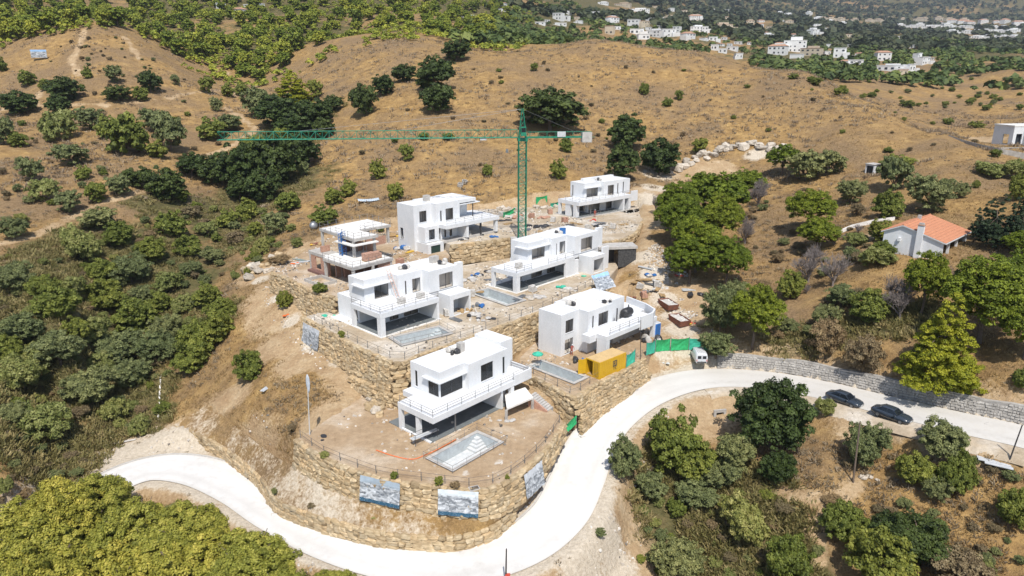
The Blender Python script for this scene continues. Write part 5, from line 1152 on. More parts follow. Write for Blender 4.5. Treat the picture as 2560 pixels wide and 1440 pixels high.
# crown height of each prototype per unit width, to size a tree from its height in the photo
HU = {'oak': 0.80, 'bush': 0.62, 'olive': 0.72, 'spine': 0.94, 'apine': 1.32, 'cyp': 1.55, 'broad': 0.85, 'reed': 0.58, 'dry': 0.62, 'dead': 0.95}
VEG = {
 'on the dry slope behind the crane': [
  ('oak', 1378, 325, 180, 105), ('oak', 1085, 232, 112, 85), ('oak', 1094, 282, 88, 75), ('oak', 910, 290, 72, 82), ('oak', 1140, 152, 74, 52), ('oak', 1565, 375, 100, 84), ('oak', 1557, 452, 86, 92), ('oak', 1648, 438, 96, 88), ('oak', 1010, 205, 62, 42), ('oak', 960, 238, 60, 48),
  ('bush', 1018, 402, 38, 46), ('bush', 945, 447, 44, 50), ('bush', 1395, 447, 44, 44), ('bush', 1415, 380, 36, 40), ('bush', 1218, 440, 30, 28), ('bush', 990, 500, 48, 40), ('bush', 872, 490, 42, 38), ('bush', 836, 508, 54, 36), ('bush', 812, 562, 72, 44), ('bush', 1610, 236, 28, 26), ('bush', 1668, 266, 28, 20), ('bush', 1698, 250, 24, 22), ('bush', 1748, 385, 40, 36), ('bush', 1335, 178, 22, 18), ('bush', 1060, 350, 30, 18), ('bush', 1120, 350, 34, 16), ('bush', 950, 580, 22, 26)],
 'in the gully behind the crane jib': [
  ('apine', 735, 268, 105, 75), ('olive', 648, 290, 92, 66), ('oak', 700, 318, 130, 76), ('oak', 786, 315, 100, 70), ('oak', 742, 345, 120, 60), ('oak', 810, 345, 60, 50), ('oak', 545, 460, 95, 74), ('oak', 610, 475, 120, 110), ('oak', 690, 460, 130, 120), ('oak', 755, 420, 100, 84), ('oak', 660, 505, 96, 80), ('oak', 600, 500, 70, 60), ('oak', 480, 440, 80, 56), ('oak', 418, 502, 92, 80), ('oak', 350, 468, 76, 54), ('bush', 700, 380, 90, 50), ('bush', 640, 390, 80, 46), ('olive', 760, 440, 34, 46), ('bush', 790, 245, 42, 40), ('oak', 830, 280, 60, 40)],
 'on the left hillside below the knoll': [
  ('oak', 50, 287, 86, 56), ('oak', 150, 290, 62, 52), ('oak', 165, 252, 90, 56), ('bush', 115, 226, 34, 26), ('bush', 70, 213, 46, 34), ('olive', 287, 207, 44, 42), ('oak', 378, 230, 60, 54), ('bush', 220, 196, 26, 36), ('oak', 295, 252, 72, 40), ('bush', 352, 252, 40, 32), ('bush', 518, 234, 44, 38), ('bush', 570, 242, 36, 30), ('bush', 605, 240, 40, 30), ('olive', 542, 277, 36, 32), ('olive', 440, 213, 26, 26), ('olive', 228, 324, 80, 52), ('reed', 150, 350, 92, 70), ('bush', 320, 385, 116, 92), ('bush', 275, 345, 70, 50), ('olive', 428, 378, 88, 112), ('bush', 395, 394, 62, 38), ('olive', 80, 452, 62, 62), ('olive', 180, 414, 92, 52), ('bush', 210, 450, 40, 34), ('bush', 242, 506, 62, 46), ('olive', 300, 490, 62, 52), ('olive', 172, 532, 64, 54), ('reed', 110, 502, 74, 52), ('olive', 40, 597, 74, 54), ('bush', 530, 348, 72, 48), ('olive', 578, 328, 62, 44), ('bush', 5, 178, 30, 34), ('olive', 12, 362, 62, 80), ('bush', 48, 366, 52, 34), ('reed', 55, 560, 40, 26), ('bush', 340, 350, 40, 30), ('bush', 455, 505, 40, 30), ('olive', 390, 330, 70, 60)],
 'in the ravine left of the villas': [
  ('olive', 205, 648, 124, 92), ('bush', 300, 612, 96, 66), ('olive', 248, 570, 110, 56), ('bush', 432, 588, 90, 64), ('bush', 382, 650, 100, 66), ('olive', 330, 706, 116, 80), ('olive', 425, 728, 90, 56), ('olive', 535, 656, 66, 42), ('olive', 690, 588, 72, 66), ('olive', 655, 636, 56, 48), ('bush', 572, 566, 66, 46), ('bush', 622, 546, 66, 54), ('bush', 722, 526, 82, 50), ('bush', 520, 762, 84, 58), ('bush', 560, 800, 80, 66), ('bush', 540, 855, 110, 90), ('bush', 495, 890, 130, 100), ('bush', 480, 925, 110, 80), ('olive', 60, 856, 124, 86), ('bush', 150, 790, 124, 84), ('bush', 262, 770, 114, 78), ('olive', 150, 910, 142, 98), ('olive', 60, 972, 134, 98), ('olive', 300, 905, 150, 86), ('olive', 230, 1005, 150, 92), ('olive', 110, 1100, 150, 104), ('olive', 330, 965, 112, 78), ('olive', 402, 905, 116, 86), ('bush', 20, 905, 104, 78), ('olive', 240, 858, 104, 78), ('bush', 340, 826, 124, 90), ('olive', 420, 852, 96, 78), ('olive', 40, 728, 104, 84), ('reed', 350, 1085, 60, 90), ('reed', 290, 1050, 80, 60), ('olive', 18, 1232, 48, 46), ('bush', 110, 740, 90, 60), ('reed', 180, 740, 90, 56), ('bush', 470, 640, 80, 56), ('reed', 460, 780, 70, 50), ('dry', 480, 545, 60, 36), ('reed', 520, 590, 60, 40), ('bush', 640, 590, 50, 40), ('dry', 700, 660, 70, 26), ('reed', 742, 618, 34, 28), ('bush', 260, 700, 90, 60), ('reed', 250, 935, 90, 60), ('olive', 480, 690, 60, 44), ('dry', 590, 610, 60, 34), ('olive', 30, 1060, 90, 60), ('bush', 190, 850, 90, 60), ('olive', 90, 910, 90, 60), ('bush', 400, 780, 80, 56), ('olive', 360, 760, 80, 56)],
 'on the bank beside the dirt track': [('bush', 622, 950, 78, 72), ('bush', 712, 768, 42, 52), ('bush', 857, 870, 18, 24), ('bush', 800, 735, 40, 24), ('dry', 730, 1080, 30, 24), ('bush', 618, 688, 20, 22)],
 'beside the stone walls above the road': [('bush', 990, 1285, 22, 26), ('bush', 1100, 1295, 24, 28), ('olive', 688, 1250, 16, 40), ('dry', 1140, 1305, 30, 16), ('reed', 820, 1255, 26, 14), ('dry', 870, 1285, 30, 16), ('reed', 945, 1300, 34, 16), ('dry', 780, 1270, 24, 14), ('reed', 760, 1245, 22, 14), ('dry', 1010, 1305, 26, 14), ('bush', 1268, 1255, 14, 16)],
 'in the pine group right of the site': [
  ('spine', 1692, 575, 118, 112), ('spine', 1800, 560, 122, 118), ('spine', 1700, 620, 124, 118), ('spine', 1800, 615, 104, 120), ('spine', 1738, 680, 134, 128), ('spine', 1815, 720, 112, 122), ('spine', 1722, 710, 120, 110), ('spine', 1864, 500, 80, 72), ('spine', 1758, 540, 100, 100), ('spine', 1955, 440, 86, 72), ('spine', 2022, 578, 118, 98), ('spine', 2042, 628, 98, 80), ('olive', 1800, 830, 100, 120), ('spine', 1880, 868, 128, 150), ('olive', 1790, 890, 90, 60), ('olive', 1840, 780, 80, 80), ('dead', 1895, 515, 80, 80), ('dead', 1862, 610, 70, 84), ('dead', 1640, 535, 44, 60)],
 'on the plot around the tiled cottage': [
  ('spine', 2300, 790, 110, 155), ('spine', 2450, 860, 210, 210), ('spine', 2550, 800, 150, 170), ('spine', 2560, 900, 150, 160), ('apine', 2340, 965, 180, 218), ('olive', 2010, 452, 110, 72), ('olive', 2076, 436, 74, 58), ('olive', 2125, 508, 80, 60), ('olive', 2232, 478, 82, 84), ('bush', 2215, 545, 84, 62), ('olive', 2322, 530, 118, 94), ('olive', 2400, 494, 46, 40), ('reed', 2470, 440, 80, 34), ('reed', 2540, 446, 80, 44), ('bush', 2545, 500, 60, 70), ('cyp', 2478, 618, 92, 132), ('cyp', 2540, 612, 80, 140), ('cyp', 2445, 600, 50, 90), ('bush', 2200, 598, 68, 46), ('reed', 2140, 612, 72, 28), ('bush', 2205, 640, 66, 38), ('reed', 2190, 665, 94, 46), ('olive', 2128, 656, 44, 40), ('bush', 2240, 422, 90, 30),
  ('dead', 2020, 705, 96, 112), ('dead', 2082, 715, 84, 100), ('dead', 2248, 800, 104, 130), ('dead', 2372, 740, 58, 90), ('dead', 2230, 760, 80, 90), ('bush', 1975, 745, 74, 68), ('olive', 2100, 768, 84, 60), ('bush', 2170, 802, 104, 80), ('dry', 2065, 890, 100, 90), ('dry', 2150, 935, 104, 110), ('olive', 2060, 820, 70, 60), ('olive', 1960, 830, 46, 40), ('bush', 2550, 970, 56, 50), ('dry', 2140, 540, 40, 34), ('bush', 2370, 310, 30, 14), ('bush', 2440, 320, 40, 16), ('bush', 2488, 392, 30, 18), ('bush', 2268, 268, 40, 16), ('bush', 2220, 380, 30, 12), ('bush', 2440, 470, 20, 22), ('spine', 2555, 640, 90, 60)],
 'on the slope below the road': [
  ('oak', 1925, 1118, 194, 176), ('oak', 1940, 1205, 92, 92), ('bush', 1680, 1165, 160, 130), ('bush', 1735, 1195, 120, 100), ('olive', 1560, 1195, 92, 108), ('olive', 1832, 1175, 110, 100), ('olive', 1625, 1245, 80, 70), ('olive', 2155, 1166, 108, 114), ('reed', 2062, 1036, 52, 40), ('olive', 2350, 1140, 116, 90), ('bush', 2285, 1205, 100, 72), ('bush', 2385, 1225, 92, 84), ('olive', 2340, 1245, 80, 60), ('reed', 1855, 1345, 138, 104), ('olive', 1690, 1460, 136, 130), ('bush', 1965, 1450, 124, 120), ('bush', 2105, 1340, 116, 90), ('bush', 2190, 1450, 190, 130), ('oak', 2290, 1395, 170, 116), ('oak', 2220, 1370, 120, 90), ('bush', 2530, 1310, 96, 104), ('dry', 2390, 1460, 160, 90), ('olive', 1740, 1260, 110, 60), ('bush', 1690, 1285, 60, 40), ('olive', 1800, 1215, 90, 70), ('olive', 1500, 1340, 30, 22), ('dry', 1960, 1280, 60, 24), ('dry', 2080, 1260, 60, 20), ('bush', 2400, 1180, 60, 60), ('reed', 2460, 1440, 60, 40)],
 'in the bottom left corner': [
  ('broad', 170, 1370, 190, 190), ('broad', 265, 1345, 170, 170), ('broad', 90, 1450, 230, 200), ('broad', 230, 1460, 220, 200), ('broad', 370, 1440, 220, 200), ('broad', 480, 1420, 190, 165), ('broad', 130, 1560, 260, 240), ('broad', 320, 1560, 260, 230), ('broad', 500, 1540, 240, 220), ('broad', 640, 1490, 210, 180), ('broad', 720, 1560, 180, 150), ('broad', 835, 1520, 120, 105), ('broad', 30, 1600, 220, 230), ('broad', 590, 1600, 220, 190), ('olive', 432, 1320, 60, 76), ('broad', 930, 1530, 90, 80)],
}
for zone, lst in VEG.items():
    cnt = {}
    for q in lst: cnt.setdefault(q[0], []).append(q)
    if zone.startswith('in the ravine'):                       # the ravine is a mix of shrub kinds, many low
        ol = cnt['olive']; cnt['olive'] = [q for i, q in enumerate(ol) if i % 3]; cnt['reed'] = cnt.get('reed', []) + [('reed',) + q[1:] for i, q in enumerate(ol) if i % 3 == 0]
        for k_ in cnt: cnt[k_] = [(q[0], q[1], q[2], q[3] * .9, q[4] * .86) for q in cnt[k_]]
    for kind, qs in cnt.items():
        qs.sort(key=lambda q: q[1])
        for i, (k, px, py, wpx, hpx) in enumerate(qs):
            P = hit(px, py); sc = scale_at(P); wm = wpx / sc; hs = (hpx / sc) / (wm * HU[kind]) * 1.06
            plant(kind, P - Vector((0, 0, 0.1)), wm * 1.06, min(max(hs, 0.6), 1.7), '%s %s%s' % (NOUN[kind], zone, ordinal(i, len(qs))), '%ss %s' % (NOUN[kind], zone))
def shrub_field(zone, poly, kinds, n, size, seed):
    r = random.Random(seed); got = []; tries = 0; xs = [q[0] for q in poly]; ys = [q[1] for q in poly]
    while len(got) < n and tries < n * 12:
        tries += 1; px, py = r.uniform(min(xs), max(xs)), r.uniform(min(ys), max(ys))
        if not in_poly(px, py, poly): continue
        P = hit(px, py); k = r.choice(kinds); wd = r.uniform(*size)
        if any((P - q[2]).length < .4 * (wd + q[3]) for q in got): continue
        got.append((k, px, P, wd))
    for k in set(kinds):
        g = sorted([q for q in got if q[0] == k], key=lambda q: q[1])
        for i, q in enumerate(g): plant(k, q[2] - Vector((0, 0, .1)), q[3], r.uniform(.75, 1.15), 'small %s %s%s' % (NOUN[k], zone, ordinal(i, len(g))), 'small %ss %s' % (NOUN[k], zone))
def in_poly(x, y, P):
    c = False
    for (ax, ay), (bx, by) in zip(P, P[1:] + P[:1]):
        if (ay > y) != (by > y) and x < ax + (y - ay) * (bx - ax) / (by - ay): c = not c
    return c
shrub_field('in the scrub of the left ravine', [(0, 640), (160, 600), (330, 530), (520, 520), (720, 530), (740, 600), (620, 680), (560, 740), (450, 900), (400, 1060), (260, 1090), (0, 1040)], ['bush', 'olive', 'reed', 'dry', 'reed'], 190, (1.4, 3.4), 71)
shrub_field('on the left hill slopes', [(0, 300), (250, 200), (480, 250), (620, 300), (560, 400), (300, 470), (0, 560)], ['bush', 'olive', 'dry', 'dry'], 60, (1.3, 3.0), 72)
shrub_field('on the brown hill behind', [(850, 460), (1000, 180), (1300, 140), (1800, 150), (2100, 230), (2500, 360), (2200, 400), (1700, 350), (1400, 460)], ['dry', 'dry', 'bush'], 60, (1.2, 2.6), 73)
shrub_field('on the far right ridge', [(1900, 185), (2100, 180), (2400, 185), (2560, 190), (2560, 290), (2400, 290), (2250, 270), (2050, 230)], ['bush', 'bush', 'olive'], 60, (2.0, 5.0), 74)
shrub_field('on the knoll flank', [(60, 150), (230, 80), (330, 100), (480, 180), (500, 220), (200, 200), (60, 190)], ['dry', 'olive'], 34, (1.2, 2.6), 75)
shrub_field('in the brambles at lower right', [(1600, 1260), (1750, 1210), (1950, 1230), (2000, 1440), (1580, 1440)], ['dry', 'reed', 'bush', 'olive'], 46, (1.0, 2.2), 76)
shrub_field('on the open slope below the cars', [(2050, 1100), (2250, 1110), (2560, 1180), (2560, 1440), (2050, 1440), (2000, 1250)], ['dry', 'dry', 'olive'], 40, (.9, 1.9), 77)
shrub_field('between the pines and cottage', [(1860, 480), (2080, 460), (2180, 560), (2150, 900), (1900, 880), (1840, 700)], ['dry', 'olive', 'dead', 'dry'], 44, (1.4, 3.2), 78)
shrub_field('at the left picture edge', [(0, 1050), (200, 1120), (220, 1190), (60, 1300), (0, 1300)], ['dry', 'dry', 'olive'], 24, (1.2, 2.6), 79)
# hill pines, upper left: too alike to tell apart
def in_poly(x, y, P):
    c = False
    for (ax, ay), (bx, by) in zip(P, P[1:] + P[:1]):
        if (ay > y) != (by > y) and x < ax + (y - ay) * (bx - ax) / (by - ay): c = not c
    return c
hp = [[(0, -10), (0, 120), (60, 110), (190, 62), (330, 80), (470, 150), (560, 175), (640, 205), (700, 185), (760, 130), (860, 95), (1000, 75), (1180, 112), (1290, 75), (1300, -10), (600, -10)]]
r = random.Random(31); n = 0; pl = []; tries = 0
while n < 285 and tries < 4000:
    tries += 1
    px, py = r.uniform(0, 1300), r.uniform(-8, 215)
    if not in_poly(px, py, hp[0]): continue
    P = hit(px, py)
    if P.y < 290: continue
    wd = r.uniform(6.0, 10.5)
    if any((P - q).length < 0.36 * (wd + w2) for q, w2 in pl): continue
    pl.append((P, wd)); plant('hpine', P - Vector((0, 0, 0.2)), wd, r.uniform(0.85, 1.3), 'yellow-green young pine in the wood covering the upper left hills', 'pines on the upper left hills'); n += 1
print('hill pines', n)

# ---- stuff: dry grass tufts, scrub, undergrowth, far woodland
def scatter_px(n, x0, x1, y0, y1, seed, dmax=400):
    rg = np.random.default_rng(seed); px = rg.uniform(x0, x1, n); py = rg.uniform(y0, y1, n)
    return px, py
def ground_points(n, seed, d0=58, d1=330, amax=0.84, power=1.0):
    """random ground points, even per view area, with soil / road / terrace left free"""
    rg = np.random.default_rng(seed)
    y = d0 * (d1 / d0) ** (rg.random(n) ** power); x = y * rg.uniform(-amax, amax, n)
    # lookup masks on the sheet
    ri = np.clip(np.searchsorted(_rows, y), 0, len(_rows) - 1); ci = np.clip(((x / y) - _ang[0]) / (_ang[1] - _ang[0]), 0, len(_ang) - 1).astype(int)
    mk = _mask[ri, ci]; rd = _rd[ri, ci]; pm = _padmask[ri, ci]
    sd = poly_sd(x, y, STRIPW)
    keep = (rd > 4.2) & (pm < 0.05) & (sd < 0)
    return x[keep], y[keep], mk[keep], rg, ri[keep], ci[keep]
def tufts(name, label_kind, n, seed, mat, size, blades, spread, hgt, cond, d0=58, d1=330, power=1.0, wfac=0.09):
    x, y, mk, rg, ri, ci = ground_points(n, seed, d0, d1, power=power); k = cond(mk, x, y, rg); x, y = x[k], y[k]; z = zsheet(x, y)
    m_ = len(x); s = rg.uniform(*size, m_)
    c = np.stack([x, y, z], 1); c = np.repeat(c, blades, 0); ss = np.repeat(s, blades)
    a = rg.uniform(0, 2 * np.pi, m_ * blades); out = rg.uniform(0.1, 1, m_ * blades) * spread
    p = c + np.stack([np.cos(a) * out * ss, np.sin(a) * out * ss, rg.uniform(-0.05, 0.35, m_ * blades) * hgt * ss], 1)
    d = np.stack([np.cos(a) * 0.5, np.sin(a) * 0.5, rg.uniform(0.5, 1.1, m_ * blades)], 1) + rg.normal(size=(m_ * blades, 3)) * 0.3
    d /= np.linalg.norm(d, axis=1)[:, None]; t = np.cross(d, rg.normal(size=d.shape)); t /= np.linalg.norm(t, axis=1)[:, None]
    L_ = (ss * hgt * rg.uniform(0.6, 1.2, len(ss)))[:, None]; w_ = (ss * wfac * rg.uniform(0.7, 1.3, len(ss)))[:, None]
    v = np.stack([p - t * w_, p + t * w_, p + d * L_ + t * w_ * 0.5, p + d * L_ - t * w_ * 0.5], 1).reshape(-1, 3)
    tn = np.clip(np.repeat(rg.normal(0.5, 0.22, m_), blades) + rg.normal(size=m_ * blades) * 0.12, 0, 1)
    o = link(name, quads_mesh(name, v, np.repeat(tn, 4), mat)); stuff(o); o['label'] = label_kind; o['category'] = name.replace('_', ' '); print(name, m_); return o
pn = lambda x, y, s, sd: vnoise(x, y, s, sd)
tufts('dry_grass', 'short dry straw grass covering the open slopes', 80000, 41, 'l_grass', (0.25, 0.6), 5, 0.7, 0.7, lambda m, x, y, g: (m[:, 0] < 0.55) & (m[:, 1] < 0.6) & (pn(x, y, 14, 5) + pn(x, y, 4, 6) * 0.6 > -0.25), power=1.15)
tufts('dry_scrub', 'low grey-brown scrub dotted over the open slopes', 15000, 42, 'l_scrub', (0.4, 1.0), 22, 0.75, 0.5, lambda m, x, y, g: (m[:, 0] < 0.5) & (pn(x, y, 22, 7) + pn(x, y, 6, 8) > 0.10), power=1.1, wfac=.07)
tufts('undergrowth', 'mixed green and brown undergrowth filling the ravine and lower slope', 46000, 43, 'l_under', (0.6, 1.5), 30, 0.8, 0.5, lambda m, x, y, g: (m[:, 1] > 0.35) & (m[:, 0] < 0.6) & (pn(x, y, 9, 9) > -0.25), d1=300, wfac=.07)
tufts('soil_weeds', 'sparse weeds on bare soil by the road and track', 2600, 44, 'l_scrub', (0.25, 0.6), 12, 0.6, 0.6, lambda m, x, y, g: (m[:, 0] > 0.4) & (g.random(len(x)) < 0.35), d1=160)
tufts('hill_tussocks', 'brown grass tussocks over the hills behind the site', 12000, 45, 'l_scrub', (0.6, 1.5), 10, 0.7, 0.55, lambda m, x, y, g: (m[:, 0] < 0.5) & (pn(x, y, 30, 17) + pn(x, y, 9, 18) > 0.0), d0=165, d1=340, wfac=.10)
def small_rocks(name, label, polys, n, size, seed, dark=0.3):
    rg = np.random.default_rng(seed); V = []; T = []
    for pz, poly, sh in polys:
        A_ = np.array(poly); x = rg.uniform(A_[:, 0].min(), A_[:, 0].max(), int(n * sh * 3)); y = rg.uniform(A_[:, 1].min(), A_[:, 1].max(), int(n * sh * 3))
        k = (poly_sd(x, y, poly) > 0.4) & (vnoise(x, y, 5, 3) + vnoise(x, y, 1.7, 4) * .6 > 0.02)
        for q in POOLW.values():
            b_, e1_, e2_, l1_, l2_ = q; hole = [tuple((b_ + e1_ * u + e2_ * v)[:2]) for u, v in ((-.3, -.3), (l1_ + .3, -.3), (l1_ + .3, l2_ + .3), (-.3, l2_ + .3))]; k &= poly_sd(x, y, hole) < 0
        x, y = x[k], y[k]; m_ = len(x); z = np.full(m_, pz) if pz is not None else zsheet(x, y)
        s_ = rg.uniform(*size, m_) * rg.uniform(.5, 1.2, m_); c = np.stack([x, y, z + s_ * .2], 1)
        ang = rg.uniform(0, 6.28, m_); ca, sa = np.cos(ang), np.sin(ang); asp = rg.uniform(.5, 1, m_); hh = rg.uniform(.35, .7, m_)
        cor = [(-.5, -.5, -.5), (.5, -.5, -.5), (.5, .5, -.5), (-.5, .5, -.5), (-.4, -.4, .5), (.4, -.4, .5), (.4, .4, .5), (-.4, .4, .5)]
        pts = np.stack([c + np.stack([(a * ca - b * asp * sa) * s_, (a * sa + b * asp * ca) * s_, d * hh * s_], 1) + rg.normal(size=(m_, 3)) * (s_ * .07)[:, None] for a, b, d in cor], 1)
        for q in ((4, 5, 6, 7), (0, 1, 5, 4), (1, 2, 6, 5), (2, 3, 7, 6), (3, 0, 4, 7)): V.append(pts[:, q].reshape(-1, 3)); 
        tn = np.where(rg.random(m_) < dark, rg.uniform(0, .4, m_), rg.uniform(.45, 1, m_)); T += [np.repeat(tn, 4)] * 5
    o = link(name, quads_mesh(name, np.concatenate(V), np.concatenate(T), 'bits')); stuff(o); o['label'] = label; o['category'] = 'rubble'; print(name, sum(len(v) for v in V) // 20)
small_rocks('site_rubble', 'loose rubble, offcuts and pale stones strewn over the terraces', [(PADW['BC'][0], PADW['BC'][1], 1.0), (PADW['ED'][0], PADW['ED'][1], 1.0), (PADW['G'][0], PADW['G'][1], .5), (PADW['F'][0], PADW['F'][1], .4), (PADW['A'][0], PADW['A'][1], .08)], 2600, (.08, .40), 61)
_vr = [tuple(p[:2]) for p in offset_line(ROAD[100:190], -3.5)] + [tuple(p[:2]) for p in offset_line(ROAD[100:190], -8.0)[::-1]]; _vr2 = [tuple(p[:2]) for p in offset_line(ROAD[70:150], 3.4)] + [tuple(p[:2]) for p in offset_line(ROAD[70:150], 9.0)[::-1]]
_tr = [tuple(hit(*q)[:2]) for q in ((640, 690), (700, 730), (780, 830), (880, 900), (960, 960), (930, 1040), (820, 960), (740, 880), (660, 780))]; _rk = [tuple(hit(*q)[:2]) for q in ((1600, 640), (1680, 800), (1760, 860), (1800, 840), (1740, 700), (1640, 600))]
small_rocks('verge_gravel', 'loose stones on the road verges, track and spoil slopes', [(None, _vr, .5), (None, _vr2, .7), (None, _tr, .7), (None, _rk, .8)], 1500, (.10, .38), 62, .15)
def far_wood(name, label, n, d0, d1, seed, mat, size, blades, cond, a0=-0.45, a1=0.9, lf=1.55):
    rg = np.random.default_rng(seed); y = d0 * (d1 / d0) ** rg.random(n); x = y * rg.uniform(a0, a1, n); k = cond(x, y, rg); x, y = x[k], y[k]; z = zsheet(x, y); m_ = len(x)
    s = rg.uniform(*size, m_) * np.clip(y / 900, 1.0, 2.2) ** 0.5
    c = np.stack([x, y, z + s * 0.35], 1); tint = np.clip(rg.normal(0.45, 0.25, m_), 0, 1)
    v, t = leaf_cloud(rg, c, s * 0.45, blades, 1.0, up=0.5, tint=tint)
    # scale leaf size with tree size
    v = v.reshape(-1, 4, 3); ctr = v.mean(1, keepdims=True); v = ctr + (v - ctr) * np.repeat(s * lf / blades ** .5, blades)[:, None, None]
    o = link(name, quads_mesh(name, v.reshape(-1, 3), t, mat)); stuff(o); o['label'] = label; o['category'] = 'woodland'; print(name, m_)
far_wood('hill_scrub', 'low green scrub between the pines on the upper left hills', 9000, 325, 800, 53, 'l_hpine', (1.6, 4.4), 40, lambda x, y, g: (x < 5 + (y - 325) * .05) & (pn(x, y, 40, 31) + .6 * pn(x, y, 12, 15) > -0.12), -0.85, 0.1, 1.2)
HOUSES = [(1185, 52, 50, 14, 'w'), (1257, 20, 16, 13, 't'), (1255, 29, 22, 7, 'w'), (1392, 50, 30, 18, 'w'), (1412, 52, 22, 13, 'w'), (1350, 62, 30, 7, 'w'), (1402, 65, 34, 8, 'w'), (1489, 39, 24, 10, 'w'), (1537, 58, 36, 15, 't'), (1522, 86, 26, 22, 'c'), (1582, 67, 34, 19, 'w'), (1614, 66, 32, 14, 'c'), (1592, 86, 40, 14, 'w'), (1632, 92, 44, 16, 'w'), (1672, 92, 40, 20, 'w'), (1690, 80, 22, 14, 'w'), (1610, 99, 36, 14, 'w'), (1507, 12, 30, 7, 'w'), (1555, 17, 46, 9, 'c'), (1598, 31, 60, 9, 'w'), (1680, 50, 30, 10, 'c'), (1542, 74, 26, 8, 'w'), (1706, 62, 26, 10, 'w'),
          (1727, 98, 40, 15, 't'), (1783, 102, 26, 10, 'w'), (1745, 80, 45, 14, 'w'), (1808, 76, 56, 16, 'c'), (1762, 84, 18, 18, 'w'), (1824, 84, 22, 12, 'w'), (1740, 51, 38, 12, 't'), (1815, 30, 14, 6, 'w'), (1948, 38, 20, 8, 'w'), (1974, 43, 24, 9, 'w'), (2048, 51, 36, 8, 'w'), (2040, 87, 34, 14, 'w'), (1921, 97, 32, 12, 'w'), (1986, 130, 62, 30, 'w'), (1940, 137, 50, 23, 't'), (2024, 140, 56, 20, 'c'), (1990, 146, 36, 11, 'w'), (2098, 145, 34, 26, 'w'), (2146, 141, 20, 8, 't'), (2210, 152, 40, 22, 't'), (2314, 161, 46, 19, 'w'), (2298, 158, 16, 26, 'w'), (2222, 178, 68, 15, 'w'), (2280, 180, 34, 20, 'w'), (2137, 170, 40, 21, 'w'), (2258, 187, 26, 13, 'c'), (2118, 162, 30, 10, 't'), (1848, 148, 20, 15, 'w'), (1784, 126, 18, 15, 'w'), (1806, 133, 24, 12, 'w'), (1828, 126, 30, 10, 'w'), (590, 48, 42, 26, 't'), (546, 22, 18, 14, 'w'), (656, 22, 16, 12, 'w'), (615, 20, 16, 8, 'w'), (1875, 60, 24, 9, 'c'), (1900, 68, 20, 8, 't'), (2070, 120, 24, 10, 'w'), (1890, 40, 16, 6, 'w')]
_rr = random.Random(77); ROWS = [(2040, 2420, 53, 'c', 13, 'cream house in the top row of the distant settlement'), (2240, 2555, 70, 'w', 13, 'white house in the third row of the distant settlement'), (2430, 2556, 97, 'w', 8, 'white house in the lowest row of the distant settlement'), (2380, 2556, 82, 'w', 8, 'white house in the fourth row of the distant settlement'), (2330, 2556, 60, 't', 8, 'brown-roofed house in the second row of the distant settlement')]
SETT = [(x0 + (x1 - x0) * (i + _rr.uniform(.2, .8)) / n, y + _rr.uniform(-2.5, 2.5), _rr.uniform(16, 36), _rr.uniform(6, 9), st, nm_ + ordinal(i, n)) for x0, x1, y, st, n, nm_ in ROWS for i in range(n)]
_tp = [(1330, 30), (1500, 5), (1700, 20), (2050, 40), (2330, 120), (2330, 165), (2100, 150), (1900, 130), (1750, 110), (1560, 85), (1380, 70)]; _sc = []
while len(_sc) < 56:
    a_, b_ = _rr.uniform(1330, 2330), _rr.uniform(5, 165)
    if in_poly(a_, b_, _tp) and all(abs(a_ - q[0]) > 14 or abs(b_ - q[1]) > 9 for q in HOUSES + _sc): _sc.append((a_, b_, _rr.uniform(11, 24), _rr.uniform(5, 9), _rr.choice('wwwwct')))
_sc.sort(); SETT += [q + ('small house scattered among the far town gardens' + ordinal(i, len(_sc)),) for i, q in enumerate(_sc)]
HP = [hit(q[0], q[1]) for q in HOUSES + SETT]; HW = [q[2] / scale_at(p) for q, p in zip(HOUSES + SETT, HP)]
def clear_of_houses(x, y):
    k = np.ones(len(x), bool)
    for p, w in zip(HP, HW): k &= ~((np.abs(x / y - p.x / p.y) * p.y < w * .62) & (y < p.y + w * .8) & (y > p.y - max(45, p.y * .09)))
    return k
far_wood('distant_woodland', 'dark woodland and maquis on the far hills behind the town', 26000, 800, 5400, 51, 'l_far', (6, 11), 7, lambda x, y, g: (pn(x, y, 160, 11) + 0.7 * pn(x, y, 45, 12) + np.clip((y - 1700) / 1200, -0.05, 0.45) > -0.05) & clear_of_houses(x, y))
far_wood('town_trees', 'garden trees and green scrub between the far town houses', 9000, 330, 1200, 52, 'l_town', (3.6, 8.0), 22, lambda x, y, g: clear_of_houses(x, y) & (x > -30 + (y - 330) * 0.02) & (pn(x, y, 70, 13) + 0.8 * pn(x, y, 22, 14) + np.clip((y - 420) / 200, -0.25, 0.25) > 0.0) & ~((x > 110) & (y < 400)) & ~((x > -20) & (y < 350)))
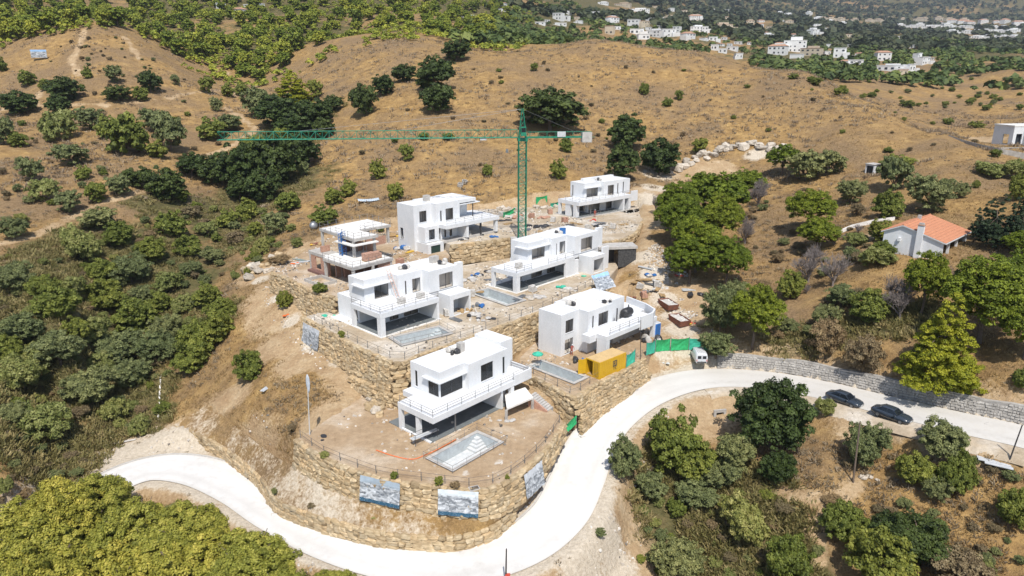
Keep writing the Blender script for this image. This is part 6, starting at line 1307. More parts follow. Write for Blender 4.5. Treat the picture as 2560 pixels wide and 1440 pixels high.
# ------------------------------------------------------------------ pools
for k, lab in (('A', 'white rendered pool basin with corner steps on the front terrace'), ('B', 'long grey pool basin in front of the middle-left villa'), ('C', 'grey concrete pool basin in front of the villa below the crane'), ('F', 'narrow grey concrete pool basin left of the yellow container')):
    b, e1, e2, l1, l2 = POOLW[k]; rz = math.atan2(e2.y, e2.x); t = thing('pool', lab, 'pool', b, rz)
    sg = 1 if (e2.x * e1.y - e2.y * e1.x) > 0 else -1            # local x along e2, local y along e1
    dp = 1.35; mb = MB(); Lx, Ly = l2, l1 * sg; y0, y1 = min(0, Ly), max(0, Ly); th = 0.28
    for q in ((-.02, Lx + .02, y0 - .02, y0 + th), (-.02, Lx + .02, y1 - th, y1 + .02), (-.02, th, y0 + th, y1 - th), (Lx - th, Lx + .02, y0 + th, y1 - th)): mb.box(q[0], q[1], q[2], q[3], -dp - 0.1, 0.12)
    fl = 'poolwhite' if k == 'A' else 'pool'
    mb.build('basin_wall', 'pool', t); MB().box(th, Lx - th, y0 + th, y1 - th, -dp - 0.1, -dp).build('basin_floor', fl, t)
    cx = Lx - th if k == 'A' else th; sx = -1 if k == 'A' else 1
    if k == 'B': cx, sx = Lx - th, -1
    for i in range(4):
        w_ = 1.9 - i * 0.42; MB().box(min(cx, cx + sx * w_), max(cx, cx + sx * w_), y1 - th - (1.5 - i * 0.3), y1 - th - 0.002, -dp + 0.002 + i * 0.27, -dp + (i + 1) * 0.27).build('step', 'poolwhite' if k == 'A' else 'pool', t)
    cp = MB()
    for q in ((-.16, Lx + .16, y0 - .16, y0 + .30), (-.16, Lx + .16, y1 - .30, y1 + .16), (-.16, .30, y0 + .30, y1 - .30), (Lx - .30, Lx + .16, y0 + .30, y1 - .30)): cp.box(q[0], q[1], q[2], q[3], 0.122, 0.19)
    cp.build('coping', 'concrete', t)
    if k in 'AB':
        ps = MB(); rl = MB(); c4 = [Vector((-.3, y0 - .3, 0)), Vector((Lx + .3, y0 - .3, 0)), Vector((Lx + .3, y1 + .3, 0)), Vector((-.3, y1 + .3, 0)), Vector((-.3, y0 - .3, 0))]
        for a, b2 in zip(c4[:-1], c4[1:]):
            n = max(1, round((b2 - a).length / 2.2))
            for i in range(n): p = a.lerp(b2, i / n); ps.bar(p, p + Vector((0, 0, 1.05)), 0.028)
            for h in (0.5, 1.0): rl.bar(a + Vector((0, 0, h)), b2 + Vector((0, 0, h)), 0.022)
        f = thing('safety_fence', 'thin post and rope fence around the %s pool' % ('white front' if k == 'A' else 'long middle'), 'fence', b, rz); o = ps.build('post', 'metal', f); rl.build('rope', 'rope', f)
def edge_fence(tops, label, inset=0.5, step=2.6, side=1):
    tops = [Vector(p) for p in tops]; ln = offset_line(tops, inset * side); f = thing('safety_fence', label, 'fence', ln[0]); rl = MB(); pm = MB().bar((0, 0, -0.3), (0, 0, 1.05), 0.042).mesh('post', 'metal')
    L_ = sum((b - a).length for a, b in zip(ln[:-1], ln[1:])); n = max(2, round(L_ / step)); pts = resample(ln, n + 1)
    for p in pts: o = link('post', pm, f); o.location = p - ln[0]
    for h in (0.5, 1.0): rl.path([p - ln[0] + Vector((0, 0, h)) for p in pts], 0.024)
    rl.build('rope', 'rope', f)
edge_fence(tA, 'post and rope fence along the edge of the front terrace'); edge_fence(WB1 + WB2[1:], 'post and rope fence along the middle-left terrace edge'); edge_fence(WB3, 'post and rope fence along the terrace edge below the crane'); edge_fence(WF1 + WF2[1:], 'post and rope fence on the terrace edge by the container')

# ------------------------------------------------------------------ tower crane
CB = U(1305, 600, 10.0); JZ = 20.3
tip = U(545, 350, CB.z + JZ) - CB; jd = Vector((tip.x, tip.y, 0)); JL = jd.length; rz = math.atan2(jd.y, jd.x)
cr = thing('tower_crane', 'green lattice tower crane with long jib over the site', 'crane', CB, rz)
def lattice(mb, p0, p1, wd, hh, n, tri=False, r=0.06, rd=0.035):
    p0, p1 = Vector(p0), Vector(p1); ax = (p1 - p0).normalized(); up = Vector((0, 0, 1)) if abs(ax.z) < 0.9 else Vector((1, 0, 0)); sd = ax.cross(up).normalized(); up = sd.cross(ax)
    ch = [sd * wd / 2, sd * -wd / 2, up * hh] if tri else [sd * wd / 2 + up * hh / 2, sd * -wd / 2 + up * hh / 2, sd * -wd / 2 - up * hh / 2, sd * wd / 2 - up * hh / 2]
    for c in ch: mb.bar(p0 + c, p1 + c, r)
    prs = [(0, 1), (1, 2), (2, 0)] if tri else [(0, 1), (1, 2), (2, 3), (3, 0)]
    for i in range(n):
        a, b = p0.lerp(p1, i / n), p0.lerp(p1, (i + 1) / n)
        for k, (u, v) in enumerate(prs):
            if (i + k) % 2: u, v = v, u
            mb.bar(a + ch[u], b + ch[v], rd, 3); mb.bar(a + ch[u], a + ch[v], rd, 3)
mb = MB(); lattice(mb, (0, 0, -0.6), (0, 0, JZ), 1.5, 1.5, 19, r=0.09, rd=0.05); mb.build('mast', 'crane', cr)
mb = MB(); lattice(mb, (1.0, 0, JZ), (JL, 0, JZ), 1.15, 1.45, 44, True, 0.075, 0.035); mb.build('jib', 'crane', cr)
mb = MB(); mb.box(-13.6, -0.8, -0.7, -0.55, JZ - 0.12, JZ + 0.12); mb.box(-13.6, -0.8, 0.55, 0.7, JZ - 0.12, JZ + 0.12)
for i in range(10): mb.bar((-1.2 - i * 1.3, -0.6, JZ), (-2.4 - i * 1.3, 0.6, JZ), 0.05)
for s in (-1, 1):
    for i in range(8): mb.bar((-1.4 - i * 1.7, 0.65 * s, JZ), (-1.4 - i * 1.7, 0.65 * s, JZ + 1.0), 0.03)
    mb.bar((-1.0, 0.65 * s, JZ + 1.0), (-13.5, 0.65 * s, JZ + 1.0), 0.03)
mb.build('counter_jib', 'crane', cr)
mb = MB(); mb.box(-0.95, 0.95, -0.95, 0.95, JZ - 0.7, JZ - 0.1)
for x, y in ((-.7, -.7), (.7, -.7), (.7, .7), (-.7, .7)): mb.bar((x, y, JZ - 0.1), (0.15 * x, 0.15 * y, JZ + 5.4), 0.10, 4, 0.06)
for i in range(5):
    f = i / 5; k = 0.7 * (1 - f) + 0.1 * f; z = JZ + 5.4 * f
    for (x, y), (x2, y2) in zip(((-k, -k), (k, -k), (k, k), (-k, k)), ((k, -k), (k, k), (-k, k), (-k, -k))): mb.bar((x, y, z), (x2 * .86, y2 * .86, z + 1.0), 0.05, 3)
mb.build('tower_head', 'crane', cr)
MB().box(-13.5, -11.6, -0.8, 0.8, JZ - 1.0, JZ + 0.9).build('counterweight', 'concrete', cr); MB().box(-8.3, -6.7, 0.75, 0.80, JZ + 0.1, JZ + 1.1).build('sign_panel', 'palesheet', cr)
mb = MB().box(-0.5, 0.5, 0.9, 1.9, JZ + 0.4, JZ + 2.1); c_ = mb.build('cabin', 'crane', cr); MB().box(-0.42, 0.42, 1.88, 1.915, JZ + 1.1, JZ + 1.9).build('pane', 'darkglass', c_)
mb = MB(); mb.bar((0.1, 0, JZ + 5.3), (JL * 0.42, 0, JZ + 1.45), 0.03, 3); mb.bar((0, 0, JZ + 5.3), (-10.5, 0, JZ + 0.9), 0.03, 3); mb.bar((0.1, 0, JZ + 5.3), (JL * 0.75, 0, JZ + 1.45), 0.025, 3); mb.build('tie_rod', 'metal', cr)
MB().box(7.0, 8.2, -0.5, 0.5, JZ - 0.45, JZ - 0.08).build('trolley', 'palesheet', cr)
mb = MB(); mb.bar((3.0, 0, JZ - 0.1), (3.0, 0, JZ - 2.2), 0.02, 3); mb.box(2.75, 3.25, -.15, .15, JZ - 2.9, JZ - 2.2); mb.build('hook_block', 'metal', cr)
MB().box(-2.2, 2.2, -2.2, 2.2, -0.9, 0.25).build('base_block', 'concrete', cr)

# ------------------------------------------------------------------ vehicles
def wheels(t, xs, hw, r, wd, rim='lens'):
    ring = lambda q, y: [(math.cos(2 * math.pi * k / 16) * q, y, math.sin(2 * math.pi * k / 16) * q) for k in range(16)]
    tm = MB().loft([ring(r * .8, -wd / 2), ring(r, -wd / 2 + .03), ring(r, wd / 2 - .03), ring(r * .8, wd / 2)]).mesh('tyre', 'rubber', True)
    rm = MB().loft([ring(r * .62, -wd / 2 - .01), ring(r * .62, wd / 2 + .01)]).mesh('rim', 'metal')
    for x in xs:
        for s in (-1, 1):
            o = link('wheel', tm, t, (x, s * hw, r)); link('rim', rm, o)
def sedan(px, py, rz, label):
    P = hit(px, py); t = thing('parked_car', label, 'car', P + Vector((0, 0, 0.05)), rz, 'dark cars parked on the road')
    rows = [(-2.32, .62, .48, .78), (-2.24, .80, .34, .90), (-1.75, .88, .25, .98), (-1.0, .90, .21, .97), (0.0, .91, .20, .95), (1.0, .90, .21, .93), (1.6, .88, .24, .88), (2.05, .80, .30, .78), (2.28, .62, .38, .66)]
    rings = []
    for x, h, zb, zt in rows: rings.append([(x, -h * .90, zb), (x, h * .90, zb), (x, h, zb + (zt - zb) * .3), (x, h * .995, zb + (zt - zb) * .66), (x, h * .90, zt - .02), (x, h * .5, zt + .015), (x, -h * .5, zt + .015), (x, -h * .90, zt - .02), (x, -h * .995, zb + (zt - zb) * .66), (x, -h, zb + (zt - zb) * .3)])
    b = MB().loft(rings).mesh('body', 'carpaint', True); fix_normals(b); link('body', b, t)
    MB().hexa([(-1.72, -.78, .93), (1.02, -.78, .90), (1.02, .78, .90), (-1.72, .78, .93)], [(-1.02, -.58, 1.40), (0.28, -.60, 1.40), (0.28, .60, 1.40), (-1.02, .58, 1.40)]).build('window', 'darkglass', t)
    rf = [[(x, -h, z - .05), (x, h, z - .05), (x, h * .96, z), (x, h * .5, z + .035), (x, -h * .5, z + .035), (x, -h * .96, z)] for x, h, z in ((-1.16, .55, 1.37), (-.9, .60, 1.41), (-.3, .62, 1.43), (0.15, .61, 1.42), (.38, .57, 1.37))]
    MB().loft(rf).build('roof', 'carpaint', t, True)
    pb = MB()
    for s in (-1, 1):
        pb.bar((1.02, .79 * s, .9), (.30, .60 * s, 1.40), .035); pb.bar((-1.74, .78 * s, .92), (-1.0, .58 * s, 1.40), .05); pb.bar((-.35, .795 * s, .92), (-.35, .61 * s, 1.40), .035)
    pb.build('pillar', 'carpaint', t)
    for s in (-1, 1):
        MB().box(2.06, 2.24, .42 * s - .16, .42 * s + .16, .55, .68).build('headlight', 'lens', t); MB().box(.62, .80, .98 * s - .09, .98 * s + .07, .90, 1.02).build('wing_mirror', 'carpaint', t); MB().box(-2.31, -2.2, .55 * s - .16, .55 * s + .16, .68, .80).build('tail_light', 'red', t)
    MB().box(2.262, 2.30, -.25, .25, .42, .52).build('number_plate', 'vanpaint', t)
    wheels(t, (-1.35, 1.38), .80, .32, .20)
def road_dir(P):
    k = int(np.argmin(np.hypot(ROADA[:, 0] - P.x, ROADA[:, 1] - P.y))); a, b = ROADA[max(k - 1, 0)], ROADA[min(k + 1, len(ROADA) - 1)]; return math.atan2(a[1] - b[1], a[0] - b[0])
for px, py, lab in ((2110, 1008, 'dark blue-grey sedan parked nearer the large oak'), (2228, 1047, 'dark grey sedan parked nearer the right picture edge')):
    P = hit(px, py); sedan(px, py, road_dir(P) - 0.06, lab)
P = hit(1746, 900); t = thing('delivery_van', 'small white panel van parked beside the green netting', 'van', P + Vector((0, 0, .03)), math.radians(88))
rows = [(-2.1, .80, .42, 1.62), (-2.04, .86, .32, 1.80), (-1.2, .88, .28, 1.85), (0.5, .88, .28, 1.84), (0.95, .87, .28, 1.70)]
mk = lambda x, h, zb, zt: [(x, -h * .94, zb), (x, h * .94, zb), (x, h, zb + .25), (x, h, zb + (zt - zb) * .62), (x, h * .86, zt - .06), (x, h * .70, zt), (x, -h * .70, zt), (x, -h * .86, zt - .06), (x, -h, zb + (zt - zb) * .62), (x, -h, zb + .25)]
me = MB().loft([mk(*q) for q in rows] + [mk(1.55, .86, .30, 1.06), mk(2.0, .80, .34, .95), mk(2.12, .66, .42, .80)]).mesh('body', 'vanpaint', True); fix_normals(me); link('body', me, t)
for s in (-1, 1):
    MB().box(-2.135, -2.085, .38 * s - .27, .38 * s + .27, 1.02, 1.48).build('rear_window', 'darkglass', t); MB().box(-2.13, -2.07, .74 * s - .05, .74 * s + .05, .62, .92).build('tail_light', 'red', t)
    MB().hexa([(.55, .865 * s, 1.08), (1.32, .862 * s, 1.06), (1.32, .872 * s, 1.07), (.55, .885 * s, 1.08)], [(.55, .80 * s, 1.58), (.98, .80 * s, 1.56), (.98, .83 * s, 1.56), (.55, .83 * s, 1.58)]).build('side_window', 'darkglass', t); MB().box(.95, 1.1, .98 * s - .1, .98 * s + .08, 1.05, 1.22).build('wing_mirror', 'black', t)
MB().hexa([(1.50, -.72, 1.09), (1.56, -.72, 1.11), (1.56, .72, 1.11), (1.50, .72, 1.09)], [(.98, -.64, 1.66), (1.02, -.64, 1.69), (1.02, .64, 1.69), (.98, .64, 1.66)]).build('windscreen', 'darkglass', t)
for i in range(5): MB().box(-1.9, .6, -.50 + i * .25 - .03, -.50 + i * .25 + .03, 1.845, 1.885).build('roof_rib', 'rubble', t)
MB().box(-2.15, -2.06, -.7, .7, .40, .56).build('bumper', 'black', t); MB().box(-2.125, -2.09, -.26, .26, .70, .82).build('number_plate', 'lens', t); MB().box(-2.12, -2.09, -.015, .015, .56, 1.60).build('door_seam', 'black', t); wheels(t, (-1.3, 1.35), .78, .30, .19)

# ------------------------------------------------------------------ container, skips, toilet, nets
a, b = U(1497, 949, 1.8), U(1563, 921, 1.8); rz = math.atan2(b.y - a.y, b.x - a.x); t = thing('shipping_container', 'yellow shipping container with sandy roof beside the villa', 'container', a, rz)
CL, CW, CHt = (b - a).length, 2.45, 2.45
sh = MB()
for side, y0, y1 in (('s', -0.03, 0.03), ('n', CW - .03, CW + .03)):
    n = 26
    for i in range(n):
        x0, x1 = .12 + (CL - .24) * i / n, .12 + (CL - .24) * (i + 1) / n; o_ = 0.0 if i % 2 else (-.035 if side == 's' else .035)
        sh.box(x0, x1, y0 + o_, y1 + o_, .16, CHt - .14)
sh.box(CL - .06, CL, .06, CW - .06, .16, CHt - .14); sh.build('side_panel', 'yellow', t)
fr = MB()
for x in (0, CL - .12):
    for y in (-.06, CW - .08): fr.box(x, x + .12, y, y + .14, 0, CHt)
for y in (-.05, CW - .08): fr.box(.12, CL - .12, y, y + .12, .0, .16); fr.box(.12, CL - .12, y, y + .12, CHt - .14, CHt)
for x in (0, CL - .12): fr.box(x + .002, x + .118, .08, CW - .08, .0, .15); fr.box(x + .002, x + .118, .08, CW - .08, CHt - .13, CHt - .002)
fr.build('frame', 'yellow', t); MB().box(.1, CL - .1, .05, CW - .05, CHt + .002, CHt + .05).build('roof', 'sandroof', t); MB().box(.1, CL - .1, .05, CW - .05, .05, .15).build('floor', 'timber', t)
MB().box(.02, .09, .09, 1.20, .16, CHt - .14).build('door', 'yellow', t)
d = MB().box(-1.15, 0.0, -.03, .03, .16, CHt - .14).build('door', 'yellow', t, loc=(0.0, CW + 0.02, 0)); d.rotation_euler = (0, 0, -0.4)
for y in (.35, .6, .85): MB().bar((0, y, .2), (0, y, CHt - .2), .02).build('lock_rod', 'darkmetal', t)
lg = MB().box(CL * .50, CL * .50 + .85, -.075, -.070, 1.05, 1.95).build('logo_plate', 'black', t); gl = MB()
for q in ((.12, .20, .20, .75), (.12, .36, .67, .75), (.12, .36, .20, .28), (.44, .52, .20, .75), (.44, .68, .67, .75), (.60, .68, .20, .75), (.44, .68, .43, .50)): gl.box(CL * .5 + q[0], CL * .5 + q[1], -.080, -.0765, 1.05 + q[2], 1.05 + q[3])
gl.build('logo_letter', 'yellow', lg); g2 = MB()
for q in ((.10, .42, .30, .36), (.23, .29, .02, .30), (.50, .56, .02, .36), (.50, .80, .30, .36), (.50, .80, .02, .08)): g2.box(CL * .5 + q[0], CL * .5 + q[1], -.080, -.070, .58 + q[2], .58 + q[3])
g2.build('logo_letter', 'black', t)
def net_panel(pts_px, h, mat, label, seed):
    pts = [U(*q) if len(q) == 3 else hit(*q) for q in pts_px]; pts = resample(pts, 9); base = pts[0]; t = thing('net_fence', label, 'fence', base, 0, 'green net fencing'); mb = MB(); r = random.Random(seed); K = 5
    g = []
    for i, p in enumerate(pts):
        sag = -0.16 * math.sin(math.pi * i / 8); col = []
        tx = (pts[min(i + 1, 8)] - pts[max(i - 1, 0)]); nrm = Vector((-tx.y, tx.x, 0)).normalized()
        for k in range(K + 1): col.append(p - base + Vector((0, 0, 0.08 + (h + sag - .08) * k / K)) + nrm * (0.22 * math.sin(math.pi * i / 8) * math.sin(math.pi * k / K) + r.uniform(-.05, .05)))
        g.append(col)
    for i in range(8):
        for k in range(K): mb.quad(g[i][k], g[i + 1][k], g[i + 1][k + 1], g[i][k + 1])
    mb.build('net', mat, t)
    for p in (pts[0], pts[-1]): MB().bar(p - base, p - base + Vector((0, 0, h + .15)), .035, 6).build('post', 'metal', t)
net_panel([(1614, 900), (1637, 883)], 2.1, 'netteal', 'teal net panel at the left end of the row by the van', 1); net_panel([(1638, 882), (1655, 879), (1674, 878)], 2.1, 'netgreen', 'left of the two green net panels behind the van', 2)
net_panel([(1676, 878), (1700, 877), (1721, 876)], 2.1, 'netgreen', 'right of the two green net panels behind the van', 3); net_panel([(1722, 876), (1745, 875), (1768, 879)], 2.0, 'netteal', 'teal net panel directly behind the white van', 4)
net_panel([(1565, 920), (1587, 905)], 2.0, 'netteal', 'small teal net panel at the right end of the container', 5); net_panel([(1400, 1108, -2.6), (1414, 1086, -2.3), (1441, 1062, -1.9)], 1.5, 'netgreen', 'green net draped at the lower road edge by the front villa', 6)
net_panel([(1340, 512), (1368, 508)], 1.9, 'netgreen', 'bright green net hanging on the slope left of the rearmost villa', 7); net_panel([(1376, 520), (1402, 514)], 1.2, 'netteal', 'teal net lying beside the rearmost villa', 8); net_panel([(1258, 545), (1288, 532)], 1.3, 'netgreen', 'dark green net left of the crane mast base', 9)
def skip(px, py, rz, label):
    P = hit(px, py); t = thing('rubble_skip', label, 'skip', P, rz, 'rusty skips beside the track'); l, w_, h = 4.0, 2.0, 1.05; th = .06
    mb = MB(); 
    for s in (-1, 1): mb.hexa([(-l / 2 + .3, s * (w_ / 2 - .1) - th / 2, 0), (l / 2 - .3, s * (w_ / 2 - .1) - th / 2, 0), (l / 2 - .3, s * (w_ / 2 - .1) + th / 2, 0), (-l / 2 + .3, s * (w_ / 2 - .1) + th / 2, 0)], [(-l / 2, s * w_ / 2 - th / 2, h), (l / 2, s * w_ / 2 - th / 2, h), (l / 2, s * w_ / 2 + th / 2, h), (-l / 2, s * w_ / 2 + th / 2, h)])
    for s in (-1, 1): mb.hexa([(s * (l / 2 - .3) - th / 2, -w_ / 2 + .13, 0), (s * (l / 2 - .3) + th / 2, -w_ / 2 + .13, 0), (s * (l / 2 - .3) + th / 2, w_ / 2 - .13, 0), (s * (l / 2 - .3) - th / 2, w_ / 2 - .13, 0)], [(s * l / 2 - th / 2, -w_ / 2 + .03, h), (s * l / 2 + th / 2, -w_ / 2 + .03, h), (s * l / 2 + th / 2, w_ / 2 - .03, h), (s * l / 2 - th / 2, w_ / 2 - .03, h)])
    mb.box(-l / 2 + .3, l / 2 - .3, -w_ / 2 + .1, w_ / 2 - .1, 0.01, .07); mb.build('tub', 'rust', t)
    rb = MB(); 
    for s in (-1, 1):
        for i in range(5): x = -l / 2 + .5 + i * (l - 1) / 4; rb.bar((x, s * (w_ / 2 - .05), .02), (x * 1.03, s * (w_ / 2 + .03), h), .035)
    rb.build('rib', 'rust', t)
    r = random.Random(int(px)); n = 9; g = MB(); X_ = [[Vector((-l / 2 + .1 + (l - .2) * i / n, -w_ / 2 + .06 + (w_ - .12) * j / 5, .84 + r.uniform(-.12, .2))) for j in range(6)] for i in range(n + 1)]
    for i in range(n):
        for j in range(5): g.quad(X_[i][j], X_[i + 1][j], X_[i + 1][j + 1], X_[i][j + 1])
    g.build('rubble_fill', 'rubble', t)
skip(1670, 768, math.radians(106), 'rusty red skip of white rubble higher up the track'); skip(1698, 808, math.radians(108), 'rusty red skip of grey rubble lower down the track')
P = hit(1638, 838); t = thing('portable_toilet', 'blue portable toilet at the corner of the walled terrace', 'toilet', P, 0.6); MB().box(-.55, .55, -.55, .55, .05, 2.15).build('cabin', 'blue', t); MB().box(-.40, .40, -.575, -.552, .15, 1.95).build('door', 'bluesteel', t); MB().hexa([(-.6, -.6, 2.152), (.6, -.6, 2.152), (.6, .6, 2.152), (-.6, .6, 2.152)], [(-.45, -.45, 2.32), (.45, -.45, 2.32), (.45, .45, 2.32), (-.45, .45, 2.32)]).build('roof', 'palesheet', t)
def parasol(px, py, label, rad=0.8):
    P = hit(px, py); t = thing('parasol', label, 'parasol', P); MB().bar((0, 0, 0), (0, 0, 2.1), .03, 6).build('pole', 'metal', t); c = MB(); n = 8
    for i in range(n):
        a, b2 = 2 * math.pi * i / n, 2 * math.pi * (i + 1) / n; c.tri((rad * math.cos(a), rad * math.sin(a), 1.72), (rad * math.cos(b2), rad * math.sin(b2), 1.72), (0, 0, 2.12)); c.quad((rad * math.cos(a), rad * math.sin(a), 1.58), (rad * math.cos(b2), rad * math.sin(b2), 1.58), (rad * math.cos(b2), rad * math.sin(b2), 1.72), (rad * math.cos(a), rad * math.sin(a), 1.72))
    c.build('canopy', 'netteal', t); MB().box(-.3, .3, -.3, .3, 0, .1).build('base', 'concrete', t)
parasol(1344, 912, 'teal parasol left of the villa with the container')
# ------------------------------------------------------------------ banners (printed sheets)
def banner_mat(name, sky_c, seed, band=True):
    m, N, L, B = new_mat(name); tc = N.new('ShaderNodeTexCoord'); sx = N.new('ShaderNodeSeparateXYZ'); L.new(tc.outputs['Generated'], sx.inputs[0])
    mp = N.new('ShaderNodeMapping'); mp.inputs['Location'].default_value = (seed, seed * 2, 0); mp.inputs['Scale'].default_value = (9, 9, 14); L.new(tc.outputs['Generated'], mp.inputs[0])
    vo = N.new('ShaderNodeTexVoronoi'); vo.inputs['Scale'].default_value = 1.0; vo.distance = 'CHEBYCHEV'; L.new(mp.outputs[0], vo.inputs['Vector']); sv = N.new('ShaderNodeSeparateColor'); L.new(vo.outputs['Color'], sv.inputs[0])
    c = _ramp(N, L, sv.outputs[0], [(0.0, (0.05, 0.06, 0.075)), (0.35, (0.17, 0.19, 0.21)), (0.6, (0.40, 0.43, 0.46)), (0.9, (0.66, 0.69, 0.72))])
    nz = _noise(N, L, mp.outputs[0], 1.2, 5); c = _mix(N, L, 0.45, c, _ramp(N, L, nz, [(0.35, (0.12, 0.14, 0.17)), (0.65, (0.60, 0.63, 0.67))]))
    hz = _math(N, L, 'ADD', sx.outputs[2], _math(N, L, 'MULTIPLY', _math(N, L, 'SUBTRACT', nz, 0.5), 0.25))
    c = _mix(N, L, _ramp(N, L, hz, [(0.70, (0,) * 3), (0.82, (1,) * 3)]), c, sky_c)
    if band:
        tx = N.new('ShaderNodeTexNoise'); tx.inputs['Scale'].default_value = 1.0; mq = N.new('ShaderNodeMapping'); mq.inputs['Scale'].default_value = (60, 60, 26); L.new(tc.outputs['Generated'], mq.inputs[0]); L.new(mq.outputs[0], tx.inputs['Vector'])
        bl = _mix(N, L, _ramp(N, L, tx.outputs['Fac'], [(0.60, (0,) * 3), (0.66, (0.55,) * 3)]), (0.02, 0.085, 0.15), (0.5, 0.6, 0.68)); c = _mix(N, L, _ramp(N, L, sx.outputs[2], [(0.145, (1,) * 3), (0.15, (0,) * 3)]), c, bl)
    L.new(c, B.inputs['Base Color']); B.inputs['Roughness'].default_value = 0.55; return m
def banner(corners, label, mat, seed, wav=.07):
    """corners: top-left, top-right, bottom-right, bottom-left world points"""
    tl, tr, br_, bl = corners; base = bl; mb = MB(); nx, nz = 12, 7; r = random.Random(seed); nrm = (tr - tl).cross(bl - tl).normalized()
    if nrm.y > 0: nrm = -nrm
    g = [[tl.lerp(tr, i / nx).lerp(bl.lerp(br_, i / nx), k / nz) - base + nrm * (r.uniform(-wav, wav)) for k in range(nz + 1)] for i in range(nx + 1)]
    for i in range(nx):
        for k in range(nz): mb.quad(g[i][k + 1], g[i + 1][k + 1], g[i + 1][k], g[i][k])
    o = mb.build('banner', mat, None, True); o.location = base; tag(o, label, 'banner', 'printed site banners'); return o
def wall_banner(px0, px1, zt, zb, tops, out0, label, mat, seed):
    def edge(px):
        best = min(((abs(((p.x / (p.y * CP - (p.z - CAM_H) * SP)) * FPX + 1280) - px), p) for p in resample(tops, 160)), key=lambda q: q[0]); return best[1]
    a, b2 = edge(px0), edge(px1); d = (b2 - a); d.z = 0; d.normalize(); n = Vector((d.y, -d.x, 0))
    f = lambda p, z, o: Vector((p.x, p.y, z)) + n * o
    banner([f(a, zt, out0), f(b2, zt, out0), f(b2, zb, out0 + .16 * (zt - zb)), f(a, zb, out0 + .16 * (zt - zb))], label, mat, seed)
bm1 = banner_mat('banner_print_village', (0.33, 0.40, 0.47), 3); bm2 = banner_mat('banner_print_villas', (0.62, 0.68, 0.72), 8); bm3 = banner_mat('banner_print_grey', (0.55, 0.58, 0.62), 13, False); bm4 = banner_mat('banner_print_blue', (0.30, 0.50, 0.78), 19, False)
wall_banner(908, 1010, 0.1, -2.75, tA, 0.62, 'left blue-grey printed banner on the tall front wall', bm1, 1); wall_banner(1096, 1200, 0.05, -2.8, tA, 0.62, 'middle pale printed banner on the tall front wall', bm2, 2); wall_banner(1300, 1342, -0.2, -3.1, tA, 0.62, 'right grey printed banner round the corner of the front wall', bm3, 3)
wall_banner(766, 806, 5.6, 2.4, WB1, 0.6, 'grey printed banner on the wall by the dirt track', bm3, 4)
banner([U(1478, 690, 8.2), U(1518, 678, 8.4), U(1541, 716, 6.4), U(1494, 730, 6.2)], 'large pale blue printed banner leaning on the slope beside the villa', bm4, 5, .12)
P = hit(100, 152); t = thing('billboard', 'blue and white billboard standing on the left hill', 'billboard', P, 0.15); s_ = scale_at(P); wd = 37 / s_
MB().box(-wd / 2, wd / 2, -.06, .06, 1.2, 1.2 + 19 / s_).build('panel', bm4, t)
for x in (-wd * .35, wd * .35): MB().bar((x, .1, -.3), (x, .1, 1.4), .08).build('leg', 'wood_pole', t)
# ------------------------------------------------------------------ poles, lamp
def pole(base, top_px, label, mat, r, h=None, name='utility_pole', cat='pole'):
    P = hit(*base); 
    lo, hi = 0.5, 16.0
    a, s = ray(*top_px)
    for _ in range(40):
        m_ = (lo + hi) / 2
        y = P.y; zz = P.z + m_; v_ = FPX * (-(y * SP + (zz - CAM_H) * CP)) / (y * CP - (zz - CAM_H) * SP) + 720
        if v_ > top_px[1]: lo = m_
        else: hi = m_
    Tp = Vector((a * P.y * 1.0, P.y, P.z + lo)); t = thing(name, label, cat, P); MB().bar((0, 0, -.5), Tp - P, r, 8, r * .7).build('shaft', mat, t); return t, Tp - P
t, e = pole((774, 1087), (768, 938), 'slim street lamp with long pale blade by the front terrace', 'palesheet', .07, name='street_lamp', cat='lamp')
rg = [[(e.x + q * math.cos(k * math.pi / 4) , e.y + .04 * math.sin(k * math.pi / 4), e.z + dz) for k in range(8)] for dz, q in ((-2.3, .05), (-1.9, .16), (-1.0, .26), (-.3, .2), (.1, .05))]
MB().loft(rg).build('lamp_blade', simple('pale_blue_blade', (0.50, 0.55, 0.62), (0.40, 0.45, 0.52), 3, 0.4), t, True)
pole((2133, 1206), (2150, 1056), 'weathered wooden pole on the slope below the parked cars', 'wood_pole', .12); t, e = pole((2522, 1152), (2556, 1062), 'leaning dark pole at the right edge of the road', 'darkmetal', .09); t, e = pole((1264, 1470), (1266, 1372), 'dark pole with red box at the bottom edge of the road', 'darkmetal', .10)
MB().box(-.05, .45, -.3, .1, e.z * .25, e.z * .25 + .5).build('box', 'red', t)
pole((1601, 906), (1602, 800), 'thin dark pole beside the green netting', 'darkmetal', .06)
# drain grates in verge and road
for px, py, lab in ((690, 1288, 'dark drain grate beside the low wall'), (1158, 1374, 'square drain grate below the low wall corner'), (1457, 1090, 'small drain grate by the lower green net'), (1187, 1305, 'dark stone-filled drain under the middle banner'), (2475, 1062, 'drain grate in the road near the right edge')):
    P = hit(px, py); t = thing('drain_grate', lab, 'drain', P + Vector((0, 0, .06)), 0.4); f_ = MB()
    for q in ((-.55, .55, -.4, -.32), (-.55, .55, .32, .4), (-.55, -.47, -.32, .32), (.47, .55, -.32, .32)): f_.box(*q, -.1, .05)
    f_.build('frame', 'concrete', t); b_ = MB()
    for i in range(7): b_.box(-.44 + i * .14, -.37 + i * .14, -.32, .32, -.04, .02)
    b_.build('bar', 'darkmetal', t)
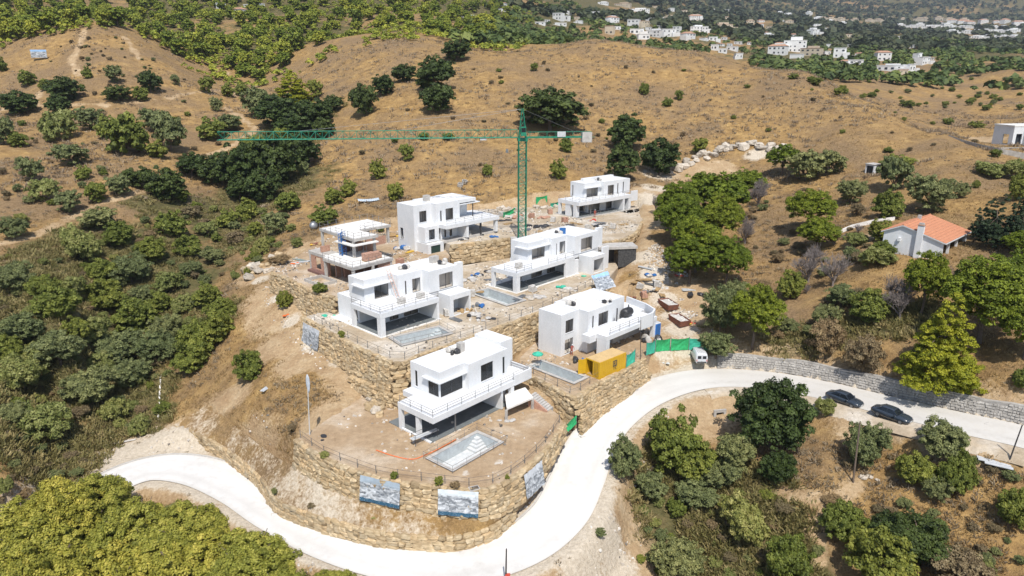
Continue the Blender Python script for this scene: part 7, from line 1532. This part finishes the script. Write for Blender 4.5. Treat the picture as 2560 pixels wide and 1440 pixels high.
# ------------------------------------------------------------------ site clutter
def heap(px, py, label, mat, size=1.0, flat=.5, n=7, seed=1, cat='heap', name='debris_heap', mats=None):
    P = hit(px, py); t = thing(name, label, cat, P); r = random.Random(seed)
    for i in range(n):
        o = link('piece', _sack((mats or [mat])[i % len(mats or [mat])], r.randrange(4)), t); k = size * r.uniform(.5, 1.1); o.scale = (k * r.uniform(.8, 1.6), k, k * flat * r.uniform(.7, 1.3)); o.location = (r.uniform(-1, 1) * size * 1.2, r.uniform(-.7, .7) * size, k * flat * .3); o.rotation_euler = (0, 0, r.uniform(0, 6))
def planks(px, py, label, mat, l=3.0, n=6, seed=1, rz=0.5, cat='planks', name='plank_stack', wd=.22):
    P = hit(px, py); t = thing(name, label, cat, P, rz); r = random.Random(seed); me = MB().box(-.5, .5, -.5, .5, -.5, .5).mesh('plank', mat)
    for i in range(n): o = link('plank', me, t); o.scale = (l * r.uniform(.8, 1.1), wd, .07); o.location = (r.uniform(-.2, .2), (i % 4 - 1.5) * wd * 1.15, .06 + .08 * (i // 4)); o.rotation_euler = (0, 0, r.uniform(-.08, .08))
heap(1283, 545, 'rubble and bagged material at the crane base', 'rubble', 1.4, .8, 9, 1, mats=['rubble', 'concrete', 'brick']); heap(1262, 552, 'black plastic sheet heap left of the crane base', 'black', 1.1, .35, 8, 2); heap(1342, 568, 'dark rubber membrane heap right of the crane base', 'black', 1.6, .45, 8, 3); heap(1360, 545, 'reddish brick heap between crane and rearmost villa', 'brick', 1.2, .6, 8, 4); heap(1480, 552, 'red and white material heap in front of the rearmost villa', 'red', .8, .6, 5, 5, mats=['red', 'rubble']); heap(1505, 565, 'grey rubble heap on the terrace edge below the rearmost villa', 'rubble', 1.5, .4, 9, 6, mats=['rubble', 'concrete', 'black']); heap(1430, 572, 'grey gravel heap in front of the rearmost villa', 'rubble', 1.8, .3, 8, 7); heap(1400, 575, 'pale sand heap behind the villa below the crane', 'palestone', 1.6, .35, 6, 77)
heap(1200, 588, 'dark blue sack pile on the wall top beside the rear villa', 'black', .7, .7, 5, 8); heap(1236, 592, 'blue tarpaulin bundle on the wall top left of the crane', 'bluesteel', .9, .5, 5, 9); heap(1150, 600, 'grey rubble strip on the wall top beside the rear villa', 'rubble', 1.2, .4, 8, 10, mats=['rubble', 'black'])
heap(1195, 690, 'blue-grey material bags between the middle villas', 'bluesteel', 1.0, .6, 7, 11, mats=['bluesteel', 'concrete', 'black']); heap(1225, 680, 'dark machine parts beside the balcony below the crane', 'black', .9, .7, 6, 12, mats=['black', 'concrete']); heap(1170, 700, 'pale rubble between the middle villas', 'rubble', 1.3, .4, 8, 13, mats=['rubble', 'concrete'])
heap(1190, 790, 'grey bagged cement heap right of the middle-left villa', 'concrete', 1.1, .6, 8, 14, mats=['concrete', 'black', 'rubble']); heap(1160, 780, 'brown timber offcut heap beside the middle-left villa', 'timber', .9, .7, 7, 15); heap(1215, 800, 'dark rubble on the terrace edge right of the long pool', 'black', 1.0, .4, 7, 16, mats=['black', 'concrete', 'rubble']); heap(1196, 768, 'grey-blue covered machine right of the middle-left villa', 'bluesteel', .8, 1.0, 4, 17, mats=['bluesteel', 'metal'])
heap(1340, 745, 'rubble strip on the terrace below the villa with the blue banner', 'rubble', 1.4, .35, 9, 18, mats=['rubble', 'concrete', 'palestone']); heap(1420, 725, 'rubble on the terrace edge left of the blue banner', 'rubble', 1.2, .35, 8, 19, mats=['rubble', 'palestone'])
heap(1613, 730, 'dark grey debris beside the upper track', 'concrete', 1.0, .6, 6, 20, mats=['concrete', 'black', 'metal']); heap(1590, 745, 'reddish timber debris beside the upper track', 'timber', .9, .5, 6, 21, mats=['timber', 'rust']); heap(1622, 690, 'blue-black sack row along the right of the track', 'bluesteel', 1.0, .6, 8, 22, mats=['bluesteel', 'black', 'rubble']); heap(1640, 705, 'pallet and sack debris along the right of the track', 'rubble', 1.0, .5, 7, 23, mats=['rubble', 'timber', 'black']); heap(1652, 725, 'wooden rubble along the track above the skips', 'timber', 1.0, .5, 7, 24, mats=['timber', 'rubble'])
heap(1745, 740, 'black tarpaulin mound under the pines', 'black', 1.3, .7, 6, 25); heap(1700, 690, 'red plastic barrier pile under the pines', 'red', .9, .4, 5, 26, mats=['red', 'rubble']); heap(1735, 810, 'yellow and red plastic heap beside the lower skip', 'yellowply', .7, .5, 4, 27, mats=['yellowply', 'red']); heap(1450, 905, 'black water tank cage and blue drum left of the container', 'black', .9, 1.1, 4, 28, mats=['black', 'black', 'bluesteel']); heap(1466, 912, 'blue tarpaulin bundle touching the container', 'blue', .7, .6, 3, 29); heap(1620, 855, 'grey plastic sheeting below the walled terrace', 'concrete', 1.2, 1.1, 7, 30, mats=['concrete', 'black'])
heap(825, 792, 'green tarpaulin on the terrace left of the middle-left villa', 'netteal', .9, .4, 3, 31); heap(720, 788, 'orange plastic mesh on the dirt track', 'orange', .7, .3, 3, 32); heap(738, 660, 'orange and white plastic sheets by the boulder pile', 'orange', .8, .4, 4, 33, mats=['orange', 'rubble']); heap(1575, 972, 'pale concrete pieces beside the white road bend', 'palesheet', .9, .5, 5, 34, mats=['palesheet', 'concrete']); heap(1660, 908, 'white stone pieces on the bare earth left of the van', 'palesheet', .5, .5, 4, 35); heap(1395, 720, 'bright green tarpaulin stack in front of the villa below the crane', 'netteal', 1.0, .6, 4, 36); heap(1455, 690, 'small green net bundle by the porch below the crane', 'netteal', .6, .5, 3, 37)
heap(1262, 1052, 'grey wash basin and slab on the front terrace', 'concrete', .8, .3, 4, 38); heap(800, 1095, 'dark green plastic cover beside the street lamp', 'netgreen', .8, .25, 2, 39, mats=['black']); heap(2170, 1195, 'pale stone slab pile at the foot of the wooden pole', 'palestone', .9, .4, 5, 40); heap(990, 590, 'yellow timber heap between the brick villa and tall villa', 'timber', 1.4, .5, 8, 41, mats=['timber', 'yellowply']); heap(1005, 625, 'grey bagged rubble left of the tall rear villa', 'rubble', 1.2, .9, 7, 42, mats=['rubble', 'concrete', 'bluesteel']); heap(795, 612, 'orange-brown formwork heap behind the brick villa', 'rust', 1.2, .6, 8, 43, mats=['rust', 'timber', 'yellowply'])
planks(1025, 630, 'bright yellow formwork boards leaning by the tall rear villa', 'yellowply', 2.6, 6, 1, 1.0); planks(760, 655, 'grey boards by the boulder pile', 'palesheet', 3.6, 5, 2, .5); planks(748, 650, 'green-grey corrugated sheets by the boulder pile', simple('greygreen_sheet', (.22, .28, .26), None, 3, .6), 2.6, 5, 3, -.6); planks(665, 970, 'white planks lying on the grassy bank', 'palesheet', 2.4, 3, 4, 1.3); planks(1720, 725, 'white board stack under the pines', 'palesheet', 2.4, 4, 5, .1, wd=.3); planks(1615, 670, 'pale boards at the top of the track', 'palesheet', 3.0, 6, 6, -.8); planks(1600, 700, 'timber pallets beside the upper track', 'timber', 1.6, 8, 7, .8); planks(2490, 1155, 'broken white concrete slabs below the right road edge', 'palesheet', 3.0, 4, 8, -.5, wd=.5); planks(1405, 1046, 'red pipes at the foot of the terrace steps', 'red', 2.4, 4, 9, -.5, wd=.12)
def spread(fn, spots, noun, group):
    spots = sorted(spots)
    for i, q in enumerate(spots): fn(q, noun + ordinal(i, len(spots)), group, i)
def _pal(m, rows):
    def f(q, lab, grp, i):
        P = hit(q[0], q[1]); pallet_stack(P, q[0] * .37 % 3, lab, m, (1.25, 1.05, .35 * rows), rows, grp)
    return f
spread(_pal('rubble', 3), [(1180, 742), (1255, 542), (1300, 556), (1382, 556), (1470, 575), (1532, 572), (1172, 592), (1600, 722), (1645, 718), (1332, 730), (960, 690), (1120, 790)], 'pallet of grey blocks on the building site', 'pallets of grey blocks')
spread(_pal('brick', 3), [(1328, 545), (1412, 556), (1000, 662), (1610, 745), (1030, 590), (1375, 535), (985, 700)], 'pallet of pink bricks on the building site', 'pallets of pink bricks')
def _plk(m):
    def f(q, lab, grp, i): planks(q[0], q[1], lab, m, 2.2 + i % 3 * .5, 8, 60 + i, q[0] * .61 % 3)
    return f
spread(_plk('timber'), [(1215, 582), (1350, 580), (1440, 560), (1560, 562), (1190, 730), (1655, 738), (1665, 752), (1628, 700), (1270, 560), (1590, 705), (1010, 640)], 'stack of timber boards on the building site', 'timber stacks')
spread(_plk('metal'), [(1300, 745), (1230, 700), (1320, 575), (1500, 558), (1632, 712), (1140, 800)], 'stack of grey scaffold tubes on the building site', 'scaffold tube stacks')
# corrugated white sheets and concrete rings on the dry slope
P = hit(922, 505); t = thing('roof_sheets', 'long pale corrugated roofing sheet lying on the dry slope', 'roofing sheet', P, 0.35); mb = MB(); n = 24
for i in range(n):
    z0, z1 = .25 + (.12 if i % 2 else 0), .25 + (0 if i % 2 else .12); x0, x1 = -2.6 + 5.2 * i / n, -2.6 + 5.2 * (i + 1) / n; bend = lambda x: .10 * x * x * .3
    mb.quad((x0, -.8, z0 + bend(x0)), (x1, -.8, z1 + bend(x1)), (x1, .8, z1 + .3 + bend(x1)), (x0, .8, z0 + .3 + bend(x0)))
mb.build('sheet', simple('pale_blue_sheet', (.55, .62, .68), (.48, .55, .62), 2, .4), t)
for px, py, lab in ((1150, 466, 'left concrete pipe ring on the slope above the tall villa'), (1161, 458, 'right concrete pipe ring on the slope above the tall villa')):
    P = hit(px, py); rr = [[(q * math.cos(k * math.pi / 8), q * math.sin(k * math.pi / 8), z) for k in range(16)] for q, z in ((.75, 0), (.75, .8), (.62, .8), (.62, 0))]; o = MB().loft(rr, False).build('pipe_ring', 'concrete'); o.location = P; o.rotation_euler = (.25, .2, 0); tag(o, lab, 'pipe ring', 'concrete rings on the slope')
P = hit(785, 575); rr = [[(q * math.cos(k * math.pi / 8), q * math.sin(k * math.pi / 8), z) for k in range(16)] for q, z in ((.9, 0), (.95, .15), (.3, .35))]; o = MB().loft(rr).build('satellite_dish', 'metal', None, True); o.location = P + Vector((0, 0, 1.0)); o.rotation_euler = (1.2, 0, .4); tag(o, 'grey round plastic cover standing left of the brick villa', 'cover')
# scaffold trestle in front of villa A
P = U(1062, 1102, 0.0); t = thing('trestle_scaffold', 'low trestle scaffold with planks at the front villa corner', 'scaffold', P, math.radians(42)); mb = MB()
for x in (-1.6, 1.6):
    for y in (-.4, .4): mb.bar((x, y, 0), (x, y, 1.5), .035)
    mb.bar((x, -.4, .8), (x, .4, .8), .03); mb.bar((x, -.4, 1.4), (x, .4, 1.4), .03)
for y in (-.4, .4): mb.bar((-1.6, y, 1.4), (1.6, y, 1.4), .03); mb.bar((-1.6, y, .2), (1.6, y, 1.2), .025)
mb.build('frame', 'darkmetal', t); MB().box(-1.9, 1.9, -.35, .0, .86, .92).build('plank', 'palesheet', t); MB().box(-1.9, 1.9, .03, .36, .86, .92).build('plank', 'palesheet', t)
tp = [U(940, 1125, .06), U(985, 1140, .06), U(1030, 1148, .06), U(1062, 1138, .06), U(1100, 1120, .1), U(1140, 1098, .12)]; o = MB().path([p - tp[0] for p in catmull(tp, 5)], .06).build('warning_tape', 'orange'); o.location = tp[0]; tag(o, 'orange warning tape lying across the front terrace', 'tape')
# stair flight at right of front villa
P = U(1330, 1010, 0.0); t = thing('garden_stairs', 'concrete garden steps with brick cheek beside the front villa', 'stairs', P, math.radians(-35))
for i in range(9): MB().box(i * .32, (i + 1) * .32, -.7, .7, -1.4, 1.5 - i * .17).build('step', 'concrete', t)
MB().hexa([(0, -.95, -1.4), (2.9, -.95, -1.4), (2.9, -.72, -1.4), (0, -.72, -1.4)], [(0, -.95, 1.6), (2.9, -.95, .2), (2.9, -.72, .2), (0, -.72, 1.6)]).build('cheek_wall', 'brick', t)
# garage portal below D
P = U(1497, 606, 10.0) + Vector((0.2, -3.2, -3.9)); t = thing('garage_portal', 'dark garage mouth with black stone wing wall below the rearmost villa', 'garage', P, math.radians(8)); MB().box(-.6, 7.2, -.2, 3.4, 3.2, 3.7).build('roof_slab', 'concrete', t); MB().box(3.4, 7.0, .0, .35, -.5, 3.19).build('wing_wall', simple('black_stone', (.03, .03, .032), (.08, .08, .08), 3, .9, .4), t); MB().box(-.5, 3.39, 2.9, 3.2, -.5, 3.19).build('back_wall', 'black', t); MB().box(-.55, -.2, .0, 2.9, -.5, 3.19).build('side_wall', 'concrete', t)
# G basement basin
a = U(762, 704, 8.5); t = thing('concrete_basin', 'open grey concrete basin at the corner of the brick villa terrace', 'basin', a, Gv.phi); 
for q in ((0, 3.4, 0, .2), (0, 3.4, -4.6, -4.4), (0, .2, -4.4, 0), (3.2, 3.4, -4.4, 0)): MB().box(*q, -1.2, .5).build('wall', 'concrete', t)
# culvert
P = hit(1800, 1040); t = thing('culvert', 'small concrete culvert mouth in the bank below the road', 'culvert', P, .2); mb = MB(); panel(mb, 'u', -.9, .9, -.4, .9, 0, .25, [(-.55, .55, -.4, .5)]); me = mb.mesh('headwall', 'concrete'); fix_normals(me); link('headwall', me, t); MB().box(-.55, .55, .3, .4, -.4, .5).build('opening', 'black', t)
for px, py, lab in ((400, 1000, 'white concrete channel edge beside the grassy bank'), ):
    p0, p1 = hit(403, 940), hit(396, 1050); d = p1 - p0; o = MB().loft([[(q.x + n_[0], q.y, q.z + n_[1]) for n_ in ((-.12, -.4), (.12, -.4), (.12, .35), (-.12, .35))] for q in (p0 - p0, d * .5, d)]).build('channel_edge', 'roofwhite'); o.location = p0; tag(o, lab, 'kerb')
p0, p1, p2 = hit(265, 1115), hit(262, 1145), hit(340, 1100); t = thing('drain_chamber', 'rectangular concrete drain chamber rim at the left road end', 'chamber', p0); MB().bar((0, 0, .1), p1 - p0 + Vector((0, 0, .1)), .15).build('rim', 'concrete', t); MB().bar((0, 0, .1), p2 - p0 + Vector((0, 0, .1)), .15).build('rim', 'concrete', t)
# ------------------------------------------------------------------ people
def person(P, rz, label, lean=0.0, arm=0.5):
    J = {'pel': (0, 0, .95), 'wst': (lean * .12, 0, 1.12), 'chs': (lean * .3, 0, 1.36), 'nck': (lean * .42, 0, 1.50), 'hd': (lean * .5 + .02, 0, 1.62), 'tp': (lean * .52, 0, 1.74)}
    R = {'pel': (.15, .11), 'wst': (.13, .10), 'chs': (.16, .11), 'nck': (.055, .055), 'hd': (.085, .095), 'tp': (.06, .06)}
    E = [('pel', 'wst'), ('wst', 'chs'), ('chs', 'nck'), ('nck', 'hd'), ('hd', 'tp')]
    for s, n in ((1, 'l'), (-1, 'r')):
        J.update({n + 'hip': (0, .10 * s, .90), n + 'kn': (.05 * s, .11 * s, .50), n + 'an': (-.03 + .06 * s, .12 * s, .08), n + 'to': (.14 + .06 * s, .13 * s, .04), n + 'sh': (lean * .3, .19 * s, 1.42), n + 'el': (lean * .3 + .12, .26 * s, 1.15), n + 'wr': (lean * .3 + .12 + arm * .24, .22 * s, 1.00), n + 'ha': (lean * .3 + .2 + arm * .24, .21 * s, .96)})
        R.update({n + 'hip': (.10, .10), n + 'kn': (.065, .065), n + 'an': (.045, .045), n + 'to': (.04, .035), n + 'sh': (.065, .065), n + 'el': (.045, .045), n + 'wr': (.033, .033), n + 'ha': (.035, .025)})
        E += [('pel', n + 'hip'), (n + 'hip', n + 'kn'), (n + 'kn', n + 'an'), (n + 'an', n + 'to'), ('chs', n + 'sh'), (n + 'sh', n + 'el'), (n + 'el', n + 'wr'), (n + 'wr', n + 'ha')]
    ks = list(J); me = bpy.data.meshes.new('body'); me.from_pydata([J[k] for k in ks], [(ks.index(a), ks.index(b)) for a, b in E], []); t = thing('person', label, 'person', P, rz); o = link('body', me, t); me.materials.append(M['workcloth'])
    md = o.modifiers.new('skin', 'SKIN'); 
    for v, k in zip(me.skin_vertices[0].data, ks): v.radius = R[k]
    me.skin_vertices[0].data[0].use_root = True; o.modifiers.new('sub', 'SUBSURF').levels = 1; o.modifiers['sub'].render_levels = 2
    bm = bmesh.new(); bmesh.ops.create_icosphere(bm, subdivisions=2, radius=.125)
    for v in bm.verts: v.co.z = max(v.co.z, -.01)
    h = bpy.data.meshes.new('helmet'); bm.to_mesh(h); bm.free(); h.materials.append(M['vanpaint']); link('helmet', h, t, (J['hd'][0], 0, 1.66))
person(F.W(1.7, -0.7, 0.02), math.radians(-60), 'worker in reddish clothes and pale helmet at the ground-floor doorway', .25)
person(D.W(4.2, -1.1, 0.0), math.radians(-80), 'worker in red with pale helmet in front of the rearmost villa', .3)
# ------------------------------------------------------------------ cottage
k0 = U(2352, 648, 13.8); t = thing('cottage', 'white cottage with orange tiled roof and chimney', 'cottage', k0, math.radians(43)); LW, DW = 12.5, 9.0      # x along front eave, y to the back
mb = MB(); panel(mb, 'u', 0.3, LW - .3, 0, 2.7, 1.6, 1.9, [(2.0, 3.6, .9, 2.2), (6.0, 7.2, .1, 2.2), (9.0, 10.6, .9, 2.2)]); me = mb.mesh('wall', 'white'); fix_normals(me); link('wall', me, t); MB().box(.35, LW - .35, 2.3, 2.4, .1, 2.6).build('interior', 'fardark', t)
ridge = 6.2; rzh = 4.6
for x0, x1 in ((0, .28), (LW - .28, LW)):
    n = MB(); pr = [(0.0, -1.0), (DW, -1.0), (DW, 3.2), (ridge, rzh - .15), (0.0, 2.55)]
    n.loft([[(x0, y, z) for y, z in pr], [(x1, y, z) for y, z in pr]]); me = n.mesh('wall', 'white'); fix_normals(me); link('wall', me, t)
MB().box(.29, LW - .29, DW - .28, DW - .01, -1, 3.1).build('wall', 'white', t)
def tile_slope(name, y0, z0, y1, z1):
    sl = MB(); n = 44; m_ = 12
    for i in range(n):
        x0, x1 = -.3 + (LW + .6) * i / n, -.3 + (LW + .6) * (i + 1) / n; xm = (x0 + x1) / 2
        for k in range(m_):
            f0, f1 = k / m_, (k + 1) / m_; a = (y0 + (y1 - y0) * f0, z0 + (z1 - z0) * f0); b2 = (y0 + (y1 - y0) * f1, z0 + (z1 - z0) * f1 ); lf = .05
            sl.quad((x0, a[0], a[1] + lf), (xm, a[0], a[1] + .10 + lf), (xm, b2[0], b2[1] + .10), (x0, b2[0], b2[1])); sl.quad((xm, a[0], a[1] + .10 + lf), (x1, a[0], a[1] + lf), (x1, b2[0], b2[1]), (xm, b2[0], b2[1] + .10))
    o = sl.build(name, 'tile', t); MB().hexa([(-.3, min(y0, y1), (z0 if y0 < y1 else z1) - .16), (LW + .3, min(y0, y1), (z0 if y0 < y1 else z1) - .16), (LW + .3, max(y0, y1), (z1 if y0 < y1 else z0) - .16), (-.3, max(y0, y1), (z1 if y0 < y1 else z0) - .16)], [(-.3, min(y0, y1), (z0 if y0 < y1 else z1) - .01), (LW + .3, min(y0, y1), (z0 if y0 < y1 else z1) - .01), (LW + .3, max(y0, y1), (z1 if y0 < y1 else z0) - .01), (-.3, max(y0, y1), (z1 if y0 < y1 else z0) - .01)]).build('roof_deck', 'white', t); return o
r1 = tile_slope('roof', -.45, 2.62, ridge, rzh); tile_slope('roof', DW + .4, 3.15, ridge, rzh); stuff(r1) if False else None
MB().bar((-.3, ridge, rzh + .08), (LW + .3, ridge, rzh + .08), .12, 6).build('ridge_tiles', 'tile', t)
ch = MB().box(-.62, -.002, 3.0, 3.9, -1, 5.0).build('chimney', 'white', t); MB().box(-.70, .08, 2.92, 3.98, 5.0, 5.12).build('cap', 'tilefar', ch); MB().box(-.55, -.08, 3.1, 3.8, 5.121, 5.4).build('pot', 'concrete', ch)
MB().box(-.35, -.002, 6.3, 6.7, 1.9, 2.5).build('wall_lamp', 'white', t); MB().box(LW * .55, LW * .55 + .5, ridge - .3, ridge + .2, rzh, rzh + .7).build('chimney', 'concrete', t)
for x in (3.4, 7.6, 11.6): MB().box(x, x + .35, .05, .4, -.8, 2.5).build('porch_pillar', 'white', t)
MB().box(0.3, LW, 0.0, 1.59, -.8, -.02).build('porch_floor', 'concrete', t)
gp = [hit(2092, 588), hit(2130, 572), hit(2180, 560), hit(2235, 552)]; o = MB().loft([[(p.x - gp[0].x - .1, p.y - gp[0].y, p.z - gp[0].z - .3), (p.x - gp[0].x + .1, p.y - gp[0].y, p.z - gp[0].z - .3), (p.x - gp[0].x + .1, p.y - gp[0].y, p.z - gp[0].z + .8), (p.x - gp[0].x - .1, p.y - gp[0].y, p.z - gp[0].z + .8)] for p in gp]).build('garden_wall', 'roofwhite'); o.location = gp[0]; tag(o, 'low white garden wall left of the tiled cottage', 'wall')
# shed on the slope
P = hit(2183, 436); t = thing('shed', 'small white shed with dark open side on the dry slope', 'shed', P, math.radians(28)); s_ = scale_at(P); a = 30 / s_
mb = MB(); panel(mb, 'w', .12, a * .8 - .12, -.5, 2.2, 0, .12, [(.25, a * .8 - .25, -.3, 1.9)]); panel(mb, 'u', 0, a, -.5, 2.2, 0, .12); panel(mb, 'u', 0, a, -.5, 2.2, a * .8 - .12, a * .8); panel(mb, 'w', .12, a * .8 - .12, -.5, 2.2, a - .12, a); me = mb.mesh('wall', 'white'); fix_normals(me); link('wall', me, t); MB().hexa([(-.15, -.15, 2.202), (a + .15, -.15, 2.202), (a + .15, a * .8 + .15, 2.202), (-.15, a * .8 + .15, 2.202)], [(-.15, -.15, 2.28), (a + .15, -.15, 2.28), (a + .15, a * .8 + .15, 2.42), (-.15, a * .8 + .15, 2.42)]).build('roof', 'concrete', t); MB().box(.5, .6, .15, a * .8 - .15, -.4, 2.1).build('dark_interior', 'fardark', t)
# modern house at the right edge
P = hit(2545, 366); t = thing('modern_house', 'white modern house with paved terrace at the right picture edge', 'house', P, math.radians(10)); s_ = scale_at(P)
mb = MB(); panel(mb, 'u', 0, 9, -1, 4.6, 2, 2.3, [(.9, 2.6, .2, 2.8), (4.0, 5.0, -0.5, 1.0)]); panel(mb, 'w', 2.3, 8, -1, 4.6, 0, .3, [(3.2, 5.0, .2, 2.6)]); me = mb.mesh('wall', 'white'); fix_normals(me); link('wall', me, t); MB().box(-.2, 9, 1.9, 8, 4.602, 4.9).build('roof', 'roofwhite', t); MB().box(.4, 8.8, 2.6, 2.7, -.9, 4.4).build('dark_interior', 'fardark', t); MB().box(2.9, 3.6, .6, 1.99, -1, 5.6).build('pier', 'white', t); MB().box(-9, 9, -1.2, 1.98, -3.5, -.4).build('terrace', 'roofwhite', t); MB().box(-9.2, 9, -1.6, -1.22, -4, -.05).build('terrace_wall', 'greystone', t)
pts = [hit(*q) for q in ((2370, 325), (2400, 320), (2430, 316), (2465, 312), (2500, 310))]; f = thing('post_fence', 'dark wooden post fence beside the modern house at right', 'fence', pts[0]); pm = MB().bar((0, 0, -.3), (0, 0, 1.7), .09, 5).mesh('post', 'wood_pole')
for p in resample(pts, 14): link('post', pm, f, p - pts[0])
MB().path([p - pts[0] + Vector((0, 0, 1.2)) for p in pts], .03).build('rail', 'rope', f)
bw = [hit(*q) for q in ((2372, 340), (2410, 356), (2450, 370), (2500, 384), (2560, 398))]; o = MB().loft([[(p.x - bw[0].x, p.y - bw[0].y - .2, p.z - bw[0].z - .6), (p.x - bw[0].x, p.y - bw[0].y + .2, p.z - bw[0].z - .6), (p.x - bw[0].x, p.y - bw[0].y + .2, p.z - bw[0].z + .3 + i * .28), (p.x - bw[0].x, p.y - bw[0].y - .2, p.z - bw[0].z + .3 + i * .28)] for i, p in enumerate(bw)]).build('boundary_wall', 'greystone'); o.location = bw[0]; tag(o, 'grey boundary wall stepping down before the modern house at right', 'wall')
# ------------------------------------------------------------------ town houses far behind
HOUSES.sort(); nm = {'w': 'white flat-roofed', 't': 'terracotta-roofed', 'c': 'cream stepped'}
def town_house(px, py, wpx, hpx, st, label, group, seed):
    P = hit(px, py); s = scale_at(P); r = random.Random(seed); wd, h = wpx * .86 / s, hpx * .9 / s; dp = min(max(wd * .6, 5), 14); t = thing('town_house', label, 'house', P, r.uniform(-.7, .7), group); m_ = 'farcream' if st == 'c' else 'farwhite'
    b = MB().box(-wd / 2, wd / 2, 0, dp, -3, h)
    if r.random() < .6: q_ = r.choice((-1, 1)); b.box(q_ * wd / 2 - wd * .28, q_ * wd / 2 + wd * .28, -dp * .35, dp * .5, -3.2, h * .55)
    if wd > 14: b.box(-wd * .2, wd * .32, dp * .3, dp * .9, h, h * 1.35)
    b.build('wall', m_, t)
    if st == 't': MB().hexa([(-wd / 2 - .4, -.4, h + .01), (wd / 2 + .4, -.4, h + .01), (wd / 2 + .4, dp + .4, h + .01), (-wd / 2 - .4, dp + .4, h + .01)], [(-wd * .3, dp * .42, h + wd * .13), (wd * .3, dp * .42, h + wd * .13), (wd * .3, dp * .58, h + wd * .13), (-wd * .3, dp * .58, h + wd * .13)]).build('roof', 'tilefar', t)
    else: MB().box(-wd / 2 - .25, wd / 2 + .25, -.25, dp * .28, h + .005, h + .35).build('roof', 'farwhite' if st == 'w' else 'tilefar', t)
    ns = max(1, round(h / 3.4)); nw = max(2, int(wd / 3.6)); me = MB().box(-.5, .5, -.06, .03, -.5, .5).mesh('window', 'fardark')
    for k in range(ns):
        for i in range(nw):
            if r.random() < .15: continue
            o = link('window', me, t); o.scale = (wd / nw * r.uniform(.25, .5), 1, h / ns * r.uniform(.3, .45)); o.location = (-wd / 2 + wd * (i + .5) / nw, 0, h * (k + .5) / ns)
cn = {}
for q in HOUSES: cn.setdefault(q[4], []).append(q)
for st, qs in cn.items():
    for i, q in enumerate(qs): town_house(*q[:4], st, '%s house in the far town%s' % (nm[st], ordinal(i, len(qs))), 'houses of the far town', i * 7 + len(st))
for i, q in enumerate(SETT): town_house(*q, 'houses of the distant settlement', 300 + i)
# ------------------------------------------------------------------ summer haze
m, N, L, B = new_mat('summer_haze'); N.remove(B); v = N.new('ShaderNodeVolumePrincipled'); v.inputs['Color'].default_value = (0.78, 0.86, 1.0, 1); v.inputs['Density'].default_value = 0.00009; v.inputs['Anisotropy'].default_value = 0.2
L.new(v.outputs[0], N['Material Output'].inputs['Volume'])
o = stuff(MB().box(-9000, 9000, -60, 7200, -140, 1500).build('haze', m)); o['label'] = 'thin summer haze over the valley and far hills'; o['category'] = 'haze'
